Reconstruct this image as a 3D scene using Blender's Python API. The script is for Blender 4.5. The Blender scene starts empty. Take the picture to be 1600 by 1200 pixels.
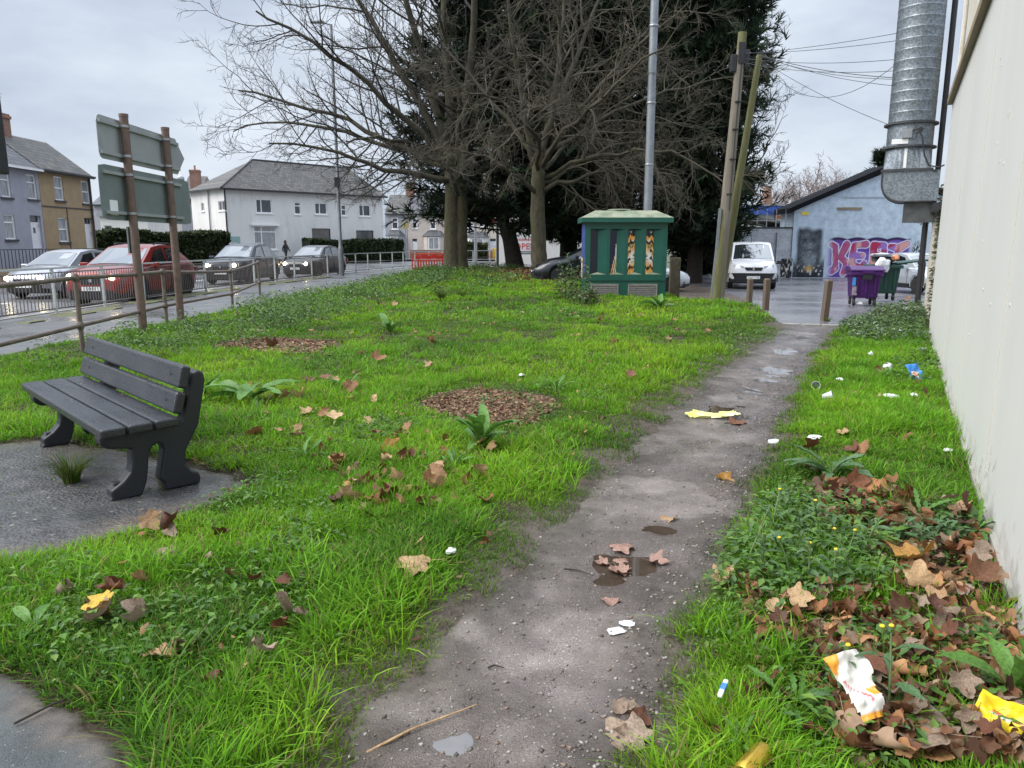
import bpy, math, random
import numpy as np
from mathutils import Vector, Matrix
S = bpy.context.scene
COL = S.collection
R = math.radians
rng = np.random.default_rng(11)
random.seed(11)
# ---------------------------------------------------------------- camera
FPX, CAMH = 1160.0, 1.6
PIT = math.atan(220/1160)
cam = bpy.data.cameras.new('camera'); camo = bpy.data.objects.new('camera', cam); COL.objects.link(camo)
cam.sensor_width = 36; cam.lens = 36*FPX/1600; cam.clip_start = .05; cam.clip_end = 3000
camo.location = (0, 0, CAMH); camo.rotation_euler = (R(90)-PIT, 0, 0)
S.camera = camo
# ---------------------------------------------------------------- sky, sun, exposure
SUN_EL, SUN_AZ = 46, 258
w = bpy.data.worlds.new('World'); S.world = w; w.use_nodes = True
nt = w.node_tree; nd = nt.nodes; nd.clear()
out = nd.new('ShaderNodeOutputWorld'); bg = nd.new('ShaderNodeBackground'); bg.inputs[1].default_value = .1
sky = nd.new('ShaderNodeTexSky'); sky.sky_type = 'NISHITA'; sky.sun_disc = False
sky.sun_elevation = R(SUN_EL); sky.sun_rotation = R(SUN_AZ); sky.air_density = 1.0; sky.dust_density = 2.0
tc = nd.new('ShaderNodeTexCoord'); mp = nd.new('ShaderNodeMapping'); mp.inputs['Scale'].default_value = (1, 1, 2.6)
nz = nd.new('ShaderNodeTexNoise'); nz.inputs['Scale'].default_value = 2.3; nz.inputs['Detail'].default_value = 6; nz.inputs['Roughness'].default_value = .55
rp = nd.new('ShaderNodeValToRGB'); rp.color_ramp.elements[0].position = .34; rp.color_ramp.elements[1].position = .64
rp.color_ramp.elements[0].color = (1.42, 1.66, 2.06, 1); rp.color_ramp.elements[1].color = (2.5, 2.72, 3.02, 1)
mx = nd.new('ShaderNodeMixRGB'); mx.inputs[0].default_value = .97
# overcast sky: about twice as bright overhead as near the horizon
sz = nd.new('ShaderNodeSeparateXYZ'); mz = nd.new('ShaderNodeMapRange'); mz.interpolation_type = 'SMOOTHSTEP'
for i, v in enumerate((.2, 1.0, 1.0, 3.0)): mz.inputs[i+1].default_value = v
vm = nd.new('ShaderNodeVectorMath'); vm.operation = 'SCALE'
for a, b in ((tc.outputs['Generated'], sz.inputs[0]), (sz.outputs[2], mz.inputs[0]), (mz.outputs[0], vm.inputs['Scale']), (rp.outputs[0], vm.inputs[0]), (tc.outputs['Generated'], mp.inputs[0]), (mp.outputs[0], nz.inputs['Vector']), (nz.outputs['Fac'], rp.inputs[0]),
             (sky.outputs[0], mx.inputs[1]), (vm.outputs[0], mx.inputs[2]), (mx.outputs[0], bg.inputs[0]), (bg.outputs[0], out.inputs[0])):
    nt.links.new(a, b)
sl = bpy.data.lights.new('sun', 'SUN'); sl.energy = 1.3; sl.angle = R(50); sl.color = (1, .96, .9)
so = bpy.data.objects.new('sun', sl); COL.objects.link(so)
_a, _e = R(SUN_AZ), R(SUN_EL)
so.rotation_euler = Vector((math.sin(_a)*math.cos(_e), math.cos(_a)*math.cos(_e), math.sin(_e))).to_track_quat('Z', 'Y').to_euler()
S.view_settings.view_transform = 'Standard'; S.view_settings.look = 'None'; S.view_settings.gamma = 1
S.view_settings.exposure = 1.7; S.view_settings.use_curve_mapping = False
S.cycles.max_bounces = 6; S.cycles.transparent_max_bounces = 4; S.cycles.use_denoising = True
S.cycles.sample_clamp_indirect = 4
# ---------------------------------------------------------------- helpers: numbers
def sm(a, b, x):
    t = np.clip((np.asarray(x, float)-a)/(b-a), 0, 1); return t*t*(3-2*t)
_H = np.random.default_rng(5).random((256, 256))
def vn(x, y):                                             # value noise 0..1
    x = np.asarray(x, float); y = np.asarray(y, float)
    xi = np.floor(x).astype(int); yi = np.floor(y).astype(int); fx = x-xi; fy = y-yi
    fx = fx*fx*(3-2*fx); fy = fy*fy*(3-2*fy); g = lambda a, b: _H[a & 255, b & 255]
    return (g(xi, yi)*(1-fx)+g(xi+1, yi)*fx)*(1-fy)+(g(xi, yi+1)*(1-fx)+g(xi+1, yi+1)*fx)*fy
def fbm(x, y, o=3):
    s = 0; a = .5; t = 0
    for i in range(o): s = s+a*vn(x*2**i+17*i, y*2**i+9*i); t += a; a *= .5
    return s/t
def ray(px, py):
    a, b = (px-800)/FPX, -(py-600)/FPX; c, s = math.cos(PIT), math.sin(PIT)
    return a, c+b*s, -s+b*c
def at(px, py, z=0.0):                                    # point of the photograph -> point on the level z
    a, b, c = ray(px, py); k = (z-CAMH)/c; return (a*k, b*k)
def atY(px, py, Y):                                       # point of the photograph -> point at depth Y
    a, b, c = ray(px, py); k = Y/b; return (a*k, Y, CAMH+c*k)
UX, UY = .457, .889                                       # direction of the white wall
W0 = (.507, -.26)
def wl(s, t, z=0): return (W0[0]+UX*s-UY*t, W0[1]+UY*s+UX*t, z)
def st(x, y):
    x = np.asarray(x)-W0[0]; y = np.asarray(y)-W0[1]; return x*UX+y*UY, -x*UY+y*UX
WROT = math.atan2(UY, UX)                                 # local +x along the wall, +y away from it
def poly_sd(P, x, y):                                     # signed distance, negative inside
    P = np.asarray(P, float); x, y = np.broadcast_arrays(np.asarray(x, float), np.asarray(y, float))
    if x.size > 400:                                      # only work close to the outline's box
        lo, hi = P.min(0)-1.2, P.max(0)+1.2; k = (x > lo[0]) & (x < hi[0]) & (y > lo[1]) & (y < hi[1])
        if k.mean() < .7: o = np.full(x.shape, 1.2); o[k] = poly_sd(P, x[k], y[k]); return o
    d = np.full(x.shape, 1e9); ins = np.zeros(x.shape, bool); n = len(P)
    for i in range(n):
        ax, ay = P[i]; bx, by = P[(i+1) % n]; ex, ey = bx-ax, by-ay
        h = np.clip(((x-ax)*ex+(y-ay)*ey)/(ex*ex+ey*ey+1e-12), 0, 1)
        d = np.minimum(d, np.hypot(x-ax-h*ex, y-ay-h*ey))
        c = ((ay > y) != (by > y)) & (x < ex*(y-ay)/(ey if abs(ey) > 1e-12 else 1e-12)+ax); ins ^= c
    return np.where(ins, -d, d)
# ---------------------------------------------------------------- helpers: objects
def tag(o, label=None, cat=None, group=None, kind=None):
    if label: o['label'] = label
    if cat: o['category'] = cat
    if group: o['group'] = group
    if kind: o['kind'] = kind
    return o
def thing(name, label, cat, loc=(0, 0, 0), rz=0, group=None):
    o = bpy.data.objects.new(name, None); COL.objects.link(o); o.location = loc; o.rotation_euler = (0, 0, rz)
    o.empty_display_size = .2
    return tag(o, label, cat, group)
def put(name, me, parent=None, loc=(0, 0, 0), rot=(0, 0, 0), sc=(1, 1, 1)):
    o = bpy.data.objects.new(name, me); COL.objects.link(o); o.parent = parent
    o.location = loc; o.rotation_euler = rot; o.scale = sc if hasattr(sc, '__len__') else (sc, sc, sc)
    return o
def npmesh(name, v, quads=None, tris=None, mats=(), col=None, smooth=False, mi=None):
    me = bpy.data.meshes.new(name); v = np.asarray(v, np.float32)
    q = np.zeros((0, 4), int) if quads is None else np.asarray(quads, int).reshape(-1, 4)
    t = np.zeros((0, 3), int) if tris is None else np.asarray(tris, int).reshape(-1, 3)
    me.vertices.add(len(v)); me.vertices.foreach_set('co', v.ravel())
    lp = np.concatenate([q.ravel(), t.ravel()]).astype(np.int32)
    me.loops.add(len(lp)); me.loops.foreach_set('vertex_index', lp)
    n = len(q)+len(t); me.polygons.add(n)
    ls = np.concatenate([np.arange(len(q))*4, len(q)*4+np.arange(len(t))*3]).astype(np.int32)
    me.polygons.foreach_set('loop_start', ls)
    if mi is not None: me.polygons.foreach_set('material_index', np.asarray(mi, np.int32))
    for m in mats: me.materials.append(m)
    me.update(calc_edges=True)
    if smooth: me.polygons.foreach_set('use_smooth', np.ones(n, bool))
    if col is not None:
        a = me.color_attributes.new('Col', 'FLOAT_COLOR', 'POINT'); c = np.ones((len(v), 4), np.float32); c[:, :3] = col
        a.data.foreach_set('color', c.ravel())
    return me
class MB:
    def __init__(s): s.v = []; s.f = []; s.m = []; s.X = None
    def add(s, vs, fs, mi=0):
        o = len(s.v)
        s.v += [tuple((s.X @ Vector(p)) if s.X else p) for p in vs]; s.f += [[i+o for i in f] for f in fs]; s.m += [mi]*len(fs); return s
    def box(s, c, d, mi=0, rot=None):
        h = [x/2 for x in d]; P = [Vector((x*h[0], y*h[1], z*h[2])) for x in (-1, 1) for y in (-1, 1) for z in (-1, 1)]
        if rot is not None: P = [rot @ p for p in P]
        c = Vector(c)
        return s.add([p+c for p in P], [(0, 1, 3, 2), (4, 6, 7, 5), (0, 4, 5, 1), (2, 3, 7, 6), (0, 2, 6, 4), (1, 5, 7, 3)], mi)
    def bb(s, lo, hi, mi=0): return s.box([(a+b)/2 for a, b in zip(lo, hi)], [b-a for a, b in zip(lo, hi)], mi)
    def tube(s, pts, r, n=8, mi=0, cap=True):
        pts = [Vector(p) for p in pts]; k = len(pts); rr = r if hasattr(r, '__len__') else [r]*k
        vs = []; u = None
        for i, p in enumerate(pts):
            t = (pts[min(i+1, k-1)]-pts[max(i-1, 0)]).normalized()
            if u is None: u = t.orthogonal().normalized()
            u = (u-t*u.dot(t)).normalized(); b = t.cross(u)
            vs += [p+(u*math.cos(2*math.pi*j/n)+b*math.sin(2*math.pi*j/n))*rr[i] for j in range(n)]
        fs = [(i*n+j, i*n+(j+1) % n, (i+1)*n+(j+1) % n, (i+1)*n+j) for i in range(k-1) for j in range(n)]
        if cap: fs += [tuple(range(n))[::-1], tuple(range((k-1)*n, k*n))]
        return s.add(vs, fs, mi)
    def lathe(s, prof, n=16, c=(0, 0, 0), ax='z', mi=0):
        vs = []
        for r, z in prof:
            for j in range(n):
                a = 2*math.pi*j/n; p = (r*math.cos(a), r*math.sin(a), z)
                if ax == 'y': p = (p[0], p[2], p[1])
                if ax == 'x': p = (p[2], p[0], p[1])
                vs.append((p[0]+c[0], p[1]+c[1], p[2]+c[2]))
        k = len(prof); fs = [(i*n+j, i*n+(j+1) % n, (i+1)*n+(j+1) % n, (i+1)*n+j) for i in range(k-1) for j in range(n)]
        if prof[0][0] > 1e-6: fs.append(tuple(range(n))[::-1])
        if prof[-1][0] > 1e-6: fs.append(tuple(range((k-1)*n, k*n)))
        return s.add(vs, fs, mi)
    def prism(s, poly, a, b, ax='y', mi=0):               # polygon in the other two axes, extruded from a to b along ax
        f = {'y': lambda p, e: (p[0], e, p[1]), 'x': lambda p, e: (e, p[0], p[1]), 'z': lambda p, e: (p[0], p[1], e)}[ax]
        n = len(poly)
        return s.add([f(p, a) for p in poly]+[f(p, b) for p in poly],
                     [tuple(range(n)), tuple(range(2*n-1, n-1, -1))]+[(i, i+n, (i+1) % n+n, (i+1) % n) for i in range(n)], mi)
    def quad(s, *p, mi=0): return s.add(p, [tuple(range(len(p)))], mi)
    def mesh(s, name, mats, smooth=False):
        me = bpy.data.meshes.new(name); me.from_pydata(s.v, [], s.f)
        for m in (mats if isinstance(mats, (list, tuple)) else [mats]): me.materials.append(m)
        me.polygons.foreach_set('material_index', s.m)
        if smooth: me.polygons.foreach_set('use_smooth', [True]*len(me.polygons))
        me.update()
        import bmesh
        bm = bmesh.new(); bm.from_mesh(me); bmesh.ops.recalc_face_normals(bm, faces=bm.faces); bm.to_mesh(me); bm.free()
        return me
    def build(s, name, mats, parent=None, smooth=False, bev=0, loc=(0, 0, 0), rot=(0, 0, 0), seg=2):
        o = put(name, s.mesh(name, mats, smooth), parent, loc, rot)
        if bev:
            b = o.modifiers.new('bevel', 'BEVEL'); b.width = bev; b.segments = seg; b.limit_method = 'ANGLE'; b.angle_limit = R(35)
        if smooth:
            try: o.data.set_sharp_from_angle(angle=R(40))
            except Exception: pass
        return o
def copy_tree(o, parent=None, loc=None, rz=None, label=None):
    c = o.copy(); COL.objects.link(c); c.parent = parent
    if loc is not None: c.location = loc
    if rz is not None: c.rotation_euler = (0, 0, rz)
    if label: c['label'] = label
    for ch in [x for x in bpy.data.objects if x.parent == o]: copy_tree(ch, c)
    return c
def tubes(P, Rr, n):                                      # (N,K,3) lines, (N,K) radii -> verts, quads
    P = np.asarray(P, float); N, K, _ = P.shape
    T = np.empty_like(P); T[:, 1:-1] = P[:, 2:]-P[:, :-2]; T[:, 0] = P[:, 1]-P[:, 0]; T[:, -1] = P[:, -1]-P[:, -2]
    T /= np.linalg.norm(T, axis=2, keepdims=True)+1e-9
    ref = np.where(np.abs(T[:, :1, 2:3]) > .8, np.array([1., 0, 0]), np.array([0, 0, 1.])); ref = np.broadcast_to(ref, T.shape)
    U = np.cross(T, ref); U /= np.linalg.norm(U, axis=2, keepdims=True)+1e-9; B = np.cross(T, U)
    an = np.arange(n)*2*np.pi/n
    V = P[:, :, None]+(U[:, :, None]*np.cos(an)[:, None]+B[:, :, None]*np.sin(an)[:, None])*Rr[:, :, None, None]
    b = (np.arange(N)*K*n)[:, None, None]+(np.arange(K-1)*n)[None, :, None]; j = np.arange(n)[None, None]; j2 = (j+1) % n
    q = np.stack([b+j, b+j2, b+n+j2, b+n+j], -1).reshape(-1, 4)
    return V.reshape(-1, 3), q
def join(parts):
    vs, qs, o = [], [], 0
    for v, q in parts: vs.append(v); qs.append(q+o); o += len(v)
    return np.concatenate(vs), np.concatenate(qs)
# ---------------------------------------------------------------- materials
def newmat(name):
    m = bpy.data.materials.new(name); m.use_nodes = True; n = m.node_tree; return m, n, n.nodes['Principled BSDF']
def N(n, t, **k):
    x = n.nodes.new(t)
    for a, v in k.items():
        if a in x.inputs: x.inputs[a].default_value = v
        else: setattr(x, a, v)
    return x
def c4(c): return tuple(c)[:3]+(1,)
def M(name, col, rough=.6, var=.18, scale=6., col2=None, bump=0., bscale=60., metal=0., spec=.5, coat=0., rvar=0., dirt=None, dscale=1.5, dlo=.55, emit=None, es=1., stretch=(1, 1, 1)):
    m, n, p = newmat(name); L = n.links.new
    tc = N(n, 'ShaderNodeTexCoord'); mp = N(n, 'ShaderNodeMapping'); mp.inputs['Scale'].default_value = stretch; L(tc.outputs['Object'], mp.inputs[0])
    nz = N(n, 'ShaderNodeTexNoise', Scale=scale, Detail=5., Roughness=.6); L(mp.outputs[0], nz.inputs['Vector'])
    rp = N(n, 'ShaderNodeValToRGB'); e = rp.color_ramp.elements; e[0].position = .3; e[1].position = .7
    c2 = col2 or tuple(min(1, x*(1+var)) for x in col); c1 = col if col2 else tuple(x*(1-var) for x in col)
    e[0].color = c4(c1); e[1].color = c4(c2); L(nz.outputs['Fac'], rp.inputs[0]); src = rp.outputs[0]
    if dirt:
        n2 = N(n, 'ShaderNodeTexNoise', Scale=dscale, Detail=6., Roughness=.65); L(mp.outputs[0], n2.inputs['Vector'])
        r2 = N(n, 'ShaderNodeValToRGB'); r2.color_ramp.elements[0].position = dlo; r2.color_ramp.elements[1].position = min(.98, dlo+.17); L(n2.outputs['Fac'], r2.inputs[0])
        mx = N(n, 'ShaderNodeMixRGB'); L(r2.outputs[0], mx.inputs[0]); L(src, mx.inputs[1]); mx.inputs[2].default_value = c4(dirt); src = mx.outputs[0]
    L(src, p.inputs['Base Color'])
    p.inputs['Roughness'].default_value = rough; p.inputs['Metallic'].default_value = metal; p.inputs['Specular IOR Level'].default_value = spec
    p.inputs['Coat Weight'].default_value = coat; p.inputs['Coat Roughness'].default_value = .06
    if rvar:
        mr = N(n, 'ShaderNodeMapRange'); L(nz.outputs['Fac'], mr.inputs[0]); mr.inputs[1].default_value = .3; mr.inputs[2].default_value = .7
        mr.inputs[3].default_value = max(.03, rough-rvar); mr.inputs[4].default_value = min(1, rough+rvar); L(mr.outputs[0], p.inputs['Roughness'])
    if bump:
        nb = N(n, 'ShaderNodeTexNoise', Scale=bscale, Detail=4.); L(mp.outputs[0], nb.inputs['Vector'])
        bp = N(n, 'ShaderNodeBump', Strength=bump, Distance=.02); L(nb.outputs['Fac'], bp.inputs['Height']); L(bp.outputs[0], p.inputs['Normal'])
    if emit: p.inputs['Emission Color'].default_value = c4(emit); p.inputs['Emission Strength'].default_value = es
    return m
def Mattr(name, rough=.6, trans=0., spec=.3, obrand=None, bump=0, bscale=90.):                 # colour from the mesh's own attribute, or from a ramp over objects
    m, n, p = newmat(name); L = n.links.new
    if obrand:
        oi = N(n, 'ShaderNodeObjectInfo'); rp = N(n, 'ShaderNodeValToRGB'); L(oi.outputs['Random'], rp.inputs[0])
        e = rp.color_ramp.elements
        for i, c in enumerate(obrand):
            x = e[i] if i < 2 else e.new(.5)
            x.position = i/(len(obrand)-1)
        for i, x in enumerate(sorted(e, key=lambda q: q.position)): x.color = c4(obrand[i])
        tc = N(n, 'ShaderNodeTexCoord'); nz = N(n, 'ShaderNodeTexNoise', Scale=22., Detail=5.); L(tc.outputs['Object'], nz.inputs['Vector'])
        mr = N(n, 'ShaderNodeMapRange'); L(nz.outputs['Fac'], mr.inputs[0]); mr.inputs[1].default_value = .3; mr.inputs[2].default_value = .7; mr.inputs[3].default_value = .6; mr.inputs[4].default_value = 1.3
        mx = N(n, 'ShaderNodeMixRGB', blend_type='MULTIPLY'); mx.inputs[0].default_value = 1; L(rp.outputs[0], mx.inputs[1]); L(mr.outputs[0], mx.inputs[2]); c = mx.outputs[0]
    else:
        a = N(n, 'ShaderNodeVertexColor', layer_name='Col'); c = a.outputs[0]
    L(c, p.inputs['Base Color']); p.inputs['Roughness'].default_value = rough; p.inputs['Specular IOR Level'].default_value = spec
    if bump:
        tc2 = N(n, 'ShaderNodeTexCoord'); nb = N(n, 'ShaderNodeTexNoise', Scale=bscale, Detail=4.); L(tc2.outputs['Object'], nb.inputs['Vector'])
        bp = N(n, 'ShaderNodeBump', Strength=bump, Distance=.01); L(nb.outputs['Fac'], bp.inputs['Height']); L(bp.outputs[0], p.inputs['Normal'])
    if trans:
        t = N(n, 'ShaderNodeBsdfTranslucent'); L(c, t.inputs[0]); ms = N(n, 'ShaderNodeMixShader'); ms.inputs[0].default_value = trans
        o = n.nodes['Material Output']; L(p.outputs[0], ms.inputs[1]); L(t.outputs[0], ms.inputs[2]); L(ms.outputs[0], o.inputs[0])
    return m
def Mbrick(name, c1, c2, mortar, bw=.22, bh=.075, ms=.012, rough=.7, bump=.6, ax='xz', dirt=None, dlo=.55, off=.5):
    m, n, p = newmat(name); L = n.links.new
    tc = N(n, 'ShaderNodeTexCoord'); sx = N(n, 'ShaderNodeSeparateXYZ'); L(tc.outputs['Object'], sx.inputs[0]); cb = N(n, 'ShaderNodeCombineXYZ')
    L(sx.outputs['XYZ'.index(ax[0].upper())], cb.inputs[0]); L(sx.outputs['XYZ'.index(ax[1].upper())], cb.inputs[1])
    b = N(n, 'ShaderNodeTexBrick', Scale=1., Bias=0.); b.inputs['Color1'].default_value = c4(c1); b.inputs['Color2'].default_value = c4(c2); b.inputs['Mortar'].default_value = c4(mortar)
    b.inputs['Mortar Size'].default_value = ms; b.inputs['Brick Width'].default_value = bw; b.inputs['Row Height'].default_value = bh; b.offset = off
    L(cb.outputs[0], b.inputs['Vector']); src = b.outputs[0]
    nz = N(n, 'ShaderNodeTexNoise', Scale=2.2, Detail=7., Roughness=.7); L(tc.outputs['Object'], nz.inputs['Vector'])
    mr = N(n, 'ShaderNodeMapRange'); L(nz.outputs['Fac'], mr.inputs[0]); mr.inputs[1].default_value = .3; mr.inputs[2].default_value = .7; mr.inputs[3].default_value = .7; mr.inputs[4].default_value = 1.2
    mx = N(n, 'ShaderNodeMixRGB', blend_type='MULTIPLY'); mx.inputs[0].default_value = 1; L(src, mx.inputs[1]); L(mr.outputs[0], mx.inputs[2]); src = mx.outputs[0]
    if dirt:
        n2 = N(n, 'ShaderNodeTexNoise', Scale=1.6, Detail=8., Roughness=.75); L(tc.outputs['Object'], n2.inputs['Vector'])
        r2 = N(n, 'ShaderNodeValToRGB'); r2.color_ramp.elements[0].position = dlo; r2.color_ramp.elements[1].position = dlo+.08; L(n2.outputs['Fac'], r2.inputs[0])
        m2 = N(n, 'ShaderNodeMixRGB'); L(r2.outputs[0], m2.inputs[0]); L(src, m2.inputs[1]); m2.inputs[2].default_value = c4(dirt); src = m2.outputs[0]
    L(src, p.inputs['Base Color']); p.inputs['Roughness'].default_value = rough
    bp = N(n, 'ShaderNodeBump', Strength=bump, Distance=.02, invert=True); L(b.outputs['Fac'], bp.inputs['Height']); L(bp.outputs[0], p.inputs['Normal'])
    return m
def Mwet(name, c1, c2, rlo, rhi, scale=1.2, bump=.5, bscale=70., peb=None, lo=.42, hi=.6, spec=.5, vor=1., speck=0., pth=.86):       # wet ground: colour mottling, water film where the noise is high
    m, n, p = newmat(name); L = n.links.new
    g = N(n, 'ShaderNodeNewGeometry'); P = g.outputs['Position']
    a = N(n, 'ShaderNodeTexNoise', Scale=scale*4, Detail=8., Roughness=.65); L(P, a.inputs['Vector'])
    rp = N(n, 'ShaderNodeValToRGB'); rp.color_ramp.elements[0].position = .32; rp.color_ramp.elements[1].position = .68
    rp.color_ramp.elements[0].color = c4(c1); rp.color_ramp.elements[1].color = c4(c2); L(a.outputs['Fac'], rp.inputs[0]); src = rp.outputs[0]
    b = N(n, 'ShaderNodeTexNoise', Scale=scale, Detail=4., Roughness=.55); L(P, b.inputs['Vector'])
    mr = N(n, 'ShaderNodeMapRange'); L(b.outputs['Fac'], mr.inputs[0]); mr.inputs[1].default_value = lo; mr.inputs[2].default_value = hi; mr.inputs[3].default_value = rhi; mr.inputs[4].default_value = rlo
    L(mr.outputs[0], p.inputs['Roughness'])
    v = N(n, 'ShaderNodeTexVoronoi', Scale=bscale); L(P, v.inputs['Vector'])
    nb = N(n, 'ShaderNodeTexNoise', Scale=bscale*.6, Detail=9., Roughness=.8); L(P, nb.inputs['Vector'])
    if speck:                                             # grains of grit
        fs = N(n, 'ShaderNodeTexNoise', Scale=190., Detail=3., Roughness=.7); L(P, fs.inputs['Vector']); fm = N(n, 'ShaderNodeMapRange'); L(fs.outputs['Fac'], fm.inputs[0]); fm.inputs[1].default_value = .34; fm.inputs[2].default_value = .66; fm.inputs[3].default_value = 1-speck; fm.inputs[4].default_value = 1+speck
        fx_ = N(n, 'ShaderNodeMixRGB', blend_type='MULTIPLY'); fx_.inputs[0].default_value = 1; L(src, fx_.inputs[1]); L(fm.outputs[0], fx_.inputs[2]); src = fx_.outputs[0]
    if peb:
        v2 = N(n, 'ShaderNodeTexVoronoi', Scale=bscale*.55); L(P, v2.inputs['Vector'])
        sp = N(n, 'ShaderNodeSeparateColor'); L(v2.outputs['Color'], sp.inputs[0])
        th = N(n, 'ShaderNodeMath', operation='GREATER_THAN'); L(sp.outputs[0], th.inputs[0]); th.inputs[1].default_value = pth
        ds = N(n, 'ShaderNodeMath', operation='LESS_THAN'); L(v2.outputs['Distance'], ds.inputs[0]); ds.inputs[1].default_value = .34
        ml = N(n, 'ShaderNodeMath', operation='MULTIPLY'); L(th.outputs[0], ml.inputs[0]); L(ds.outputs[0], ml.inputs[1])
        mx = N(n, 'ShaderNodeMixRGB'); L(ml.outputs[0], mx.inputs[0]); L(src, mx.inputs[1]); mx.inputs[2].default_value = c4(peb); src = mx.outputs[0]
    L(src, p.inputs['Base Color']); p.inputs['Specular IOR Level'].default_value = spec
    vs_ = N(n, 'ShaderNodeMath', operation='MULTIPLY'); L(v.outputs['Distance'], vs_.inputs[0]); vs_.inputs[1].default_value = vor
    ad = N(n, 'ShaderNodeMath', operation='ADD'); L(vs_.outputs[0], ad.inputs[0]); L(nb.outputs['Fac'], ad.inputs[1])
    st_ = N(n, 'ShaderNodeMapRange'); L(b.outputs['Fac'], st_.inputs[0]); st_.inputs[1].default_value = lo; st_.inputs[2].default_value = hi; st_.inputs[3].default_value = bump; st_.inputs[4].default_value = bump*.25
    bp = N(n, 'ShaderNodeBump', Distance=.012); L(ad.outputs[0], bp.inputs['Height']); L(st_.outputs[0], bp.inputs['Strength']); L(bp.outputs[0], p.inputs['Normal'])
    return m
# ================================================================ SETTING
def lot_z(y): return -.03-.27*sm(16, 31, y)-.10*sm(31, 44, y)
def hgt(x, y):
    x = np.asarray(x, float); y = np.asarray(y, float)
    m = .30*sm(17, 29, y)*sm(-5.9, -4.0, x)*(1-sm(2.2, 4.2, x))*(1-sm(40, 45, y))
    return .04+.05*(fbm(x*.4+40, y*.4+7)-.3)*sm(1, 5, y)+m
def gat(px, py, dz=0):                                    # photograph point -> point on the uneven lawn
    z = 0.05
    for _ in range(8):
        x, y = at(px, py, z); z = float(hgt(x, y))+dz
    return x, y, z
def pxpoly(L): return [at(a, b, .05) for a, b in L]
LAWN = [wl(-2, -.02)[:2], wl(20.6, -.02)[:2], (9.0, 18.3), (7.4, 15.6), (6.7, 14.45), (5.35, 14.8), (6.2, 18.9), (5.65, 20.4), (4.8, 21.4), (4.9, 25), (6, 32), (6, 42),
        (0, 46), (-4.5, 41), (-5.7, 33), (-6.3, 25), (-6.7, 17.5), (-7.2, 11), (-7.5, 3), (-7.5, -2)]
SLAB = pxpoly([(-300, 735), (0, 691), (76, 684), (180, 700), (283, 718), (350, 735), (392, 756), (330, 790), (200, 832), (60, 862), (0, 872), (-300, 920)])
TARM = pxpoly([(-260, 955), (0, 1036), (62, 1068), (116, 1108), (156, 1150), (198, 1212), (250, 1330), (-300, 1330)])
def rough(P, st_, am):                                     # outline broken up by small bites
    P = np.array(P); o = []
    for i in range(len(P)):
        a, b = P[i], P[(i+1) % len(P)]; L = np.hypot(*(b-a)); k = max(1, int(L/st_)); n_ = np.array([a[1]-b[1], b[0]-a[0]])/(L+1e-9)
        for j in range(k): q = a+(b-a)*j/k; o.append(tuple(q+n_*am*(float(fbm(np.array(q[0]*4.3), np.array(q[1]*4.3)))-.5)))
    return o
SLAB = rough(SLAB, .09, .22); TARM = rough(TARM, .07, .20)
def ell(cx, cy, rx, ry, n=26):
    return pxpoly([(cx+rx*math.cos(a)*(1+.14*math.sin(3*a+cx)), cy+ry*math.sin(a)*(1+.14*math.sin(2*a))) for a in [2*math.pi*i/n for i in range(n)]])
MULCH = [ell(770, 637, 96, 27), ell(437, 541, 84, 12)]
PL = [(480, 1200), (600, 1060), (700, 950), (790, 870), (880, 790), (960, 720), (1030, 650), (1100, 590), (1160, 550), (1222, 512)]
PR = [(1010, 1160), (1060, 1010), (1130, 870), (1170, 790), (1200, 720), (1235, 640), (1260, 585), (1285, 545), (1312, 510)]
def stpx(L): return np.array([st(*at(a, b, .03)) for a, b in L])
_pl, _pr = stpx(PL), stpx(PR)
def path_edges(s):
    s = np.asarray(s, float)
    return np.interp(s, _pl[:, 0], _pl[:, 1])+.16*(vn(s*2.3, s*0+3)-.5)+.09*(vn(s*8, s*0+5)-.5)+.05*(vn(s*21, s*0+1)-.5), np.interp(s, _pr[:, 0], _pr[:, 1])+.14*(vn(s*2.9, s*0+8)-.5)+.08*(vn(s*9, s*0+15)-.5)+.05*(vn(s*23, s*0+11)-.5)
SEND = 16.0
def path_d(x, y):                                         # >0 inside the path, metres to its edge
    s, t = st(x, y); l, r = path_edges(s); return np.minimum(np.minimum(l-t, t-r), SEND-s)
def lawn_z(x, y):
    d = path_d(x, y); z = hgt(x, y)
    z = z-.07*sm(.0, .25, d)-.03*sm(-.35, .1, d)
    z = z-.06*sm(.03, -.12, poly_sd(SLAB, x, y))-.06*sm(.03, -.12, poly_sd(TARM, x, y))
    return z
PUD = [(985, 862, 66, 30, .010, 1), (1035, 828, 26, 8, .006, 1), (1185, 645, 66, 14, .010, 1), (1240, 548, 36, 6, .009, 0), (1215, 600, 34, 7, .008, 0), (945, 905, 20, 7, .005, 1), (1120, 700, 30, 8, .006, 0), (1206, 578, 44, 9, .009, 0), (1178, 612, 36, 7, .009, 0), (1262, 526, 34, 4, .010, 0), (1150, 668, 30, 6, .008, 0), (640, 1150, 60, 20, .005, 0)]
PUDW = []
for _p in PUD:
    _c = at(_p[0], _p[1], .02); _e = at(_p[0]+_p[2], _p[1], .02); _n = at(_p[0], _p[1]-_p[3], .02); PUDW.append((_c[0], _c[1], _e[0]-_c[0], math.hypot(_n[0]-_c[0], _n[1]-_c[1]), _p[4]))
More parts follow.
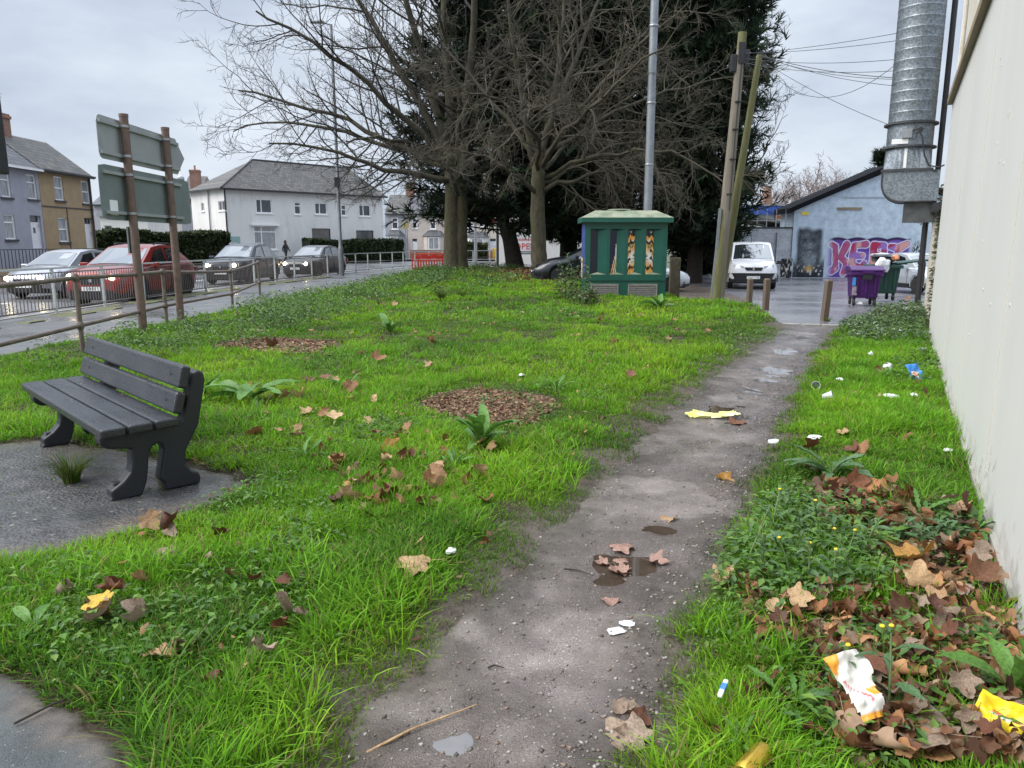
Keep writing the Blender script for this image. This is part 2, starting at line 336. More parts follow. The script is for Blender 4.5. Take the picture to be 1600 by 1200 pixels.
def path_z(x, y):
    x = np.asarray(x, float); d = path_d(x, y)+.16*(fbm(x*9, np.asarray(y)*9, 3)-.5); y = np.asarray(y, float)
    z = hgt(x, y)-.03+.014*(fbm(x*3, y*3)-.5)+.006*(fbm(x*11, y*11, 2)-.5)-.045*(1-sm(-.16, .12, d))-.015*sm(.1, .5, d)
    nz_ = fbm(x*7+3, y*9, 3)-.5; n2_ = fbm(x*3.5+9, y*4.5, 2)-.5
    for cx_, cy_, rx_, ry_, dp_ in PUDW: e_ = np.exp(-((x-cx_)/rx_)**2-((y-cy_)/ry_)**2); z = z-dp_*1.5*e_+(dp_*2.4*nz_+dp_*3.4*n2_)*np.sqrt(e_)
    return z
# materials of the ground
def edge_mud(m):                                          # trodden mud where path and lawn meet
    n = m.node_tree; p = n.nodes['Principled BSDF']; s = p.inputs['Base Color'].links[0].from_socket; a = N(n, 'ShaderNodeVertexColor', layer_name='Col'); sc = N(n, 'ShaderNodeSeparateColor'); mx = N(n, 'ShaderNodeMixRGB')
    g = N(n, 'ShaderNodeNewGeometry'); z = N(n, 'ShaderNodeTexNoise', Scale=14., Detail=7., Roughness=.7); n.links.new(g.outputs['Position'], z.inputs['Vector']); r = N(n, 'ShaderNodeValToRGB')
    r.color_ramp.elements[0].position = .34; r.color_ramp.elements[1].position = .66; r.color_ramp.elements[0].color = (.062, .05, .041, 1); r.color_ramp.elements[1].color = (.145, .122, .104, 1); n.links.new(z.outputs['Fac'], r.inputs[0])
    n.links.new(a.outputs[0], sc.inputs[0]); n.links.new(sc.outputs[0], mx.inputs[0]); n.links.new(s, mx.inputs[1]); n.links.new(r.outputs[0], mx.inputs[2])
    wt = N(n, 'ShaderNodeMixRGB', blend_type='MULTIPLY'); wt.inputs[2].default_value = (.62, .60, .60, 1); n.links.new(sc.outputs[1], wt.inputs[0]); n.links.new(mx.outputs[0], wt.inputs[1]); n.links.new(wt.outputs[0], p.inputs['Base Color'])   # soaked ground is darker and shinier
    rg = p.inputs['Roughness'].links[0].from_socket; m2 = N(n, 'ShaderNodeMix'); m2.inputs['B'].default_value = .09; n.links.new(sc.outputs[1], m2.inputs['Factor']); n.links.new(rg, m2.inputs['A']); n.links.new(m2.outputs['Result'], p.inputs['Roughness'])
m_soil = Mwet('soil', (.022, .016, .010), (.06, .044, .028), .55, .85, 1.0, .9, 60, peb=(.13, .10, .07), spec=.2)
edge_mud(m_soil)
m_path = Mwet('muddy_path', (.125, .104, .094), (.28, .242, .224), .17, .5, .6, 1., 150, peb=(.42, .39, .36), lo=.44, hi=.62, vor=.3, speck=.55, pth=.90)
edge_mud(m_path)
m_slab = Mwet('wet_concrete', (.03, .031, .033), (.095, .094, .096), .12, .48, 1.6, 1.3, 48, peb=(.2, .19, .17), lo=.42, hi=.62, vor=.9, speck=.5, pth=.95)
m_tarm = Mwet('wet_asphalt', (.045, .052, .056), (.078, .09, .094), .28, .5, 1.5, .6, 170, peb=(.2, .2, .2), vor=.4, speck=.4, pth=.93)
edge_mud(m_slab); edge_mud(m_tarm)
m_road = Mwet('road_asphalt', (.11, .112, .12), (.15, .152, .16), .18, .38, .35, .3, 60, lo=.35, hi=.6)
m_lot = Mwet('car_park_asphalt', (.12, .12, .13), (.18, .178, .19), .16, .38, .3, .3, 50, lo=.38, hi=.58)
m_pave = Mwet('pavement_asphalt', (.075, .077, .08), (.12, .12, .122), .2, .5, .5, .4, 60, lo=.4, hi=.6)
m_kerb = M('kerb_stone', (.24, .235, .22), .6, .2, 4, bump=.3)
m_moss = M('moss_strip', (.085, .09, .03), .8, .3, 3, col2=(.14, .14, .07), bump=.8, bscale=30)
m_far = M('far_ground', (.07, .08, .05), .9, .3, .2)
m_white = M('white_paint', (.75, .75, .74), .5, .08, 6)
def grid_mesh(name, poly, zf, step, mat, kind='structure', colf=None):
    P = np.asarray(poly); x0, y0 = P.min(0)-step; x1, y1 = P.max(0)+step
    nx, ny = int((x1-x0)/step)+1, int((y1-y0)/step)+1
    X, Y = np.meshgrid(x0+np.arange(nx)*step, y0+np.arange(ny)*step, indexing='ij')
    d = poly_sd(P, X, Y); ins = d < step*.95
    c = ins[:-1, :-1] & ins[1:, :-1] & ins[1:, 1:] & ins[:-1, 1:]
    out = d > 0                                           # pull the fringe onto the outline
    if out.any():
        gx = (poly_sd(P, X+.01, Y)-poly_sd(P, X-.01, Y))/.02; gy = (poly_sd(P, X, Y+.01)-poly_sd(P, X, Y-.01))/.02
        X = np.where(out, X-gx*d, X); Y = np.where(out, Y-gy*d, Y)
    idx = np.arange(nx*ny).reshape(nx, ny)
    q = np.stack([idx[:-1, :-1], idx[1:, :-1], idx[1:, 1:], idx[:-1, 1:]], -1)[c]
    use = np.unique(q); mp = np.full(nx*ny, -1); mp[use] = np.arange(len(use))
    v = np.stack([X.ravel(), Y.ravel(), np.asarray(zf(X, Y)+0*X).ravel()], -1)[use]
    return tag(put(name, npmesh(name, v, mp[q], mats=[mat], smooth=True, col=None if colf is None else np.clip(colf(v[:, 0], v[:, 1]), 0, 1)[:, None]*np.array([[1., 0, 0]]))), kind=kind)
grid_mesh('lawn_soil', LAWN, lawn_z, .085, m_soil, colf=lambda x, y: sm(-.55, .02, path_d(x, y)+.5*(fbm(x*5, y*5)-.5))*.85)
def path_wet(x, y):
    w_ = 0*x
    for cx_, cy_, rx_, ry_, dp_ in PUDW: w_ = np.maximum(w_, 1.15*np.exp(-(((x-cx_)/rx_)**2+((y-cy_)/ry_)**2)/2.6))
    s, t = st(x, y); n_ = fbm(x*2.1+50, y*2.1, 4); w_ = np.maximum(w_, .85*sm(.46, .60, n_+.10*sm(1.75, 1.3, t)+.12*sm(6, 10, s)))
    return np.clip(w_*(.75+.5*fbm(x*12, y*12)), 0, 1)
# path strip in wall coordinates
ss = np.concatenate([np.arange(-1.5, 1.2, .09), np.arange(1.2, 8, .022), np.arange(8, SEND+.05, .05)]); uu = np.linspace(-.22, 1.22, 60)
l, r = path_edges(ss); T = r[:, None]+(l-r)[:, None]*uu[None]; Sg = np.repeat(ss[:, None], len(uu), 1)
X = W0[0]+UX*Sg-UY*T; Y = W0[1]+UY*Sg+UX*T
ix = np.arange(X.size).reshape(X.shape); q = np.stack([ix[:-1, :-1], ix[1:, :-1], ix[1:, 1:], ix[:-1, 1:]], -1).reshape(-1, 4)
tag(put('path', npmesh('path', np.stack([X, Y, path_z(X, Y)], -1).reshape(-1, 3), q, mats=[m_path], smooth=True, col=np.stack([sm(.40, .03, path_d(X, Y)+.4*(fbm(X*6, Y*6)-.5)+.12*(fbm(X*22, Y*22)-.5)), path_wet(X, Y), 0*X], -1).reshape(-1, 3))), kind='structure')
grid_mesh('concrete_slab', SLAB, lambda x, y: hgt(x, y)-.006+.018*(fbm(x*2.2, y*2.2)-.5)-.04*sm(-.03, .0, poly_sd(SLAB, x, y)), .045, m_slab, colf=lambda x, y: sm(-.30, -.02, poly_sd(SLAB, x, y)+.3*(fbm(x*5, y*5)-.5)))
grid_mesh('asphalt_apron', TARM, lambda x, y: hgt(x, y)-.004+.010*(fbm(x*2, y*2)-.5)-.04*sm(-.03, .0, poly_sd(TARM, x, y)), .035, m_tarm, colf=lambda x, y: sm(-.20, -.02, poly_sd(TARM, x, y)+.22*(fbm(x*7, y*7)-.5)))
# puddles lying in the hollows of path
m_pud = M('puddle_water', (.055, .04, .03), .03, .3, 5, spec=.6)
m_pud2 = M('clear_puddle_water', (.15, .145, .145), .03, .2, 5, spec=.9)
for (cx_, cy_, rx_, ry_, dp_), _p in zip(PUDW, PUD):       # still water, level; the uneven path gives it its shore
    a = np.arange(24)*2*np.pi/24; lv = float(hgt(cx_, cy_))-.045-dp_*.95
    v = [(cx_+1.7*rx_*math.cos(q), cy_+1.7*ry_*math.sin(q), lv) for q in a]; b = MB(); b.add(v, [tuple(range(24))]); tag(b.build('puddle', m_pud if _p[5] else m_pud2), kind='structure')
# hard ground far and wide
def sheet(name, pts, z, mat, kind='structure'):
    b = MB(); b.add([(x, y, z(y) if callable(z) else z) for x, y in pts], [tuple(range(len(pts)))]); return tag(b.build(name, mat), kind=kind)
sheet('ground', [(-900, -60), (900, -60), (900, 1500), (-900, 1500)], -.62, m_far)
RAIL = [(-10.75, -4), (-10.6, 9), (-10.45, 16), (-10.3, 24), (-9.9, 30), (-9.2, 36), (-8.2, 43), (-6.8, 50), (-4, 57), (2, 60.5), (9, 61.5)]
road = [(-20.5, -8), (-10.9, -8)]+[(x-.35, y+.2) for x, y in RAIL[1:]]+[(12, 61.5), (14, 74), (-10, 73), (-13, 66), (-20.5, 58)]
sheet('road', road, -.12, m_road)
pv = [(x-.33, y) for x, y in RAIL]+[(9, 50), (6.02, 42), (0, 46.1), (-4.45, 41), (-5.65, 33), (-6.25, 25), (-6.65, 17.5), (-7.15, 11), (-7.45, 3), (-7.45, -4)]
sheet('pavement', pv, .0, m_pave)
b = MB()
for (x0, y0), (x1, y1) in zip(RAIL[:-1], RAIL[1:]):
    d = Vector((x1-x0, y1-y0, 0)); L = d.length; d.normalize(); n = Vector((-d.y, d.x, 0)); k = max(1, int(L/.95))
    for i in range(k):
        p = Vector((x0, y0, 0))+d*(L*(i+.5)/k)+n*.36
        b.box((p.x, p.y, -.055), (L/k-.012, .13, .15), rot=Matrix.Rotation(math.atan2(d.y, d.x), 3, 'Z'))
tag(b.build('kerb', m_kerb), kind='structure')
# strip of moss along the foot of the railing
def moss_z(x, y): return .012+.02*fbm(x*2, y*2)
mo = [(x-.1, y) for x, y in RAIL[1:6]]+[(x+.75+.2*math.sin(y), y) for x, y in RAIL[1:6]][::-1]
grid_mesh('moss_verge', mo, lambda x, y: moss_z(x, y)-.06*sm(.52, .40, fbm(x*1.3, y*1.3)), .15, m_moss)
lot = [(6.75, 14.35), (5.3, 14.8), (6.15, 18.95), (5.6, 20.45), (4.75, 21.5), (4.85, 25), (5.95, 32), (5.95, 42), (6, 44.2), (40, 44.2), (40, 16), (wl(21, 0)[0]+.6, 16.9), (9.2, 18.4), (7.45, 15.6)]
grid_mesh('car_park', lot, lambda x, y: lot_z(y)+0*x, .45, m_lot)
# worn concrete edging where the path meets the car park
b = MB()
for i in range(5):
    x, y = 5.2+i*.36, 14.86-i*.1
    b.box((x, y, .0), (.345, .15, .06), rot=Matrix.Rotation(-.27, 3, 'Z'))
tag(b.build('path_edging', m_kerb, bev=.012), kind='structure')
sheet('far_pavement', [(-23.3, -8), (-20.4, -8), (-20.4, 58), (-13.3, 66.2), (-10, 73.2), (14, 74.2), (14, 90), (-40, 90), (-40, 58), (-23.3, 58)], .01, m_pave)
b = MB()                                                  # painted lane marks
for i in range(9): b.bb((-14.75, 8+i*5.2, -.116), (-14.62, 11.4+i*5.2, -.1155))
b.bb((-20.2, -2, -.116), (-20.1, 56, -.1155)); b.bb((-12.0+.9, 12, -.116), (-11.98+1.0, 30, -.1155))
tag(b.build('lane_marking', m_white), kind='structure')
# bare damp earth between kiosk, pole and car park
m_earth = Mwet('bare_earth', (.06, .045, .035), (.13, .10, .08), .4, .75, .9, .8, 40, peb=(.25, .2, .15))
grid_mesh('bare_earth', [(4.45, 21.3), (5.5, 20.4), (6.5, 20.7), (7.6, 24), (8.2, 30), (8.6, 43), (5.8, 43), (4.6, 30)], lambda x, y: lot_z(y)+.012+.02*fbm(x, y), .3, m_earth)
# ================================================================ GRASS AND GROUND COVER
m_grass = Mattr('grass_blades', .5, .48, .18)
m_herb = Mattr('weed_leaves', .5, .25, .3)
m_litter = Mattr('leaf_litter', .6, .1, .25)
def in_lawn(x, y): return poly_sd(LAWN, x, y) < -.02
DRIFT = [pxpoly(q) for q in ([(1365, 840), (1500, 800), (1545, 870), (1600, 1010), (1600, 1200), (1360, 1200), (1290, 1110), (1320, 960), (1420, 930)], [(1270, 770), (1390, 755), (1430, 800), (1350, 835), (1290, 825)])]
def lush(x, y):                                           # 0..1: how much grass grows here
    d = path_d(x, y); s, t = st(x, y); left = t > 1.75
    n = fbm(x*1.7+5, y*1.7)
    wdt = np.where(left, .35+.9*n, .10+.3*n)
    g = sm(-.04, -1., d/wdt)*.86+.14*sm(.02, -.1, d)
    g = g*sm(.0, .12, poly_sd(SLAB, x, y)+.12*(n-.5))*sm(-.03, .08, poly_sd(TARM, x, y)+.16*(n-.5))
    for m in DRIFT: g = g*(.2+.8*sm(-.05, .12, poly_sd(m, x, y)+.3*(n-.5)))
    for m in MULCH: g = g*(.03+.97*sm(-.03, .22, poly_sd(m, x, y)+.3*(n-.5)))
    g = g*(1-.93*sm(2.6, .8, np.hypot(x-1.2, (y-31.5)*.5)))*(1-.9*sm(3.2, 1.2, np.hypot(x-.2, (y-37)*.4)))   # leaf-strewn earth below the trees
    return g*(d < .03)
def blades(name, N, y0, y1, xlo, xhi, ht, wd, gain, per=14, seed=1, filt=None, bright=1., dens=None, far=False):
    lush_ = dens or lush
    r = np.random.default_rng(seed); nt_ = N//per
    # tufts, drawn denser near the camera
    u = r.random(nt_*6); y = y0+(y1-y0)*u; x = xlo(y)+(xhi(y)-xlo(y))*r.random(nt_*6)
    g = lush_(x, y)*(.42+.58*sm(.34, .6, fbm(x*3.4+3, y*3.4+9)))
    k = in_lawn(x, y) & (r.random(x.size) < g*gain)
    if filt is not None: k &= filt(x, y)
    x, y, g = x[k][:nt_], y[k][:nt_], g[k][:nt_]; n = len(x)
    vig = np.full(n, .9) if dens else np.clip(.2+1.0*fbm(x*.9+20, y*.9+3)-.25+.75*(vn(x*4.1+2, y*4.1)-.3), .3, 1.5)*(.4+.6*sm(.05, .6, g))
    rad = .035+.05*r.random(n)
    X = np.repeat(x, per)+r.normal(0, 1, n*per)*np.repeat(rad, per); Y = np.repeat(y, per)+r.normal(0, 1, n*per)*np.repeat(rad, per)
    V = np.repeat(vig, per); cen = np.stack([X-np.repeat(x, per), Y-np.repeat(y, per)], -1)
    ok = (lush_(X, Y) > .05) & in_lawn(X, Y); X, Y, V, cen = X[ok], Y[ok], V[ok], cen[ok]; n = len(X)
    Z = np.maximum(lawn_z(X, Y), np.where(path_d(X, Y) > -.1, path_z(X, Y), -9))-.006
    hh = ht*V*(.4+1.0*r.random(n)); ww = wd*(.6+.7*r.random(n))
    th = np.arctan2(cen[:, 1], cen[:, 0])+r.normal(0, .9, n); lean = (.15+.75*r.random(n))*np.clip(.5+np.hypot(cen[:, 0], cen[:, 1])/.06, .5, 1.5)
    dx, dy = np.cos(th), np.sin(th); px_, py_ = -dy, dx
    tw = r.normal(0, .8, n); wx, wy = np.cos(np.arctan2(py_, px_)+tw), np.sin(np.arctan2(py_, px_)+tw)
    lv, wv = (np.array([0, .55, 1.]), np.array([.9, .85, 0])) if far else (np.array([0, .38, .74, 1.]), np.array([.75, 1., .7, 0])); KV = len(lv)-1
    P = []
    for i, (a, wq) in enumerate(zip(lv, wv)):
        out_ = lean*hh*a**1.7; up = hh*a*(1-.42*np.clip(lean, 0, 1.2)*a)
        cx, cy, cz = X+dx*out_, Y+dy*out_, Z+up
        if i < KV: P += [np.stack([cx-wx*ww*wq/2, cy-wy*ww*wq/2, cz], -1), np.stack([cx+wx*ww*wq/2, cy+wy*ww*wq/2, cz], -1)]
        else: P.append(np.stack([cx, cy, cz], -1))
    v = np.stack(P, 1).reshape(-1, 3); nv = 2*KV+1; b = np.arange(n)*nv
    q = np.concatenate([np.stack([b+2*k_, b+2*k_+1, b+2*k_+3, b+2*k_+2], -1) for k_ in range(KV-1)]); t = np.stack([b+nv-3, b+nv-2, b+nv-1], -1)
    hue = fbm(X*.8+60, Y*.8)+.35*(r.random(n)-.5)
    base = np.array([.155, .35, .02]); yel = np.array([.265, .44, .026]); dk = np.array([.068, .17, .022]); old = np.array([.24, .2, .08])
    c = base+(yel-base)*sm(.5, .85, hue)[:, None]+(dk-base)*sm(.45, .15, hue)[:, None]
    wv_ = sm(.5, .25, V)[:, None]*.45; c = c*(1-wv_)+np.array([.10, .14, .03])*wv_
    c = np.where((r.random(n) < .085)[:, None], old, c)*bright*(.62+.7*r.random(n))[:, None]
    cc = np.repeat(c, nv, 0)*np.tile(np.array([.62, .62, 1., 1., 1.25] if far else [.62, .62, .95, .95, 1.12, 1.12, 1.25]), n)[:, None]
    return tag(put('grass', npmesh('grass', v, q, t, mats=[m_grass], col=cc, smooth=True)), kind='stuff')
vx0 = lambda y: np.maximum(-7.6, -.73*y-.4)
vx1 = lambda y: np.minimum(10, .6*y+1.2)
blades('g', 122000, 1.6, 4.8, vx0, vx1, .105, .0056, 2., 16, 1)
blades('g', 120000, 4.8, 8.6, vx0, vx1, .115, .0074, 2., 16, 2)
blades('g', 100000, 8.6, 15, vx0, vx1, .135, .0125, 2., 14, 3, far=True)
blades('g', 62000, 15, 25, vx0, lambda y: 6.5+0*y, .16, .022, 2., 12, 4, far=True)
blades('g', 20000, 25, 41, vx0, lambda y: 4.5+0*y, .17, .03, 2., 10, 5, far=True)
# short trodden grass in patches over the mud beside path
def worn(x, y):
    d = path_d(x, y); s, t = st(x, y); w_ = np.where(t > 1.75, 1.35, .5)
    return sm(.10, -.08, d)*sm(-w_, -.35*w_, d)*sm(.34, .46, fbm(x*4.2+31, y*4.2, 3))*(poly_sd(TARM, x, y) > .02)
blades('g', 46000, 1.6, 5.5, vx0, vx1, .05, .0038, 7., 12, 11, None, .66, worn, True)
blades('g', 34000, 5.5, 14, vx0, vx1, .06, .007, 6., 12, 12, None, .66, worn, True)
# long arching tussocks
def tus(x, y): return lush(x, y)*sm(.52, .6, fbm(x*2.1+77, y*2.1, 2))
blades('g', 11000, 1.6, 5, vx0, vx1, .15, .0066, 3., 24, 13, None, 1.05, tus)
blades('g', 14000, 5, 11, vx0, vx1, .17, .009, 3., 24, 14, None, 1.05, tus, True)
# taller vivid grass in the middle of the verge
def vf(x, y): s, t = st(x, y); return (t < 1.15) & (s > 6.3) & (s < 14.2) & (t > .12)
blades('g', 42000, 6, 13, lambda y: .4*y, lambda y: .62*y+1, .14, .0075, 3., 16, 6, vf, 1.1)
def clover(name, pts, n_leaf, size, cols, seed, hmax=.1, spread=.09, mat=None):     # low broad-leaved herbs, joined
    r = np.random.default_rng(seed); n = len(pts); K = n*n_leaf
    p = np.repeat(np.asarray(pts), n_leaf, 0); a = r.random(K)*6.283; rr = spread*np.sqrt(r.random(K))
    x = p[:, 0]+np.cos(a)*rr; y = p[:, 1]+np.sin(a)*rr; z = p[:, 2]+hmax*(.15+.85*r.random(K))*(1-.5*(rr/spread)**2)
    L = size*(.6+.8*r.random(K)); W_ = L*.55; d = np.stack([np.cos(a+r.normal(0, .6, K)), np.sin(a+r.normal(0, .6, K)), r.normal(-.1, .35, K)], -1); d /= np.linalg.norm(d, axis=1)[:, None]
    s = np.cross(d, [0, 0, 1.]); s /= np.linalg.norm(s, axis=1)[:, None]+1e-9; up = np.cross(s, d); o = np.stack([x, y, z], -1)
    v = np.stack([o, o+d*(L*.5)[:, None]-s*(W_/2)[:, None]+up*(L*.12)[:, None], o+d*L[:, None]-up*(L*.1)[:, None], o+d*(L*.5)[:, None]+s*(W_/2)[:, None]+up*(L*.12)[:, None]], 1).reshape(-1, 3)
    b = np.arange(K)*4; t = np.concatenate([np.stack([b, b+1, b+2], -1), np.stack([b, b+2, b+3], -1)])
    cl = np.asarray(cols)[r.integers(0, len(cols), K)]*(.7+.6*r.random(K))[:, None]
    return tag(put(name, npmesh(name, v, tris=t, mats=[mat or m_herb], col=np.repeat(cl, 4, 0))), kind='stuff')
def scatter_in(P, n, r, dens=None):
    P = np.array(P); lo, hi = P.min(0), P.max(0); o = np.zeros((0, 2)); g = 0
    while len(o) < n and g < 200:
        q = lo+(hi-lo)*r.random((n*3, 2)); k = (poly_sd(P, q[:, 0], q[:, 1]) < 0) & in_lawn(q[:, 0], q[:, 1])
        if dens is not None: k &= dens(q[:, 0], q[:, 1])
        o = np.concatenate([o, q[k]]); g += 1
    o = o[:n]; return np.column_stack([o, lawn_z(o[:, 0], o[:, 1])])
def scatter_px(poly, n, seed, dens=None): return scatter_in(pxpoly(poly), n, np.random.default_rng(seed), dens)
GREENS = [(.07, .16, .025), (.10, .20, .03), (.08, .16, .045), (.13, .22, .04)]
GREY = [(.09, .15, .055), (.12, .18, .07), (.15, .20, .09), (.07, .125, .04)]
clump = lambda f, th: (lambda x, y: fbm(x*f+11, y*f) > th)
# clover and chickweed through the lawn
clover('ground_herbs', scatter_px([(0, 700), (420, 640), (900, 640), (880, 720), (560, 1000), (200, 1120), (0, 1000)], 900, 21, clump(2, .5)), 7, .022, GREENS, 22, .07, .06)
clover('ground_herbs', scatter_px([(0, 590), (380, 500), (900, 500), (1000, 640), (500, 720), (320, 690)], 900, 23, clump(1.2, .5)), 8, .035, GREENS, 24, .11, .11)
clover('ground_herbs', scatter_px([(1010, 1190), (1130, 890), (1240, 720), (1500, 800), (1590, 1010), (1590, 1200)], 480, 25, clump(2.4, .42)), 8, .026, GREENS+[(.14, .22, .03)], 26, .09, .06)
clover('ground_herbs', scatter_px([(1130, 560), (1220, 520), (960, 500), (520, 510), (700, 470), (1100, 490)], 500, 27, clump(.8, .5)), 7, .05, GREENS, 28, .13, .16)
clover('ground_herbs', scatter_px([(1120, 930), (1150, 850), (1230, 780), (1370, 810), (1380, 930), (1230, 960)], 210, 41), 11, .045, GREENS+[(.09, .16, .06)], 42, .17, .09)
clover('ground_herbs', scatter_px([(1250, 1040), (1420, 950), (1590, 1020), (1590, 1190), (1260, 1190)], 70, 43, clump(3, .45)), 10, .045, GREENS, 44, .12, .07)
clover('ground_herbs', scatter_px([(1380, 830), (1490, 800), (1530, 850), (1420, 870)], 55, 45), 10, .05, [(.06, .12, .03), (.08, .15, .05)], 46, .10, .08)
clover('ground_herbs', scatter_px([(0, 900), (200, 860), (600, 640), (700, 700), (420, 1000), (120, 1060)], 260, 47, clump(1.8, .5)), 8, .04, GREENS, 48, .10, .07)
# nettles and brambles along the pavement edge
clover('nettle_bed', scatter_px([(20, 590), (200, 520), (340, 500), (420, 468), (560, 478), (520, 520), (300, 560)], 420, 31, clump(1.4, .48)), 15, .06, GREY+GREENS, 32, .40, .16)
clover('nettle_bed', scatter_px([(360, 470), (640, 436), (700, 432), (700, 452), (520, 492), (380, 510)], 430, 33, clump(1., .48)), 14, .085, GREY+GREENS, 34, .36, .2)
clover('nettle_bed', scatter_px([(640, 440), (700, 425), (820, 424), (830, 445), (720, 470), (640, 470)], 260, 35, clump(1., .48)), 14, .10, GREY+GREENS, 36, .3, .22)
# ivy and scrub in the corner by the bins
clover('ivy', scatter_px([(1318, 520), (1345, 492), (1445, 478), (1452, 530), (1400, 540), (1330, 532)], 300, 37, clump(2.2, .38)), 15, .075, [(.08, .14, .05), (.11, .17, .08), (.15, .20, .12), (.06, .11, .04), (.12, .2, .04)], 38, .24, .2)
clover('ivy', scatter_px([(1380, 600), (1420, 545), (1464, 560), (1468, 590), (1440, 605)], 60, 39), 12, .06, GREENS, 40, .16, .12)
# clinging ivy strands where the render ends
def chips(name, pts, n, cols, seed, size, spread, mat, flat=.25, lift=.012):
    r = np.random.default_rng(seed); K = len(pts)*n; p = np.repeat(np.asarray(pts), n, 0)
    o = p+np.stack([r.normal(0, spread, K), r.normal(0, spread, K), np.abs(r.normal(0, lift, K))+.002], -1)
    d = np.stack([r.normal(0, 1, K), r.normal(0, 1, K), r.normal(0, flat, K)], -1); d /= np.linalg.norm(d, axis=1)[:, None]
    e = np.cross(d, np.stack([r.normal(0, flat, K), r.normal(0, flat, K), np.ones(K)], -1)); e /= np.linalg.norm(e, axis=1)[:, None]
    L = size*(.5+r.random(K)); W_ = L*(.25+.4*r.random(K)); t3 = np.cross(d, e)*(L*.1)[:, None]
    v = np.stack([o-d*L[:, None]/2, o+e*W_[:, None]/2+t3, o+d*L[:, None]/2, o-e*W_[:, None]/2], 1).reshape(-1, 3); b = np.arange(K)*4
    t = np.concatenate([np.stack([b, b+1, b+2], -1), np.stack([b, b+2, b+3], -1)])
    cl = np.asarray(cols)[r.integers(0, len(cols), K)]*(.6+.7*r.random(K))[:, None]
    return tag(put(name, npmesh(name, v, tris=t, mats=[mat], col=np.repeat(cl, 4, 0))), kind='stuff')
WOOD = [(.16, .085, .045), (.24, .14, .08), (.10, .055, .035), (.30, .20, .12)]
for i, mm in enumerate(MULCH):
    o = scatter_in(mm, 1500, np.random.default_rng(50+i))+[0, 0, .004]
    chips('wood_chip_mulch', o, 6, WOOD, 60+i, .045 if i == 0 else .07, .03, m_litter)
BROWN = [(.22, .10, .045), (.30, .155, .075), (.13, .065, .04), (.36, .22, .12), (.17, .08, .05)]
# fragments of leaves: below the trees, down the verge, over the lawn
chips('leaf_fragments', scatter_px([(730, 428), (920, 428), (930, 452), (760, 448)], 900, 71), 4, BROWN, 72, .14, .2, m_litter, .4, .02)
chips('leaf_fragments', scatter_px([(1180, 1190), (1130, 960), (1260, 760), (1500, 780), (1595, 1010), (1595, 1195)], 900, 73, clump(2, .36)), 2, BROWN, 74, .055, .05, m_litter, .6, .015)
chips('leaf_fragments', scatter_px([(60, 1080), (300, 700), (700, 560), (1060, 540), (900, 720), (560, 1100)], 260, 75), 2, BROWN, 76, .05, .04, m_litter, .5, .03)
chips('leaf_fragments', scatter_px([(300, 480), (1000, 470), (1150, 520), (700, 560), (400, 580)], 200, 77), 2, BROWN, 78, .09, .06, m_litter, .5, .06)
# stones set in the trodden surface, thicker along the right edge
def stones(n, seed):
    r = np.random.default_rng(seed); s_ = 1.3+10*r.random(n)**1.6; l, q = path_edges(s_); u = np.where(r.random(n) < .55, -.06+.30*r.random(n), r.random(n)); t_ = q+(l-q)*u
    x, y = W0[0]+UX*s_-UY*t_, W0[1]+UY*s_+UX*t_; z = path_z(x, y); a = .004+.010*r.random(n)**2.2; an = r.random(n)*6.28
    D = np.array([(1, 0, 0), (0, 1, 0), (-1, 0, 0), (0, -1, 0), (0, 0, .7), (0, 0, -.7)]); v = D[None]*(a[:, None]*np.array([1., .75, .6])[None])[:, None]*(.8+.5*r.random((n, 6, 1)))
    c, s2 = np.cos(an)[:, None], np.sin(an)[:, None]; v = np.stack([v[..., 0]*c-v[..., 1]*s2+x[:, None], v[..., 0]*s2+v[..., 1]*c+y[:, None], v[..., 2]+z[:, None]+.001], -1)
    T = np.array([(0, 1, 4), (1, 2, 4), (2, 3, 4), (3, 0, 4), (1, 0, 5), (2, 1, 5), (3, 2, 5), (0, 3, 5)]); t = (np.arange(n)*6)[:, None, None]+T[None]
    cl = np.array([(.16, .145, .13), (.26, .235, .215), (.10, .09, .085), (.36, .34, .31), (.22, .16, .13)])[r.integers(0, 5, n)]
    tag(put('path_stones', npmesh('path_stones', v.reshape(-1, 3), tris=t.reshape(-1, 3), mats=[m_litter], col=np.repeat(cl, 6, 0))), kind='stuff')
stones(3800, 83)
# grit along both edges of path
r_ = np.random.default_rng(80); o = []
for _ in range(1500):
    s_ = 1+14*r_.random()**2; l, rr = path_edges(s_); t_ = (rr+abs(r_.normal(0, .13))-.05) if r_.random() < .7 else l-abs(r_.normal(0, .3))
    x, y, _z = wl(s_, float(t_)); o.append((x, y, float(path_z(x, y))+.002))
chips('path_grit', o, 2, [(.12, .10, .09), (.2, .17, .15), (.09, .08, .07), (.3, .27, .24)], 81, .013, .05, m_litter, .8, .002)
# ================================================================ BUILDINGS
m_slate = Mbrick('slate', (.075, .078, .088), (.115, .118, .13), (.03, .03, .035), .3, .16, .012, .55, .7)
m_slate_old = Mbrick('old_slate', (.06, .058, .056), (.12, .112, .10), (.03, .03, .03), .32, .17, .014, .6, .8, dirt=(.15, .14, .09), dlo=.6)
m_lilac = M('lilac_render', (.33, .33, .385), .8, .08, 2.5, bump=.3, bscale=120, dirt=(.27, .265, .31), dlo=.6)
m_tan = M('tan_render', (.35, .255, .15), .85, .14, 3, bump=.6, bscale=90, dirt=(.27, .185, .105), dlo=.58)
m_wrend = M('white_render', (.66, .65, .63), .8, .06, 1.2, bump=.2, bscale=40, dirt=(.50, .49, .46), dlo=.55, stretch=(1, 1, .35))
m_greyr = M('grey_render', (.36, .36, .38), .8, .08, 2)
m_beige = M('beige_render', (.52, .46, .41), .85, .08, 2)
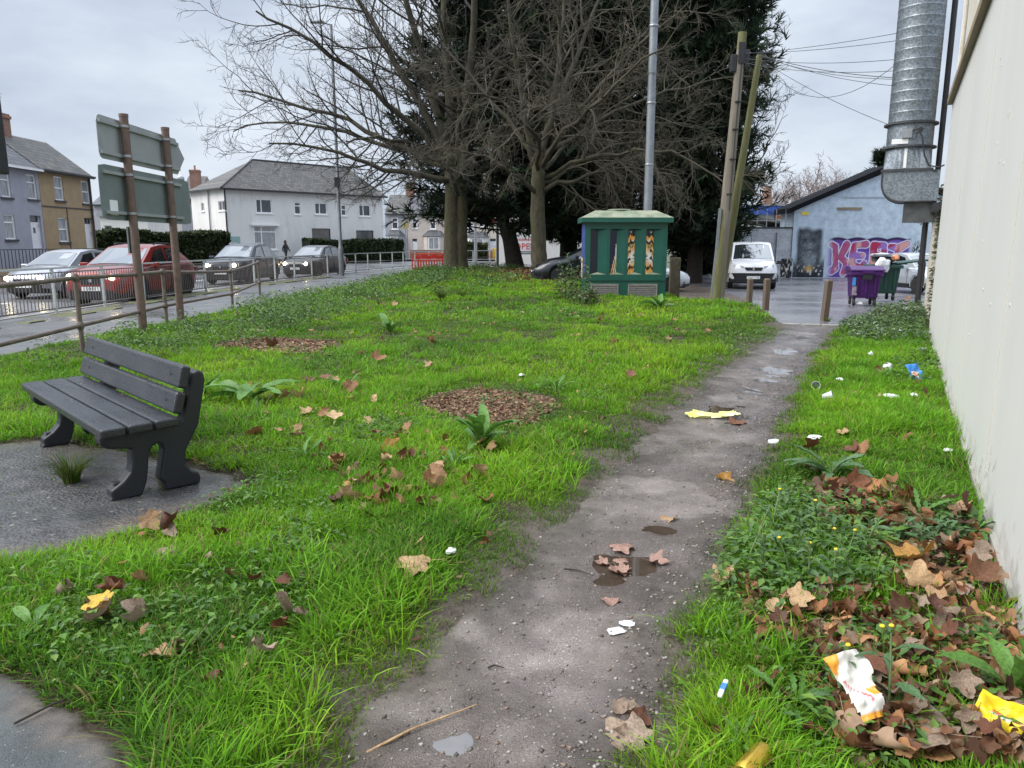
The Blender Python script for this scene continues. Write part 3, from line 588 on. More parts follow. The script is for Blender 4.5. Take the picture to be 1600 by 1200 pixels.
m_upvc = M('white_window_frame', (.8, .8, .8), .35, .04, 5)
m_glass = M('window_glass', (.045, .052, .06), .06, .5, 1.3, spec=.7)
m_net = M('curtained_glass', (.26, .27, .29), .12, .5, 3, spec=.7, stretch=(6, 1, .6))
m_sill = M('dark_sill', (.05, .05, .055), .7, .2, 6)
m_dark = M('black_gutter', (.02, .02, .023), .5, .2, 5)
m_brick = Mbrick('red_brick', (.24, .09, .055), (.33, .14, .08), (.24, .2, .17))
m_pot = M('chimney_pot', (.36, .14, .07), .8, .2, 5)
m_wdoor = M('white_door', (.72, .72, .74), .4, .05, 4)
m_metal = M('grey_metal', (.35, .36, .37), .4, .15, 12, metal=.8)
def fuv(loc, rz, px, py):                                 # photograph point on a facade -> (x along it, z)
    a, b, c = ray(px, py); n = (math.sin(rz), -math.cos(rz)); k = (loc[0]*n[0]+loc[1]*n[1])/(a*n[0]+b*n[1])
    x, y = a*k-loc[0], b*k-loc[1]; return x*math.cos(rz)+y*math.sin(rz), CAMH+c*k-loc[2]
def holed(b, W, H, holes, dep, z0=0, mi=0):               # front wall at y=0 with recessed openings
    xs = sorted({0, W, *[h[0] for h in holes], *[h[1] for h in holes]}); zs = sorted({z0, H, *[h[2] for h in holes], *[h[3] for h in holes]})
    for i in range(len(xs)-1):
        for j in range(len(zs)-1):
            cx, cz = (xs[i]+xs[i+1])/2, (zs[j]+zs[j+1])/2
            if not any(h[0] < cx < h[1] and h[2] < cz < h[3] for h in holes):
                b.quad((xs[i], 0, zs[j]), (xs[i+1], 0, zs[j]), (xs[i+1], 0, zs[j+1]), (xs[i], 0, zs[j+1]), mi=mi)
    for x0, x1, a0, a1 in holes:
        b.quad((x0, 0, a0), (x0, dep, a0), (x0, dep, a1), (x0, 0, a1), mi=mi); b.quad((x1, 0, a0), (x1, 0, a1), (x1, dep, a1), (x1, dep, a0), mi=mi)
        b.quad((x0, 0, a0), (x1, 0, a0), (x1, dep, a0), (x0, dep, a0), mi=mi); b.quad((x0, 0, a1), (x0, dep, a1), (x1, dep, a1), (x1, 0, a1), mi=mi)
        b.quad((x0, dep+.01, a0), (x1, dep+.01, a0), (x1, dep+.01, a1), (x0, dep+.01, a1), mi=mi)
def window(par, x0, x1, z0, z1, dep=.12, trans=(.62,), mull=(), glass=None, sill=m_upvc, fr=m_upvc, fw=.06):
    b = MB(); y = dep-.07
    for a in ((x0, x0+fw, z0, z1), (x1-fw, x1, z0, z1), (x0+fw, x1-fw, z0, z0+fw), (x0+fw, x1-fw, z1-fw, z1)): b.bb((a[0], y, a[2]), (a[1], dep, a[3]))
    for t in trans: zz = z0+(z1-z0)*t; b.bb((x0+fw, y+.004, zz-fw/2), (x1-fw, dep-.003, zz+fw/2))
    for t in mull: xx = x0+(x1-x0)*t; b.bb((xx-fw/2, y+.006, z0+fw), (xx+fw/2, dep-.004, z1-fw))
    f = b.build('window', fr, par)
    MB().quad((x0+.02, dep-.025, z0+.02), (x1-.02, dep-.025, z0+.02), (x1-.02, dep-.025, z1-.02), (x0+.02, dep-.025, z1-.02)).build('pane', glass or m_glass, f)
    if sill: MB().bb((x0-.08, -.07, z0-.09), (x1+.08, dep-.01, z0-.002)).build('sill', sill, f)
def door(par, x0, x1, z0, z1, dep=.15, fan=.3, mat=m_wdoor, lite=True):
    b = MB(); b.bb((x0+.03, dep-.05, z0), (x1-.03, dep, z1-fan)); b.bb((x0, dep-.06, z0), (x0+.03, dep, z1)); b.bb((x1-.03, dep-.06, z0), (x1, dep, z1))
    d = b.build('door', mat, par)
    MB().bb((x0+.04, dep-.03, z1-fan+.03), (x1-.04, dep-.01, z1-.03)).build('fanlight', m_glass, d)
    if lite: MB().bb(((x0+x1)/2-.08, dep-.058, z0+.7), ((x0+x1)/2+.08, dep-.052, z1-fan-.25)).build('door_glass', m_glass, d)
    MB().tube([(x1-.13, dep-.1, z0+.95), (x1-.13, dep-.1, z0+1.12)], .015, 6).build('handle', m_metal, d)
def gable_roof(b, W, D, e, rz_, yo=.25, xo=0., yr=None, th=.09):
    yr = yr if yr is not None else D/2; s = (rz_-e)/yr
    b.add([(-xo, -yo, e-yo*s), (W+xo, -yo, e-yo*s), (W+xo, yr, rz_), (-xo, yr, rz_), (W+xo, D+yo, e), (-xo, D+yo, e)], [(0, 1, 2, 3), (3, 2, 4, 5)])
    b.add([(-xo, -yo, e-yo*s-th), (W+xo, -yo, e-yo*s-th), (W+xo, yr, rz_-th), (-xo, yr, rz_-th), (W+xo, D+yo, e-th), (-xo, D+yo, e-th)], [(3, 2, 1, 0), (5, 4, 2, 3)])
    b.quad((-xo, -yo, e-yo*s), (-xo, -yo, e-yo*s-th), (W+xo, -yo, e-yo*s-th), (W+xo, -yo, e-yo*s))
    for x in (-xo, W+xo): b.quad((x, -yo, e-yo*s), (x, yr, rz_), (x, yr, rz_-th), (x, -yo, e-yo*s-th)); b.quad((x, D+yo, e), (x, yr, rz_), (x, yr, rz_-th), (x, D+yo, e-th))
def chimney(par, x, y, z0, z1, wx=.9, wy=.5, pots=2, mat=None):
    b = MB(); b.bb((x-wx/2, y-wy/2, z0), (x+wx/2, y+wy/2, z1)); b.bb((x-wx/2-.05, y-wy/2-.05, z1-.22), (x+wx/2+.05, y+wy/2+.05, z1-.08))
    c = b.build('chimney', mat or m_brick, par); return c
def pots(par, x, y, z, n, dx=.35):
    for i in range(n): MB().lathe([(.12, 0), (.13, .05), (.10, .1), (.09, .38), (.12, .4), (.12, .46), (.07, .46)], 10, (x+(i-(n-1)/2)*dx, y, z)).build('chimney_pot', m_pot, par)
def house(name, label, cat, loc, rz, W, D, eave, ridge, wallm, roofm, wins, doors=(), zb=-.6, yr=None, chim=(), xo=0., dep=.12, group=None, gut=m_dark, gable=True):
    h = thing(name, label, cat, loc, rz, group)
    b = MB(); holes = [w_[:4] for w_ in wins]+[d[:4] for d in doors]; holed(b, W, eave, holes, dep+.06, zb); yr_ = yr or D/2
    for x in (0, W): b.quad((x, 0, zb), (x, D, zb), (x, D, eave), (x, yr_, ridge-.12), (x, 0, eave-.05))
    b.quad((0, D, zb), (W, D, zb), (W, D, eave), (0, D, eave)); b.build('wall', wallm, h)
    b = MB(); gable_roof(b, W, D, eave, ridge, .22, xo, yr_); rf = b.build('roof', roofm, h)
    MB().bb((-xo, -.3, eave-.22), (W+xo, -.2, eave-.12)).build('gutter', gut, h)
    for w_ in wins: window(h, *w_[:4], dep=dep, **(w_[4] if len(w_) > 4 else {}))
    for d in doors: door(h, *d[:4], dep=dep+.04, **(d[4] if len(d) > 4 else {}))
    for c in chim:
        ch = chimney(rf, *c[:4], wx=c[4], wy=c[5]); pots(rf, c[0], c[1], c[3], c[6])
    return h, rf
def rects(loc, rz, L, dz=0):
    o = []
    for x0, y0, x1, y1 in L:
        cx, cy = (x0+x1)/2, (y0+y1)/2
        a = fuv(loc, rz, x0, cy)[0]; b = fuv(loc, rz, x1, cy)[0]; t = fuv(loc, rz, cx, y0)[1]; u = fuv(loc, rz, cx, y1)[1]; o.append((min(a, b), max(a, b), u, t))
    return o
# ---- the two terraced houses across the road (fronts look along +x)
lt = (-22.2, 36.0, 0); rz9 = R(90)
W_ = rects(lt, rz9, [(85, 276, 99, 313), (128, 283, 140, 318), (92, 340, 107, 378)]); Dd = rects(lt, rz9, [(134, 341, 147, 396)])
D1 = dict(sill=m_sill, trans=(.52,), glass=m_net)
tan, rf = house('terraced_house', 'tan rendered end terrace house with a white door and white sash windows', 'house', lt, rz9, 4.4, 4.6, 5.15, 6.75, m_tan, m_slate_old,
            [a+(D1,) for a in W_], [Dd[0]+(dict(lite=False),)], yr=2.1, xo=.02, group='terraced houses over the road')
MB().tube([(4.15, -.07, 5.0), (4.15, -.07, .3)], .05, 8).build('downpipe', m_dark, tan)
MB().bb((.02, -.025, 3.3), (4.4, -.003, 3.36)).build('render_band', m_sill, tan)
MB().tube([(1.95, -.03, 3.3), (1.95, -.03, .4)], .018, 6).build('cable', m_dark, tan)
ll = (-22.2, 28.4, 0)
W_ = rects(ll, rz9, [(0, 268, 16, 308), (42, 273, 57, 311), (7, 335, 24, 374), (-40, 262, -22, 304), (-38, 332, -20, 374)]); Dd = rects(ll, rz9, [(49, 337, 66, 388)])
D2 = dict(sill=m_sill, trans=(.68,), glass=m_net)
lil, rf2 = house('terraced_house', 'lilac rendered terrace house with black sills beside the tan house', 'house', ll, rz9, 7.57, 4.6, 5.1, 6.7, m_lilac, m_slate,
             [a+(D2,) for a in W_], [Dd[0]+({},)], yr=2.1, xo=.02, group='terraced houses over the road', gut=m_upvc)
chimney(rf, .75, 2.15, 5.9, 7.65, 1.1, .6, mat=m_brick); pots(rf, .75, 2.15, 7.65, 2)
b = MB(); b.tube([(1.2, 2.2, 7.5), (1.2, 2.2, 8.7)], .02, 6)
for z, l in ((8.6, .5), (8.45, .4)): b.tube([(1.2-l/2, 2.2, z), (1.2+l/2, 2.2, z)], .012, 5)
b.build('television_aerial', m_metal, rf)
# low wall and iron railing before the tan house
fr_ = thing('garden_fence', 'low black iron fence on a wall before the tan terrace house', 'fence', (-21.2, 36.2, 0), rz9)
MB().bb((-6, -.1, -.1), (4.4, .1, .55)).build('low_wall', m_tan, fr_)
b = MB()
for i in range(44): b.box((-5.9+i*.235, 0, .95), (.02, .02, .8))
b.box((-.8, 0, 1.33), (10.4, .03, .03)); tag(b.build('railing_bars', m_dark, fr_), kind='stuff')
# ---- long white corner building
lb, rb = (-23.4, 62.0, 0), math.atan2(.71, .704)
up = rects(lb, rb, [(400, 311, 425, 333), (460, 316, 470, 335), (492, 317, 511, 335), (533, 320, 541, 337), (561, 320, 579, 338)])
lo = rects(lb, rb, [(397, 353, 432, 390), (488, 357, 517, 392), (557, 360, 584, 392)])
k2 = [dict(mull=(.33,), trans=()), dict(trans=(.7,)), dict(mull=(.4,), trans=()), dict(trans=(.55,)), dict(mull=(.38,), trans=())]
h = thing('corner_building', 'long white rendered two storey building with a hipped slate roof', 'building', lb, rb)
b = MB(); W, D, E, RZ = 15.6, 6.4, 6.0, 8.75
holed(b, W, E, up+lo, .16, -.6)
b.quad((W, 0, -.6), (W, D, -.6), (W, D, E), (W, 0, E)); b.quad((0, D, -.6), (W, D, -.6), (W, D, E), (0, D, E))
lw_, rw_ = (lb[0]-math.sin(rb)*D, lb[1]+math.cos(rb)*D, 0), rb-R(90)
sd = rects(lw_, rw_, [(314, 317, 319, 330), (341, 314, 351, 329)])
X_ = b.X; b.X = Matrix.Translation((0, D, 0)) @ Matrix.Rotation(-R(90), 4, 'Z'); holed(b, D, E, sd, .16, -.6); b.X = None
b.build('wall', m_wrend, h)
for a, k in zip(up, k2): window(h, *a, fw=.08, **k)
window(h, *lo[0], mull=(.35,), trans=(.75,), glass=m_net, fw=.09)
for a in lo[1:]: window(h, *a, trans=(), fr=m_sill, sill=None)
MB().bb((lo[0][0]-.25, -.25, lo[0][3]+.02), (lo[0][1]+.25, -.004, lo[0][3]+.16)).build('canopy', m_upvc, h)
sp = bpy.data.objects.new('side_facade', None); COL.objects.link(sp); sp.parent = h; sp.location = (0, D, 0); sp.rotation_euler = (0, 0, -R(90))
for a in sd: window(sp, *a, trans=(), mull=(.5,) if a[1]-a[0] > .5 else ())
for c_ in [o for o in bpy.data.objects if o.parent == sp]: c_.parent = h; c_.location = (0, D, 0); c_.rotation_euler = (0, 0, -R(90))
bpy.data.objects.remove(sp)
b = MB(); o = .3
b.add([(-o, -o, E), (W+o, -o, E), (W+o, D+o, E), (-o, D+o, E), (4.3, D/2, RZ), (W-1.6, D/2, RZ-.05)], [(0, 1, 5, 4), (1, 2, 5), (2, 3, 4, 5), (3, 0, 4), (3, 2, 1, 0)])
rf = b.build('roof', m_slate_old, h)
MB().tube([(-.3, -.3, E+.03), (4.3, D/2, RZ+.03), (W-1.6, D/2, RZ-.02)], .07, 6).build('ridge_tiles', m_sill, rf)
b = MB(); b.bb((-.36, -.42, E-.16), (W+.36, -.3, E)); b.bb((-.42, -.42, E-.16), (-.3, D+.3, E)); b.build('gutter', m_dark, h)
b = MB(); b.tube([(.06, -.1, E), (.06, -.1, 0)], .07, 8); b.build('downpipe', m_dark, h)
MB().tube([(-.1, 2.7, E), (-.1, 2.7, 1.)], .06, 8).build('downpipe', m_metal, h)
MB().bb((.25, -.03, 1.6), (1.15, -.004, 2.15)).build('wall_plate', M('green_plate', (.25, .38, .36), .5), h)
# ---- brown gabled house and low white outbuilding behind road sign
lq = atY(286, 380, 82); lq = (lq[0], 82, 0)
bh, rf = house('brown_house', 'brown gabled house with a red chimney seen past the road sign', 'house', lq, R(8), 2.0, 9, 6.4, 9.0, M('brown_render', (.33, .22, .15), .8, .1, 3), m_slate_old,
            rects(lq, R(8), [(289, 342, 295, 352)]), zb=-1, yr=4.2)
chimney(rf, 1.5, 1.2, 6, 9.4, 1.0, .8); pots(rf, 1.5, 1.2, 9.4, 1)
b = MB(); b.lathe([(.0, .0), (.25, .06), (.38, .2)], 12, (.2, .2, 8.4), 'y'); b.tube([(.2, .3, 8.4), (.5, 1, 7.9)], .03, 6); b.build('satellite_dish', m_metal, rf)
lq = (atY(262, 380, 70)[0], 70, 0)
house('grey_house', 'grey roofed house half hidden between the tan house and road sign', 'house', (atY(150, 380, 74)[0], 74, 0), 0, 6.5, 8, 5.4, 7.4, m_greyr, m_slate, [], zb=-1)
lq = (atY(160, 380, 58)[0], 58, 0)
o = thing('outbuilding', 'low flat roofed white outbuilding beside the tan terrace house', 'outbuilding', lq)
W_ = rects(lq, 0, [(163, 352, 176, 372)])
b = MB(); holed(b, 3.6, 3.6, W_, .15, -.6); b.quad((0, 0, -.6), (0, 6, -.6), (0, 6, 3.6), (0, 0, 3.6)); b.quad((3.6, 0, -.6), (3.6, 6, -.6), (3.6, 6, 3.6), (3.6, 0, 3.6)); b.build('wall', m_wrend, o)
MB().bb((-.15, -.2, 3.6), (3.75, 6.2, 3.8)).build('roof', m_metal, o); window(o, *W_[0], trans=(.5,))
# ---- far terrace closing the street
TY = 85.0
def terr(x0, x1, label, wallm, roofm, wins, dr, bay=None, chim=None):
    lc = (atY(x0, 380, TY)[0], TY, 0); W = atY(x1, 380, TY)[0]-lc[0]
    ww = rects(lc, 0, wins); dd = rects(lc, 0, dr)
    hh, rf = house('terraced_house', label, 'house', lc, 0, W, 7.5, 4.95, 7.1, wallm, roofm, [a+(dict(fw=.1, trans=(.62,)),) for a in ww], [a+(dict(lite=False),) for a in dd], zb=-1, dep=.1, chim=chim or [], group='terraced houses closing the street')
    if bay:
        (a, b_, u, t), = rects(lc, 0, [bay]); bm = MB(); y = -.9
        bm.prism([(a, 0), (a+.45, y), (b_-.45, y), (b_, 0)], 0, t-.35, 'z'); by = bm.build('bay_window', wallm, hh)
        bm = MB(); bm.add([(a-.15, 0, t-.35), (a+.4, y-.15, t-.35), (b_-.4, y-.15, t-.35), (b_+.15, 0, t-.35), (a+.5, 0, t+.25), (b_-.5, 0, t+.25)], [(0, 1, 4), (1, 2, 5, 4), (2, 3, 5), (3, 2, 1, 0)]); bm.build('bay_roof', m_slate, by)
        bm = MB(); bm.bb((a+.6, y-.03, .9), (b_-.6, y-.004, t-.45)); bm.build('bay_frame', m_upvc, by)
        for i in range(2):
            wq = (b_-a-1.36)/2; MB().bb((a+.68+i*wq+.03, y-.04, 1.0), (a+.68+(i+1)*wq-.03, y-.031, t-.55)).build('pane', m_net, by)
    return hh
terr(603, 637, 'grey terraced house joined to the end of white corner building', m_greyr, m_slate_old, [(612, 340, 622, 358)], [], (603, 363, 632, 386))
terr(637.5, 701, 'beige terraced house with a bay window behind the orange barriers', m_beige, m_slate, [(644, 341, 652, 357), (672, 341, 681, 358)], [(644, 373, 652, 392)], (662, 364, 696, 388), [(-.1, 3.75, 6.6, 8.3, 1.0, .6, 1)])
terr(701.5, 742, 'pale terraced house half hidden behind the left bare trunk', m_wrend, m_slate, [(727, 341, 737, 357)], [], (728, 366, 764, 388))
terr(742.5, 800, 'cream terraced house with white door behind the no entry sign', M('cream_render', (.55, .50, .42), .85, .08, 2), m_slate_old, [(748, 341, 756, 355)], [(762, 373, 775, 400)], None)
b = MB(); b.bb((atY(640, 380, 80)[0], 80, -.4), (atY(800, 380, 80)[0], 80.25, .9)); tag(b.build('garden_wall', m_brick), 'low red brick garden wall before the far terrace', 'wall')
# ---- white corner shop glimpsed between the trunks
lc = (atY(778, 380, 58)[0], 58, 0)
sh = thing('shop', 'white corner shop with a red OPEN poster between the tree trunks', 'shop', lc)
(wx0, wx1, wz0, wz1), = rects(lc, 0, [(806, 372, 836, 399)])
b = MB(); holed(b, 7.2, 4.4, [(wx0, wx1, wz0, wz1)], .12, -.6); b.quad((0, 0, -.6), (0, 8, -.6), (0, 8, 4.4), (0, 0, 4.4)); b.quad((7.2, 0, -.6), (7.2, 8, -.6), (7.2, 8, 4.4), (7.2, 0, 4.4)); b.build('wall', m_wrend, sh)
MB().bb((-.2, -.2, 4.4), (7.4, 8.2, 4.6)).build('roof', m_slate, sh)
f = MB().bb((wx0, .02, wz0), (wx1, .1, wz1)).build('window_poster', M('poster_paper', (.62, .62, .63), .5), sh)
def text(body, par, loc, rot, size, mat, name='lettering', ext=.004, align='CENTER'):
    c = bpy.data.curves.new(name, 'FONT'); c.body = body; c.size = size; c.extrude = ext; c.align_x = align; c.align_y = 'CENTER'; c.materials.append(mat); c.resolution_u = 2
    t_ = bpy.data.objects.new('tmp', c); COL.objects.link(t_); bpy.context.view_layer.update(); me = bpy.data.meshes.new_from_object(t_.evaluated_get(bpy.context.evaluated_depsgraph_get())); bpy.data.objects.remove(t_); me.name = name
    return put(name, me, par, loc, rot)
m_red = M('red_print', (.55, .02, .025), .5); m_blk = M('black_print', (.015, .015, .017), .5)
text('OPEN', f, ((wx0+wx1)/2, .012, (wz0+wz1)/2), (R(90), 0, 0), .68, m_red)
for i, (dz, wd) in enumerate(((-.42, 1.05), (-.56, .85))):
    MB().bb(((wx0+wx1)/2-wd/2, .01, (wz0+wz1)/2+dz), ((wx0+wx1)/2+wd/2, .017, (wz0+wz1)/2+dz+.07)).build('small_print', m_blk, f)
MB().bb(((wx0+wx1)/2-.6, .01, (wz0+wz1)/2+.48), ((wx0+wx1)/2+.6, .017, (wz0+wz1)/2+.55)).build('small_print', m_red, f)
lc = (atY(868, 380, 60)[0], 60, 0)
o = thing('shop', 'dark blue fronted shop with wooden panel beside the green kiosk', 'shop', lc)
MB().bb((0, .2, -.6), (5, 8, 5)).build('wall', m_wrend, o); MB().bb((0, -.15, 2.95), (5, .2, 4.3)).build('fascia', M('navy_fascia', (.012, .018, .11), .4), o)
b = MB()
for i in range(9): b.bb((.35+i*.235, .1, -.4), (.575+i*.235, .19, 2.15))
b.build('timber_panel', M('orange_timber', (.42, .22, .10), .6, .25, 4, stretch=(4, 1, .3)), o)
MB().bb((.4, .05, 2.25), (2.0, .19, 2.85)).build('sign_board', m_net, o)
# ---- hedges
def hedge(label, x0, y0, x1, y1, wdt, z1, n, seed, col):
    L = math.hypot(x1-x0, y1-y0); hd = thing('hedge', label, 'hedge', (x0, y0, 0), math.atan2(y1-y0, x1-x0))
    b = MB(); k = int(L/1.2)
    for i in range(k):
        q = .88+.16*float(vn(np.array(i*.8+seed), np.array(3.))); b.bb((L*i/k, .12, -.3), (L*(i+1)/k, wdt-.12, (z1-.1)*q))
    b.build('hedge_core', M('hedge_inside', (.012, .02, .008), .9), hd)
    r = np.random.default_rng(seed); f = r.random(n); x = r.random(n)*L
    y = np.where(f < .6, -.08+.2*r.random(n), r.random(n)*wdt); top = z1*(.88+.16*vn(x/1.2*.8+seed, x*0+3)); z = np.where(f < .6, r.random(n)*top, top+.06*r.normal(0, 1, n))
    o_ = np.stack([x, y, z], -1); d = r.normal(0, 1, (n, 3)); d[:, 1] -= .6; d /= np.linalg.norm(d, axis=1)[:, None]; e = np.cross(d, r.normal(0, 1, (n, 3))); e /= np.linalg.norm(e, axis=1)[:, None]; s = (.10+.12*r.random(n))[:, None]
    v = np.stack([o_-d*s, o_+e*s*.5, o_+d*s, o_-e*s*.5], 1).reshape(-1, 3); q = np.arange(n*4).reshape(-1, 4)
    cc = np.asarray(col)[r.integers(0, len(col), n)]*(.6+.8*r.random(n))[:, None]
    tag(put('foliage', npmesh('foliage', v, q, mats=[m_herb], col=np.repeat(cc, 4, 0)), hd), kind='stuff')
a = atY(150, 380, 50); c_ = atY(360, 380, 57)
hedge('broad clipped dark hedge between the tan house and white corner building', a[0], 50, c_[0], 57, 1.6, 2.45, 9000, 3, [(.03, .045, .015), (.05, .065, .02), (.02, .03, .012)])
a = atY(486, 380, 64.5); c_ = atY(631, 380, 74)
hedge('clipped dark hedge along the front of white corner building', a[0], 64.5, c_[0], 74, 1.3, 1.9, 8000, 4, [(.025, .045, .015), (.04, .06, .02), (.018, .03, .012)])
a = atY(728, 380, 78); c_ = atY(762, 380, 78)
hedge('short clipped hedge below the far bay window', a[0], 78, c_[0], 78, .8, 1.7, 1200, 5, [(.04, .05, .02), (.06, .07, .03)])
# ================================================================ RIGHT-HAND BUILDING, DUCT, GABLE WITH THE MURALS
m_clad = M('cream_wall', (.58, .575, .55), .55, .045, .5, bump=.12, bscale=14, dirt=(.53, .525, .50), dlo=.64, dscale=1.4, stretch=(2.2, 1, .16))
_n = m_clad.node_tree; _p = _n.nodes['Principled BSDF']; _s = _p.inputs['Base Color'].links[0].from_socket      # splashed dirt near the ground
_tc = N(_n, 'ShaderNodeTexCoord'); _sx = N(_n, 'ShaderNodeSeparateXYZ'); _nz = N(_n, 'ShaderNodeTexNoise', Scale=7., Detail=8., Roughness=.7); _ml = N(_n, 'ShaderNodeMapRange'); _ad = N(_n, 'ShaderNodeMath', operation='SUBTRACT'); _rp = N(_n, 'ShaderNodeMapRange'); _mx = N(_n, 'ShaderNodeMixRGB')
_l = _n.links.new; _l(_tc.outputs['Object'], _sx.inputs[0]); _l(_tc.outputs['Object'], _nz.inputs['Vector']); _l(_sx.outputs[2], _ml.inputs[0]); _ml.inputs[2].default_value = .55; _ml.inputs[3].default_value = .36; _ml.inputs[4].default_value = .75
_l(_nz.outputs['Fac'], _ad.inputs[0]); _l(_ml.outputs[0], _ad.inputs[1]); _l(_ad.outputs[0], _rp.inputs[0]); _rp.inputs[1].default_value = -.03; _rp.inputs[2].default_value = .14; _rp.inputs[4].default_value = .5
_l(_rp.outputs[0], _mx.inputs[0]); _l(_s, _mx.inputs[1]); _mx.inputs[2].default_value = (.22, .20, .15, 1); _l(_mx.outputs[0], _p.inputs['Base Color'])
m_clad2 = M('old_cream_render', (.52, .48, .40), .8, .1, 1.2, bump=.4, bscale=30, dirt=(.32, .28, .2), dlo=.57)
m_trim = M('brown_trim', (.22, .17, .11), .7, .25, 5, stretch=(.3, 1, 1))
B = thing('white_building', 'long cream white wall of the building filling the right edge', 'building', wl(0, 0), WROT)
E1 = 14.85
b = MB(); b.bb((-6, -.45, -.3), (E1, 0, 3.86)); b.build('wall', m_clad, B, bev=.012)
b = MB(); b.bb((-6, -.6, 3.97), (E1+.05, -.07, 8.6)); b.build('upper_wall', m_clad, B)
b = MB(); b.bb((-6, -.2, 3.862), (E1+.06, .075, 3.965)); b.build('trim_board', m_trim, B)
MB().tube([(E1-.35, -.035, 8.4), (E1-.35, -.035, 4.0)], .03, 8).build('conduit', m_clad2, B)
MB().bb((E1-2.6, -.08, 4.35), (E1-1.2, -.05, 7.2)).build('blocked_window', m_clad2, B)
b = MB(); b.bb((-6, -.6, 8.6), (E1+.3, .35, 8.85)); b.build('eaves', m_dark, B)
for i, x in enumerate((2.5, 5.1, 7.7, 10.3)):             # joints of the cladding
    MB().bb((x, -.001, .0), (x+.008, .0035, 3.85)).build('cladding_joint', m_clad2, B)
b = MB(); b.bb((-6, -.02, -.1), (E1, .022, .10)); b.build('base_strip', M('grimy_base', (.28, .27, .24), .8, .3, 3, bump=.5), B)
# fine cracks of old paint low on the wall
rr = np.random.default_rng(4); b = MB()
def wxz(px, py):
    a, bb_, c = ray(px, py); nx, ny = -UY, UX; k = (W0[0]*nx+W0[1]*ny)/(a*nx+bb_*ny); s, t = st(a*k, bb_*k); return float(s), CAMH+c*k
for i in range(16):
    x, z = wxz(1530+rr.normal(0, 12), 735+rr.normal(0, 14)); p = [(x, .003, z)]; an = rr.random()*6.28
    for j in range(5): an += rr.normal(0, .7); x += .018*math.cos(an); z += .014*math.sin(an); p.append((x, .003, z))
    b.tube(p, .0012, 4)
b.build('paint_crack', M('grey_crack', (.42, .41, .39), .8), B)
b = MB()
for i in range(14):
    x, z = wxz(*(rr.random(2)*[70, 500]+[1510, 60])); b.lathe([(.0, .004), (.012, .003), (.014, -.001)], 7, (x, 0, z), 'y')
b.build('fixing_hole', m_clad2, B)
# older low range beyond, with roof edge and downpipe
L2 = thing('lean_to', 'old cream rendered lean to beyond the white wall end', 'building', wl(E1+.02, 0), WROT)
b = MB(); b.bb((0, -3, -.4), (5.7, -.06, 2.15)); b.build('wall', m_clad2, L2)
b = MB(); b.bb((.0, -3, 2.16), (5.95, .12, 2.28)); b.build('roof_edge', m_dark, L2)
b = MB(); b.bb((1.6, -2.8, 2.29), (5.6, -.5, 5.6)); b.build('upper_storey', m_clad2, L2)
b = MB(); b.tube([(5.72, .08, 2.15), (5.72, .08, -.3)], .065, 10); b.tube([(5.72, .08, 1.1), (5.72, .08, 1.18)], .085, 10); b.build('downpipe', m_dark, L2)
MB().tube([(5.4, .02, 1.15), (5.4, .02, .6)], .03, 6).build('conduit', m_dark, L2)
MB().tube([(2.0, .05, 8.5), (2.0, .05, 2.9)], .05, 8).build('soil_pipe', m_dark, L2)
MB().tube([(1.0, -.1, 6.2), (1.0, -.1, 2.4)], .045, 8).build('vent_pipe', m_upvc, L2)
pt = []
for i in range(240):
    x = .35+.14*rr.normal(); z = rr.random()**1.3*2.6; pt.append(wl(E1+.02+x, -.03, z))
pt += [wl(E1+5.6+.2*rr.normal(), .12+.1*rr.normal(), 2.22+.07*rr.normal()) for i in range(130)]
clover('wall_ivy', np.array(pt), 6, .055, [(.035, .06, .02), (.05, .08, .025), (.12, .10, .05)], 90, .03, .06)
# galvanised extract duct
m_galv, n, p = newmat('galvanised_steel'); tcn = N(n, 'ShaderNodeTexCoord'); v = N(n, 'ShaderNodeTexVoronoi', Scale=38.); nz_ = N(n, 'ShaderNodeTexNoise', Scale=3., Detail=6.)
n.links.new(tcn.outputs['Object'], v.inputs['Vector']); n.links.new(tcn.outputs['Object'], nz_.inputs['Vector'])
sc_ = N(n, 'ShaderNodeSeparateColor'); n.links.new(v.outputs['Color'], sc_.inputs[0]); ad = N(n, 'ShaderNodeMath', operation='ADD'); n.links.new(sc_.outputs[0], ad.inputs[0]); n.links.new(nz_.outputs['Fac'], ad.inputs[1])
rp_ = N(n, 'ShaderNodeValToRGB'); rp_.color_ramp.elements[0].position = .45; rp_.color_ramp.elements[1].position = 1.; rp_.color_ramp.elements[0].color = (.16, .185, .21, 1); rp_.color_ramp.elements[1].color = (.30, .33, .36, 1)
hv = N(n, 'ShaderNodeMath', operation='MULTIPLY'); n.links.new(ad.outputs[0], hv.inputs[0]); hv.inputs[1].default_value = .75; n.links.new(hv.outputs[0], rp_.inputs[0]); n.links.new(rp_.outputs[0], p.inputs['Base Color'])
p.inputs['Metallic'].default_value = .75; p.inputs['Roughness'].default_value = .5
DS, DT, DR = 16.75, .58, .40
du = thing('extract_duct', 'galvanised spiral extract duct rising up the side of building', 'duct', wl(DS, DT), WROT)
b = MB(); pr = []
z = 3.86
while z < 9: pr += [(DR, z), (DR, z+.155), (DR+.004, z+.166), (DR+.004, z+.174), (DR, z+.185)]; z += .185
b.lathe(pr, 40); b.build('spiral_pipe', m_galv, du, smooth=True)
b = MB(); b.lathe([(DR+.002, 3.42), (DR+.002, 3.82)], 40); b.build('collar', m_galv, du, smooth=True)
for z in (3.83, 3.40): MB().lathe([(DR, z-.02), (DR+.07, z-.02), (DR+.07, z+.012), (DR, z+.012)], 40).build('flange', m_sill, du)
b = MB(); kk = 32; vs = []
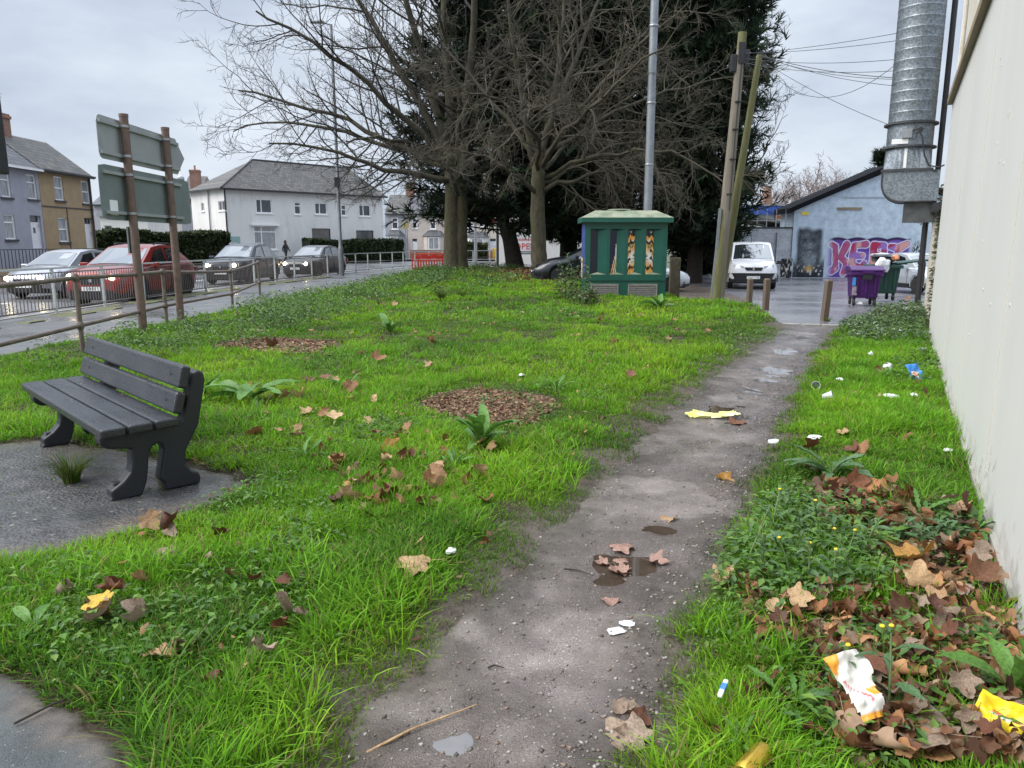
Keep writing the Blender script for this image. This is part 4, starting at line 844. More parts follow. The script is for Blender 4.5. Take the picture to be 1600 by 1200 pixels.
for j in range(kk):
    a = 2*math.pi*(j+.5)/kk; c, s_ = math.cos(a), math.sin(a); q = .41/max(abs(c), abs(s_)); vs += [(DR*c, DR*s_, 3.39), (q*c, q*s_, 2.98)]
b.add(vs, [(2*j, 2*((j+1) % kk), 2*((j+1) % kk)+1, 2*j+1) for j in range(kk)]); b.build('square_adaptor', m_galv, du)
MB().bb((-.44, -.44, 2.94), (.44, .44, 2.985)).build('flange', m_sill, du)
MB().bb((-.418, .02, 3.0), (-.405, .07, 3.36)).build('sealant_strip', m_upvc, du)
pr = [(.41, 2.94), (.41, 2.72)]+[(.03+.38*math.cos(a), 2.72-.34*math.sin(a)) for a in [R(x) for x in range(10, 91, 10)]]+[(-.56, 2.38), (-.56, 2.94)]
b = MB(); b.prism(pr, -.41, .41, 'x'); b.build('elbow', m_galv, du)
b = MB()
for x in (-.425, .425): b.tube([(x, a, c) for a, c in pr[:11]]+[(x, -.5, 2.38)], .016, 5)
b.build('elbow_seam', m_sill, du)
MB().bb((-.45, -.5, 2.92), (.43, -.44, 2.95)).build('flange', m_sill, du)
MB().bb((-.30, -.55, 2.0), (.36, .0, 2.375)).build('drain_box', M('stained_steel', (.12, .125, .13), .55, .35, 4, metal=.5), du)
MB().bb((-.46, -.03, 3.54), (-.385, .14, 3.70)).build('junction_box', m_metal, du); MB().bb((-.42, .02, 3.44), (-.40, .3, 3.53)).build('rating_plate', m_upvc, du)
MB().lathe([(.0, -.44), (.045, -.44), (.045, -.38)], 12, (0, -.17, 3.68), 'x').build('grommet', m_dark, du)
b = MB(); b.tube([(-.44, -.03, 3.66), (-.47, -.12, 3.69), (-.48, -.2, 3.55), (-.47, -.27, 3.2), (-.46, -.36, 3.02), (-.5, -.52, 2.98), (-1.2, -.575, 2.95)], .014, 6); b.build('cable', m_dark, du)
# ---- painted gable at the back of the car park
GY = 44.0; G = lambda px, py: atY(px, py, GY)
gx0 = G(1238, 380)[0]; gp = G(1388, 265); gx1 = 2*gp[0]-gx0; ge = G(1238, 329)[2]
m_pblue = Mbrick('pale_blue_brick', (.50, .60, .70), (.55, .64, .73), (.45, .54, .63), .23, .08, .006, .75, .5)
gb = thing('gable_building', 'pale blue painted brick gable with graffiti at back of car park', 'building', (gx0, GY, 0)); gw = gx1-gx0; pk = gp[2]
b = MB(); b.prism([(0, -1), (gw, -1), (gw, ge), (gw/2, pk-.1), (0, ge)], 0, 2.2, 'y'); b.build('wall', m_pblue, gb)
b = MB(); s_ = (pk-ge)/(gw/2)
for sg in (0, 1):
    f = (lambda x: x) if not sg else (lambda x: gw-x)
    P = [(-.35, ge-.35*s_), (gw/2, pk), (gw/2, pk+.28), (-.35, ge-.35*s_+.28)]
    b.prism([(f(a), c) for a, c in P], -.22, 2.4, 'y')
b.build('roof', M('dark_verge', (.010, .011, .013), .9, spec=.1), gb)
a0, a1 = G(1308, 324), G(1346, 328); MB().bb((a0[0]-gx0, -.05, a1[2]), (a1[0]-gx0, -.003, a0[2])).build('timber_plate', m_trim, gb)
a0, a1 = G(1252, 331), G(1263, 336); o = MB().bb((a0[0]-gx0, -.03, a1[2]), (a1[0]-gx0, -.003, a0[2])).build('warning_sign', M('yellow_sign', (.72, .55, .05), .5), gb)
a0, a1 = G(1315, 308), G(1400, 311); MB().bb((a0[0]-gx0, -.02, a1[2]+.05), (a1[0]-gx0, -.003, a0[2])).build('old_cable', m_metal, gb)
# ---- murals: flat paint a few millimetres proud of the brick
m_mural = Mattr('spray_paint', .75, 0, .3)
WALLC = np.array([.52, .62, .71])
def mural(name, x0, x1, z0, z1, step, fn, par, y, loc=None):
    nx, nz_ = int((x1-x0)/step), int((z1-z0)/step); X, Z = np.meshgrid(np.linspace(x0, x1, nx), np.linspace(z0, z1, nz_), indexing='ij')
    c, a = fn((X-x0)/(x1-x0), (Z-z0)/(z1-z0)); ix = np.arange(nx*nz_).reshape(nx, nz_)
    al = a; k = (al[:-1, :-1] > .04) | (al[1:, 1:] > .04); q = np.stack([ix[:-1, :-1], ix[1:, :-1], ix[1:, 1:], ix[:-1, 1:]], -1)[k]
    c = WALLC*(1-np.clip(al, 0, 1))[..., None]+c*np.clip(al, 0, 1)[..., None]
    v = np.stack([X, 0*X+y, Z], -1).reshape(-1, 3)
    return put(name, npmesh(name, v, q, mats=[m_mural], col=c.reshape(-1, 3)), par)
def seg_d(u, v, pts):
    d = np.full(u.shape, 9.)
    for (a, b_), (c, e) in zip(pts[:-1], pts[1:]):
        ex, ey = c-a, e-b_; h = np.clip(((u-a)*ex+(v-b_)*ey)/(ex*ex+ey*ey), 0, 1); d = np.minimum(d, np.hypot(u-a-h*ex, v-b_-h*ey))
    return d
def gau(u, v, cx, cy, sx, sy): return np.exp(-((u-cx)/sx)**2-((v-cy)/sy)**2)
def mix(c, k, t): t = np.clip(t, 0, 1)[..., None]; return c*(1-t)+np.asarray(k)*t
def portrait(u, v):
    n = fbm(u*9, v*14, 4); n2 = fbm(u*40, v*50, 3)
    en = .09*(fbm(u*5+3, v*6, 3)-.5); a = sm(.0, .16, u+en)*sm(1.0, .78, u+en)*sm(1.0, .88, v+en); a = np.maximum(a, .95*sm(.45, .2, v+en))
    c = np.zeros(u.shape+(3,))+np.array([.012, .016, .022])
    f = gau(u, v, .48, .70, .30, .22)*.75+gau(u, v, .50, .35, .28, .18)*.95
    f *= 1-.9*np.clip(gau(u, v, .34, .72, .08, .05)+gau(u, v, .60, .72, .08, .05), 0, 1); f *= 1-.8*gau(u, v, .5, .52, .17, .035); f *= 1-.55*gau(u, v, .5, .74, .08, .16)
    f += .5*gau(u, v, .49, .60, .06, .05)+.9*gau(u, v, .50, .50, .05, .012)
    c = mix(c, (.42, .48, .52), f*(.05+1.25*n2)*(.28+.9*n))
    w_ = sm(.60, .68, fbm(u*22+5, v*16, 2))*sm(.26, .18, v)*sm(.02, .06, v); c = mix(c, (.6, .6, .62), w_)
    c = mix(c, (.55, .35, .08), gau(u, v, .52, .17, .12, .05)); return c, a
p0, p1 = G(1237, 431), G(1292, 352)
mural('mural_portrait', p0[0]-gx0+.02, p1[0]-gx0, -.37, p1[2], .035, portrait, gb, -.004)
AR = 2.25                                                 # width / height of the lettering panel
LET = [[[(.10, .80), (.20, .74), (.26, .22), (.14, .16)], [(.50, .80), (.36, .52)], [(.34, .50), (.52, .34), (.46, .10)]],
       [[(.98, .80), (.70, .78), (.66, .30), (.94, .22), (.98, .34)], [(.70, .54), (.92, .52)]],
       [[(1.18, .22), (1.20, .78), (1.46, .78), (1.48, .56), (1.22, .50)], [(1.34, .46), (1.52, .18)]],
       [[(1.62, .74), (1.82, .70), (2.06, .82)], [(1.82, .70), (1.80, .24), (1.98, .26)]]]
def kert(u, v):
    x = u*AR-.05; n = fbm(x*3, v*4, 3); n2 = fbm(x*6+9, v*5+2, 2)
    top = .93+.045*np.abs(np.sin(x*6.2)); a = sm(.0, .10, u)*sm(1., .93, u)*sm(top+.015, top-.015, v)
    c = np.zeros(u.shape+(3,))+np.array([.12, .05, .30]); c = mix(c, (.17, .09, .40), sm(.3, .7, n)); c = mix(c, (.03, .015, .07), sm(top-.10, top-.04, v))
    for k, L in enumerate(LET):
        d = np.full(u.shape, 9.)
        for stk in L: d = np.minimum(d, seg_d(x, v, stk))
        r = .072+.014*np.sin(x*9+v*5)
        c = mix(c, (.72, .66, .80), sm(r+.036, r+.028, d)); c = mix(c, (.05, .01, .07), sm(r+.012, r+.004, d))
        f = np.zeros(u.shape+(3,))+np.array([.40, .09, .20]); f = mix(f, (.30, .16, .50), sm(.42, .60, n)); f = mix(f, (.62, .32, .30), sm(.56, .68, n2)); f = mix(f, (.42, .03, .08), sm(.40, .28, n2))
        c = np.where((d < r)[..., None], f, c)
    return c, a
p0, p1 = G(1286, 432), G(1428, 369)
mural('graffiti_lettering', p0[0]-gx0, p1[0]-gx0, -.36, p1[2], .03, kert, gb, -.007)
def skull(u, v):
    n = fbm(u*14, v*14, 3); a = np.clip(gau(u, v, .5, .6, .42, .34)*1.6, 0, 1)*sm(.42, .58, n+.1); c = np.zeros(u.shape+(3,))+np.array([.03, .035, .045]); c = mix(c, (.55, .6, .62), sm(.56, .66, fbm(u*20, v*20, 2))); return c, a
p0, p1 = G(1420, 425), G(1442, 375)
mural('small_mural', p0[0]-gx0, p1[0]-gx0, .0, p1[2], .035, skull, gb, -.011)
# ---- white painted brick yard wall, palings, sheds behind
m_pbrick = Mbrick('flaking_white_brick', (.46, .48, .51), (.55, .57, .60), (.33, .35, .38), .23, .08, .008, .8, .7, dirt=(.09, .085, .085), dlo=.62)
wx0 = atY(1086, 380, GY+.1)[0]; wh = atY(1150, 357, GY)[2]
yw = thing('yard_wall', 'flaking white painted brick wall behind the white van', 'wall', (wx0, GY+.1, 0)); L = gx0-wx0-.02
MB().bb((0, 0, -1), (L, .3, wh)).build('wall_face', m_pbrick, yw); MB().bb((-.02, -.04, wh+.002), (L, .34, wh+.09)).build('coping', m_sill, yw)
MB().bb((L-.9, -.15, -1), (L-.25, -.003, wh-.2)).build('pier', m_pbrick, yw)
b = MB()
for i in range(int(L/.55)): b.box((.3+i*.55, .15, wh+.55), (.05, .02, 1.1))
b.box((L/2, .15, wh+.45), (L, .03, .04)); b.build('palings', m_metal, yw)
p0, p1 = atY(1218, 433, GY), atY(1238, 404, GY)
pm = mural('wall_mural', p0[0]-wx0, p1[0]-wx0, -.36, p1[2], .035, lambda u, v: (mix(np.zeros(u.shape+(3,))+np.array([.02, .022, .028]), (.6, .55, .5), sm(.58, .66, fbm(u*9, v*9, 2))), np.ones(u.shape)), yw, -.154)
sx = atY(1155, 380, 49)[0]
sd_ = thing('shed', 'low shed with a mossy sheet roof behind the white yard wall', 'shed', (sx, 48, 0))
q0, q1 = atY(1160, 336, 49)[2], atY(1236, 352, 49)[2]; W = atY(1240, 380, 49)[0]-sx
MB().bb((0, 0, -1), (W, 5, q1-.2)).build('wall', m_wrend, sd_)
b = MB(); b.prism([(-.2, q0), (W, q1), (W, q1-.15), (-.2, q0-.15)], -.4, 5, 'y'); b.build('roof', M('mossy_sheet', (.20, .19, .16), .8, .3, 3, dirt=(.3, .3, .29), dlo=.5), sd_)
MB().bb((W*.52, -.45, q1+.35), (W*.52+.55, -.2, q1+.58)).build('orange_bag', M('orange_plastic', (.7, .22, .05), .5), sd_)
sx = atY(1168, 380, 60)[0]; W = atY(1262, 380, 60)[0]-sx; z0, z1 = atY(1200, 349, 60)[2], atY(1200, 321, 60)[2]
o = thing('blue_building', 'pale building with a royal blue roof fascia behind the yard wall', 'building', (sx, 60, 0))
W_ = rects((sx, 60, 0), 0, [(1226, 334, 1233, 345)])
b = MB(); holed(b, W, z1-.55, W_, .12, -1); b.quad((0, 0, -1), (0, 9, -1), (0, 9, z1-.5), (0, 0, z1-.5)); b.build('wall', m_wrend, o); window(o, *W_[0], trans=(.5,))
MB().bb((-.3, -.4, z1-.72), (W, 9, z1-.05)).build('fascia', M('royal_blue', (.03, .08, .32), .45), o)
MB().bb((-.35, -.45, z1-.048), (W, 9, z1+.06)).build('roof', m_metal, o)
MB().bb((W*.42, -.1, 0), (W*.42+.14, -.003, z1-.73)).build('downpipe', M('royal_blue_pipe', (.03, .08, .32), .45), o)
c0, c1 = atY(1198, 322, 75), atY(1198, 291, 75)
b = MB(); b.add([(-.45, -.45, 0), (.45, -.45, 0), (.45, .45, 0), (-.45, .45, 0), (-.28, -.28, c1[2]), (.28, -.28, c1[2]), (.28, .28, c1[2]), (-.28, .28, c1[2])], [(0, 1, 5, 4), (1, 2, 6, 5), (2, 3, 7, 6), (3, 0, 4, 7), (4, 5, 6, 7)])
tag(b.build('factory_chimney', m_brick, loc=(c0[0], 75, 0)), 'slim tapering brick chimney above the blue roofed building', 'chimney')
# ================================================================ TREES
m_bark = M('mossy_bark', (.04, .034, .018), .9, .4, 9, col2=(.105, .09, .055), bump=1.0, bscale=22, dirt=(.05, .058, .012), dscale=2.2, dlo=.5, stretch=(1, 1, .45))
m_limb = M('grey_brown_limb', (.026, .022, .014), .85, .3, 3, col2=(.07, .06, .037), bump=.5, bscale=30, dirt=(.06, .065, .018), dscale=1.5, dlo=.55)
m_twig = M('twig_bark', (.02, .017, .013), .8, .3, .8, col2=(.048, .040, .029))
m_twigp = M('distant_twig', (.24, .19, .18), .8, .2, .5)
def grow(r, s, d, L, K, wig, trop):
    n = len(s); P = np.empty((n, K, 3)); P[:, 0] = s; d = d/np.linalg.norm(d, axis=1)[:, None]
    for k in range(1, K):
        d = d+r.normal(0, wig, (n, 3)); d[:, 2] += trop*(k/K if trop > 0 else 1-k/K); d /= np.linalg.norm(d, axis=1)[:, None]; P[:, k] = P[:, k-1]+d*(L/(K-1))[:, None]
    return P
def kids(r, P, Rr, m, t0, t1, ang, lo, hi, L, flat=.0):
    n, K, _ = P.shape; i = np.repeat(np.arange(n), m); t = t0+(t1-t0)*((np.tile(np.arange(m), n)+r.random(n*m))/m); f = t*(K-1); a = np.minimum(f.astype(int), K-2); w_ = (f-a)[:, None]
    s = P[i, a]*(1-w_)+P[i, a+1]*w_; d = P[i, a+1]-P[i, a]; d /= np.linalg.norm(d, axis=1)[:, None]+1e-9
    q = np.cross(d, r.normal(0, 1, (n*m, 3))); q[:, 2] *= 1-flat; q /= np.linalg.norm(q, axis=1)[:, None]+1e-9
    an = np.radians(ang*(.7+.6*r.random(n*m)))[:, None]; ln = L[i]*(lo+(hi-lo)*r.random(n*m))*(1.15-.55*t); rad = Rr[i, a]*(1-w_[:, 0])+Rr[i, a+1]*w_[:, 0]
    return s, d*np.cos(an)+q*np.sin(an), ln, rad
def spl(pts, K):                                          # smooth line through points
    p = np.asarray(pts, float); t = np.linspace(0, len(p)-1, K); o = []
    for x in t:
        i = min(int(x), len(p)-2); f = x-i; a, b, c, d = p[max(i-1, 0)], p[i], p[i+1], p[min(i+2, len(p)-1)]
        o.append(.5*((2*b)+(c-a)*f+(2*a-5*b+4*c-d)*f*f+(3*b-a-3*c+d)*f**3))
    return np.array(o)
def bare_tree(label, base, tr, trunk, limbs, seed, n2=10, n3=7, n4=5, tw=.013, twm=None, droop=0., stems=1, lenk=1., group=None, bark=None, lmat=None, name='bare_tree', cat='tree'):
    r = np.random.default_rng(seed); T = thing(name, label, cat, base, 0, group); o = np.array(base)
    tp = spl([np.array(p)-o for p in trunk], 12); rt = tr*np.interp(np.linspace(0, 1, 12), [0, .06, .16, .5, 1], [1.55, 1.18, 1., .92, .8])
    parts = []
    if stems == 2:
        for sg in (-1, 1):
            q = tp.copy(); q[:, 0] += sg*tr*.36*np.linspace(1, 1.25, 12); q[:, 1] += sg*tr*.12; parts.append(tubes(q[None], (rt*.72)[None], 16))
    else: parts.append(tubes(tp[None], rt[None], 16))
    v, q = join(parts); v = v+.09*tr*np.stack([vn(v[:, 2]*3+v[:, 0]*5, v[:, 1]*6)-.5, vn(v[:, 2]*4+7, v[:, 0]*6)-.5, 0*v[:, 0]], -1)*2
    put('trunk', npmesh('trunk', v, q, mats=[bark or m_bark], smooth=True), T)
    K = 12; P1 = np.array([spl([np.array(p)-o for p in l], K) for l, _ in limbs]); L1 = np.linalg.norm(np.diff(P1, axis=1), axis=2).sum(1)
    P1[:, 1:] += r.normal(0, .06, P1[:, 1:].shape)*lenk; R1 = np.array([x for _, x in limbs])[:, None]*np.linspace(1, .22, K)[None]
    for i in range(len(P1)):
        v, q = tubes(P1[i:i+1], R1[i:i+1], 8); put('limb', npmesh('limb', v, q, mats=[lmat or m_limb], smooth=True), T)
    s, d, L, rd = kids(r, P1, R1, n2, .16, .98, 44, .26, .52, L1); P2 = grow(r, s, d, L, 8, .12, .10 if not droop else -droop); R2 = np.minimum(rd*.5, .05*lenk)[:, None]*np.linspace(1, .3, 8)
    s, d, L_, rd = kids(r, P2, R2, n3, .18, 1., 42, .28, .55, L); P3 = grow(r, s, d, L_, 6, .16, .12 if not droop else -droop*1.3); R3 = np.maximum(np.minimum(rd*.5, .022*lenk), tw*1.2)[:, None]*np.linspace(1, .5, 6)
    s, d, L4, rd = kids(r, P3, R3, n4, .2, 1., 40, .35, .7, L_); P4 = grow(r, s, d, np.maximum(L4, .3*lenk), 5, .18, .16 if not droop else -.05); R4 = np.full((len(P4), 1), tw)*np.linspace(1, .45, 5)
    v, q = join([tubes(P2, R2, 5), tubes(P3, R3, 4), tubes(P4, R4, 3)])
    tag(put('branches', npmesh('branches', v, q, mats=[twm or m_twig], smooth=True), T), kind='stuff'); return T
def limb(px, Y): return [atY(a, b, y) for (a, b), y in zip(px, Y)]
y1 = gat(712, 422)[1]; b1 = (atY(712, 422, y1)[0], y1, float(hgt(atY(712, 422, y1)[0], y1))-.1)
LM = []
def L1_(px, dys, r): LM.append((limb(px, [y1+d for d in dys]), r))
L1_([(712, 286), (660, 276), (590, 262), (520, 236), (425, 222)], (0, -.6, -1.5, -2, -3), .16)
L1_([(706, 268), (640, 240), (560, 196), (470, 165), (372, 140)], (0, .4, 1.2, 1.6, 2), .17)
L1_([(704, 256), (640, 190), (560, 120), (480, 60), (400, 20)], (0, -.8, -1.5, -2.5, -3), .17)
L1_([(702, 262), (620, 232), (520, 205), (440, 190), (365, 205)], (0, 1, 2, 3, 3.5), .13)
L1_([(700, 246), (650, 150), (590, 50), (530, -50), (470, -140)], (0, .5, 1, 2, 2.5), .19)
L1_([(702, 232), (672, 130), (640, 10), (600, -120), (560, -230)], (0, -.6, -1.5, -2, -2.4), .2)
L1_([(708, 225), (700, 110), (690, -20), (680, -160), (665, -280)], (0, .4, 1, 1.2, 1.5), .22)
L1_([(718, 232), (735, 110), (745, -30), (765, -170), (780, -290)], (0, -.5, -1, -1.4, -1.8), .21)
L1_([(722, 240), (765, 140), (815, 40), (860, -60), (900, -150)], (0, .5, 1.2, 1.5, 2), .17)
L1_([(724, 260), (780, 205), (840, 160), (900, 120), (960, 90)], (0, -.5, -1, -1.8, -2.5), .13)
L1_([(724, 278), (760, 262), (810, 235), (860, 222), (900, 215)], (0, .5, 1.4, 2, 2.6), .10)
L1_([(710, 275), (690, 255), (640, 225), (585, 215), (540, 225)], (0, -2, -4.5, -6.5, -8), .13)
L1_([(712, 262), (720, 200), (712, 120), (690, 40), (660, -30)], (0, -2, -4, -6, -7.5), .15)
L1_([(712, 250), (700, 190), (650, 120), (600, 70), (545, 20)], (0, 2, 4.5, 6, 7.5), .15)
L1_([(718, 262), (740, 210), (770, 150), (800, 100), (830, 60)], (0, 2, 4, 6, 7.5), .13)
bare_tree('big bare twin stemmed street tree with wide fan of limbs, left of two', b1, .50, limb([(712, 424), (712, 380), (713, 320), (713, 240)], [y1]*4), LM, 101, 12, 8, 5, .0092, stems=2)
y2 = gat(842, 431)[1]; b2 = (atY(842, 431, y2)[0], y2, float(hgt(atY(842, 431, y2)[0], y2))-.1)
LM = []
def L2_(px, dys, r): LM.append((limb(px, [y2+d for d in dys]), r))
L2_([(838, 302), (815, 285), (780, 258), (735, 238), (690, 228)], (0, -.4, -.8, -1.2, -1.6), .10)
L2_([(850, 300), (885, 287), (925, 272), (985, 262), (1060, 275)], (0, -.4, -.8, -1.5, -2.2), .10)
L2_([(850, 285), (890, 262), (940, 235), (1010, 220), (1090, 222)], (0, .3, .8, 1.2, 1.6), .10)
L2_([(846, 262), (858, 190), (872, 110), (880, 20), (890, -80)], (0, .2, .5, .8, 1), .15)
L2_([(838, 262), (820, 190), (806, 120), (796, 30), (785, -80)], (0, -.2, -.5, -.8, -1), .15)
L2_([(848, 250), (890, 190), (950, 120), (1010, 60), (1080, 0)], (0, -.5, -1, -1.5, -2), .11)
L2_([(850, 240), (905, 210), (970, 170), (1050, 140), (1130, 120)], (0, .4, .9, 1.5, 2), .10)
L2_([(836, 246), (790, 190), (740, 130), (700, 70), (660, 0)], (0, .4, .8, 1.2, 1.6), .10)
L2_([(852, 278), (910, 250), (980, 235), (1060, 240), (1140, 290)], (0, -1, -2, -3, -4), .10)
L2_([(850, 265), (900, 215), (960, 190), (1040, 190), (1130, 200)], (0, 1.5, 3, 4, 5), .09)
L2_([(846, 236), (880, 130), (920, 40), (960, -60), (990, -140)], (0, 1, 2, 3, 4), .12)
L2_([(842, 270), (840, 220), (800, 170), (760, 150), (720, 140)], (0, -1.6, -3.2, -4.4, -5.4), .09)
L2_([(846, 262), (880, 210), (930, 160), (990, 110), (1050, 60)], (0, -1.6, -3, -4, -5), .10)
bare_tree('smaller bare tree with pale drooping twigs beside green kiosk, right of two', b2, .31, limb([(842, 433), (842, 390), (840, 330), (842, 240)], [y2]*4), LM, 202, 13, 9, 6, .0075, twm=M('pale_twig', (.035, .03, .019), .8, .3, .8, col2=(.095, .082, .052)), droop=.10)
y3 = 41.; b3 = (atY(1150, 428, y3)[0], y3, -.4)
bare_tree('thin bare tree half behind the right edge of dark conifer', b3, .16, limb([(1150, 430), (1152, 380), (1156, 330), (1160, 270)], [y3]*4),
          [(limb(p, [y3, y3-.3, y3-.5, y3-.8]), .05) for p in ([(1156, 330), (1180, 300), (1205, 270), (1222, 250)], [(1158, 310), (1185, 260), (1205, 215), (1228, 180)], [(1160, 280), (1180, 210), (1200, 160), (1212, 120)], [(1157, 340), (1190, 325), (1212, 318), (1235, 300)], [(1160, 270), (1165, 200), (1170, 120), (1185, 60)])], 303, 6, 5, 3, .0105)
for i, (px, top, Y, w_) in enumerate(((1215, 285, 96, 38), (1262, 268, 92, 46), (1300, 270, 98, 46), (1334, 284, 94, 36))):
    r = np.random.default_rng(400+i); bx = atY(px, 380, Y)[0]; zt = atY(px, top, Y)[2]; ww = w_/1160*Y; L = []
    for k in range(9):
        u = -1+2*k/8+r.normal(0, .08); h0 = zt*(.25+.2*r.random()); L.append(([(bx, Y, h0), (bx+ww*u*.35, Y+r.normal(0, 1), h0+(zt-h0)*.5), (bx+ww*u*.75, Y+r.normal(0, 1.5), zt*(1-.25*abs(u)))], .13))
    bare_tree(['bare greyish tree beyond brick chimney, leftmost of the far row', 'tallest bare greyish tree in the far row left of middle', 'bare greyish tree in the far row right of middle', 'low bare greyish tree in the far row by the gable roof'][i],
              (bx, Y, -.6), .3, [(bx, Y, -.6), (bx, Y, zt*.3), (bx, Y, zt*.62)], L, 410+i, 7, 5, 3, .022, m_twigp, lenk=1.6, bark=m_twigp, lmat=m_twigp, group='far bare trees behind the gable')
# ---- dark conifers
m_fol = Mattr('conifer_foliage', .7, .06, .2)
def conifer(label, base, zt, rad, seed, nb, ns, zlo, trunk=None, tr=.35, fl=.62, cols=((.012, .024, .012), (.02, .036, .016), (.03, .05, .022), (.018, .03, .018)), prof=None, group=None, tp=None):
    r = np.random.default_rng(seed); T = thing('conifer_tree', label, 'tree', base, 0, group); o = np.array(base)
    tk = [np.array(p)-o for p in (trunk or [base, (base[0], base[1], base[2]+zt*.5), (base[0], base[1], base[2]+zt*.97)])]
    ln = spl(tk, 12); v, q = tubes(ln[None], (tr*np.linspace(1.15, .12, 12))[None], 10); put('trunk', npmesh('trunk', v, q, mats=[M('dark_bark', (.03, .024, .018), .9, .4, 6, bump=.7)] if 'dark_bark' not in bpy.data.materials else [bpy.data.materials['dark_bark']], smooth=True), T)
    f = (np.arange(nb)+r.random(nb))/nb; z = zlo+(zt-zlo)*f; az = np.arange(nb)*2.39996+r.normal(0, .3, nb); pr = (prof or (lambda f: np.sqrt(np.clip(1-f**2.2, 0.02, 1))))(f)
    L = rad*pr*(.72+.42*r.random(nb)); sx_ = np.interp(z, ln[:, 2], ln[:, 0]); sy_ = np.interp(z, ln[:, 2], ln[:, 1])
    s = np.stack([sx_, sy_, z-.12*L], -1); d = np.stack([np.cos(az), np.sin(az), .12+.25*f+r.normal(0, .1, nb)], -1)
    P = grow(r, s, d, L, 6, .07, .10); Rb = (.05*np.linspace(1, .25, 6))[None]*np.ones((nb, 1))
    v, q = tubes(P, Rb, 4); put('branches', npmesh('branches', v, q, mats=[bpy.data.materials['dark_bark']]), T)['kind'] = 'stuff'
    i = np.repeat(np.arange(nb), ns); t = (.22+.80*r.random(nb*ns)**.8); a = np.minimum((t*5).astype(int), 4); w_ = (np.minimum(t, 1)*5-a)[:, None]; c = P[i, a]*(1-w_)+P[i, a+1]*w_
    n = len(c); c = c+r.normal(0, .30, (n, 3))*np.array([1, 1, .8])*(L[i]/rad)[:, None]; od = P[i, a+1]-P[i, a]; od /= np.linalg.norm(od, axis=1)[:, None]
    d = od*.8+r.normal(0, .5, (n, 3)); d[:, 2] += .15; d /= np.linalg.norm(d, axis=1)[:, None]; sd = np.cross(d, r.normal(0, .5, (n, 3))+[0, 0, 1.]); sd /= np.linalg.norm(sd, axis=1)[:, None]
    V = []; q = fl*(.55+.7*r.random(n))
    for k in range(5):
        an = math.radians((k-2)*27); e = d*math.cos(an)+sd*math.sin(an); p = np.cross(e, np.cross(d, sd)); ll = q*(1-.16*abs(k-2))
        st_ = c+d*(q*.12*k)[:, None]; V += [st_-p*(q*.085)[:, None], st_+p*(q*.085)[:, None], st_+e*ll[:, None]+np.array([0, 0, -.06])*ll[:, None]]
    v = np.stack(V, 1).reshape(-1, 3); tt = np.arange(len(v)).reshape(-1, 3)
    cc = np.asarray(cols)[r.integers(0, len(cols), n)]*(.6+.8*r.random(n))[:, None]
    tag(put('foliage', npmesh('foliage', v, tris=tt, mats=[m_fol], col=np.repeat(cc, 15, 0)), T), kind='stuff'); return T
cx = lambda px, Y: (atY(px, 425, Y)[0], Y, .1)
flat_ = lambda f: np.clip(np.minimum(.62+2.2*f, 1.02)*np.sqrt(np.clip(1-(np.clip(f-.45, 0, 1)/.58)**2, .03, 1)), .1, 1)
conifer('tall dark conifer right of the grey mast, rising behind utility pole', (cx(1085, 37)[0], 37, -.35), 17.5, 3.15, 501, 270, 84, 1.6, fl=.5, prof=flat_, group='dark conifers behind the kiosk')
conifer('tall dark conifer directly behind the green kiosk and grey mast', (cx(960, 41)[0], 41, -.2), 19, 4.6, 502, 270, 56, 1.9, prof=flat_, group='dark conifers behind the kiosk')
c3 = cx(806, 39.5); lt_ = limb([(806, 417), (797, 375), (786, 335), (790, 200), (800, -60)], [39.5, 39.6, 39.8, 40, 40]); lt_[0] = (lt_[0][0], 39.5, .15)
conifer('broad dark conifer with a leaning trunk between the two bare trees', (lt_[0][0], 39.5, .15), 16.5, 5.7, 503, 290, 60, 2.6, trunk=lt_, tr=.46, prof=lambda f: np.clip(np.minimum(.75+1.6*f, 1)*np.sqrt(np.clip(1-f**2.4, .02, 1)), .1, 1), group='dark conifers behind the kiosk')
conifer('dark conifer low and wide behind the left of kiosk', (cx(888, 43)[0], 43, .0), 15, 4.2, 504, 200, 42, 1.9, prof=flat_, tr=.5, group='dark conifers behind the kiosk')
fx = atY(1366, 380, 88)[0]; conifer('small dark conifer top showing above the gable peak', (fx, 88, -.6), atY(1366, 238, 88)[2]+.6, 3.4, 505, 60, 20, 2, fl=1.0, prof=lambda f: 1-f*.93, tr=.25)
fx = atY(1386, 380, 92)[0]; conifer('smaller conifer tip right of the other above the gable', (fx, 92, -.6), atY(1386, 258, 92)[2]+.6, 3.0, 506, 50, 18, 2, fl=1.0, prof=lambda f: 1-f*.93, tr=.25)
# dark ivy mass hanging on the left end of the yard wall
r = np.random.default_rng(61); pts = []
for i in range(420):
    px, py = 1062+50*r.random()**1.4, 345+85*r.random(); q = atY(px, py, 42.6+r.random()); pts.append((q[0], q[1], max(q[2], -.3)))
clover('ivy_mass', np.array(pts), 14, .24, [(.012, .025, .01), (.02, .036, .014), (.008, .016, .008)], 62, .2, .45)
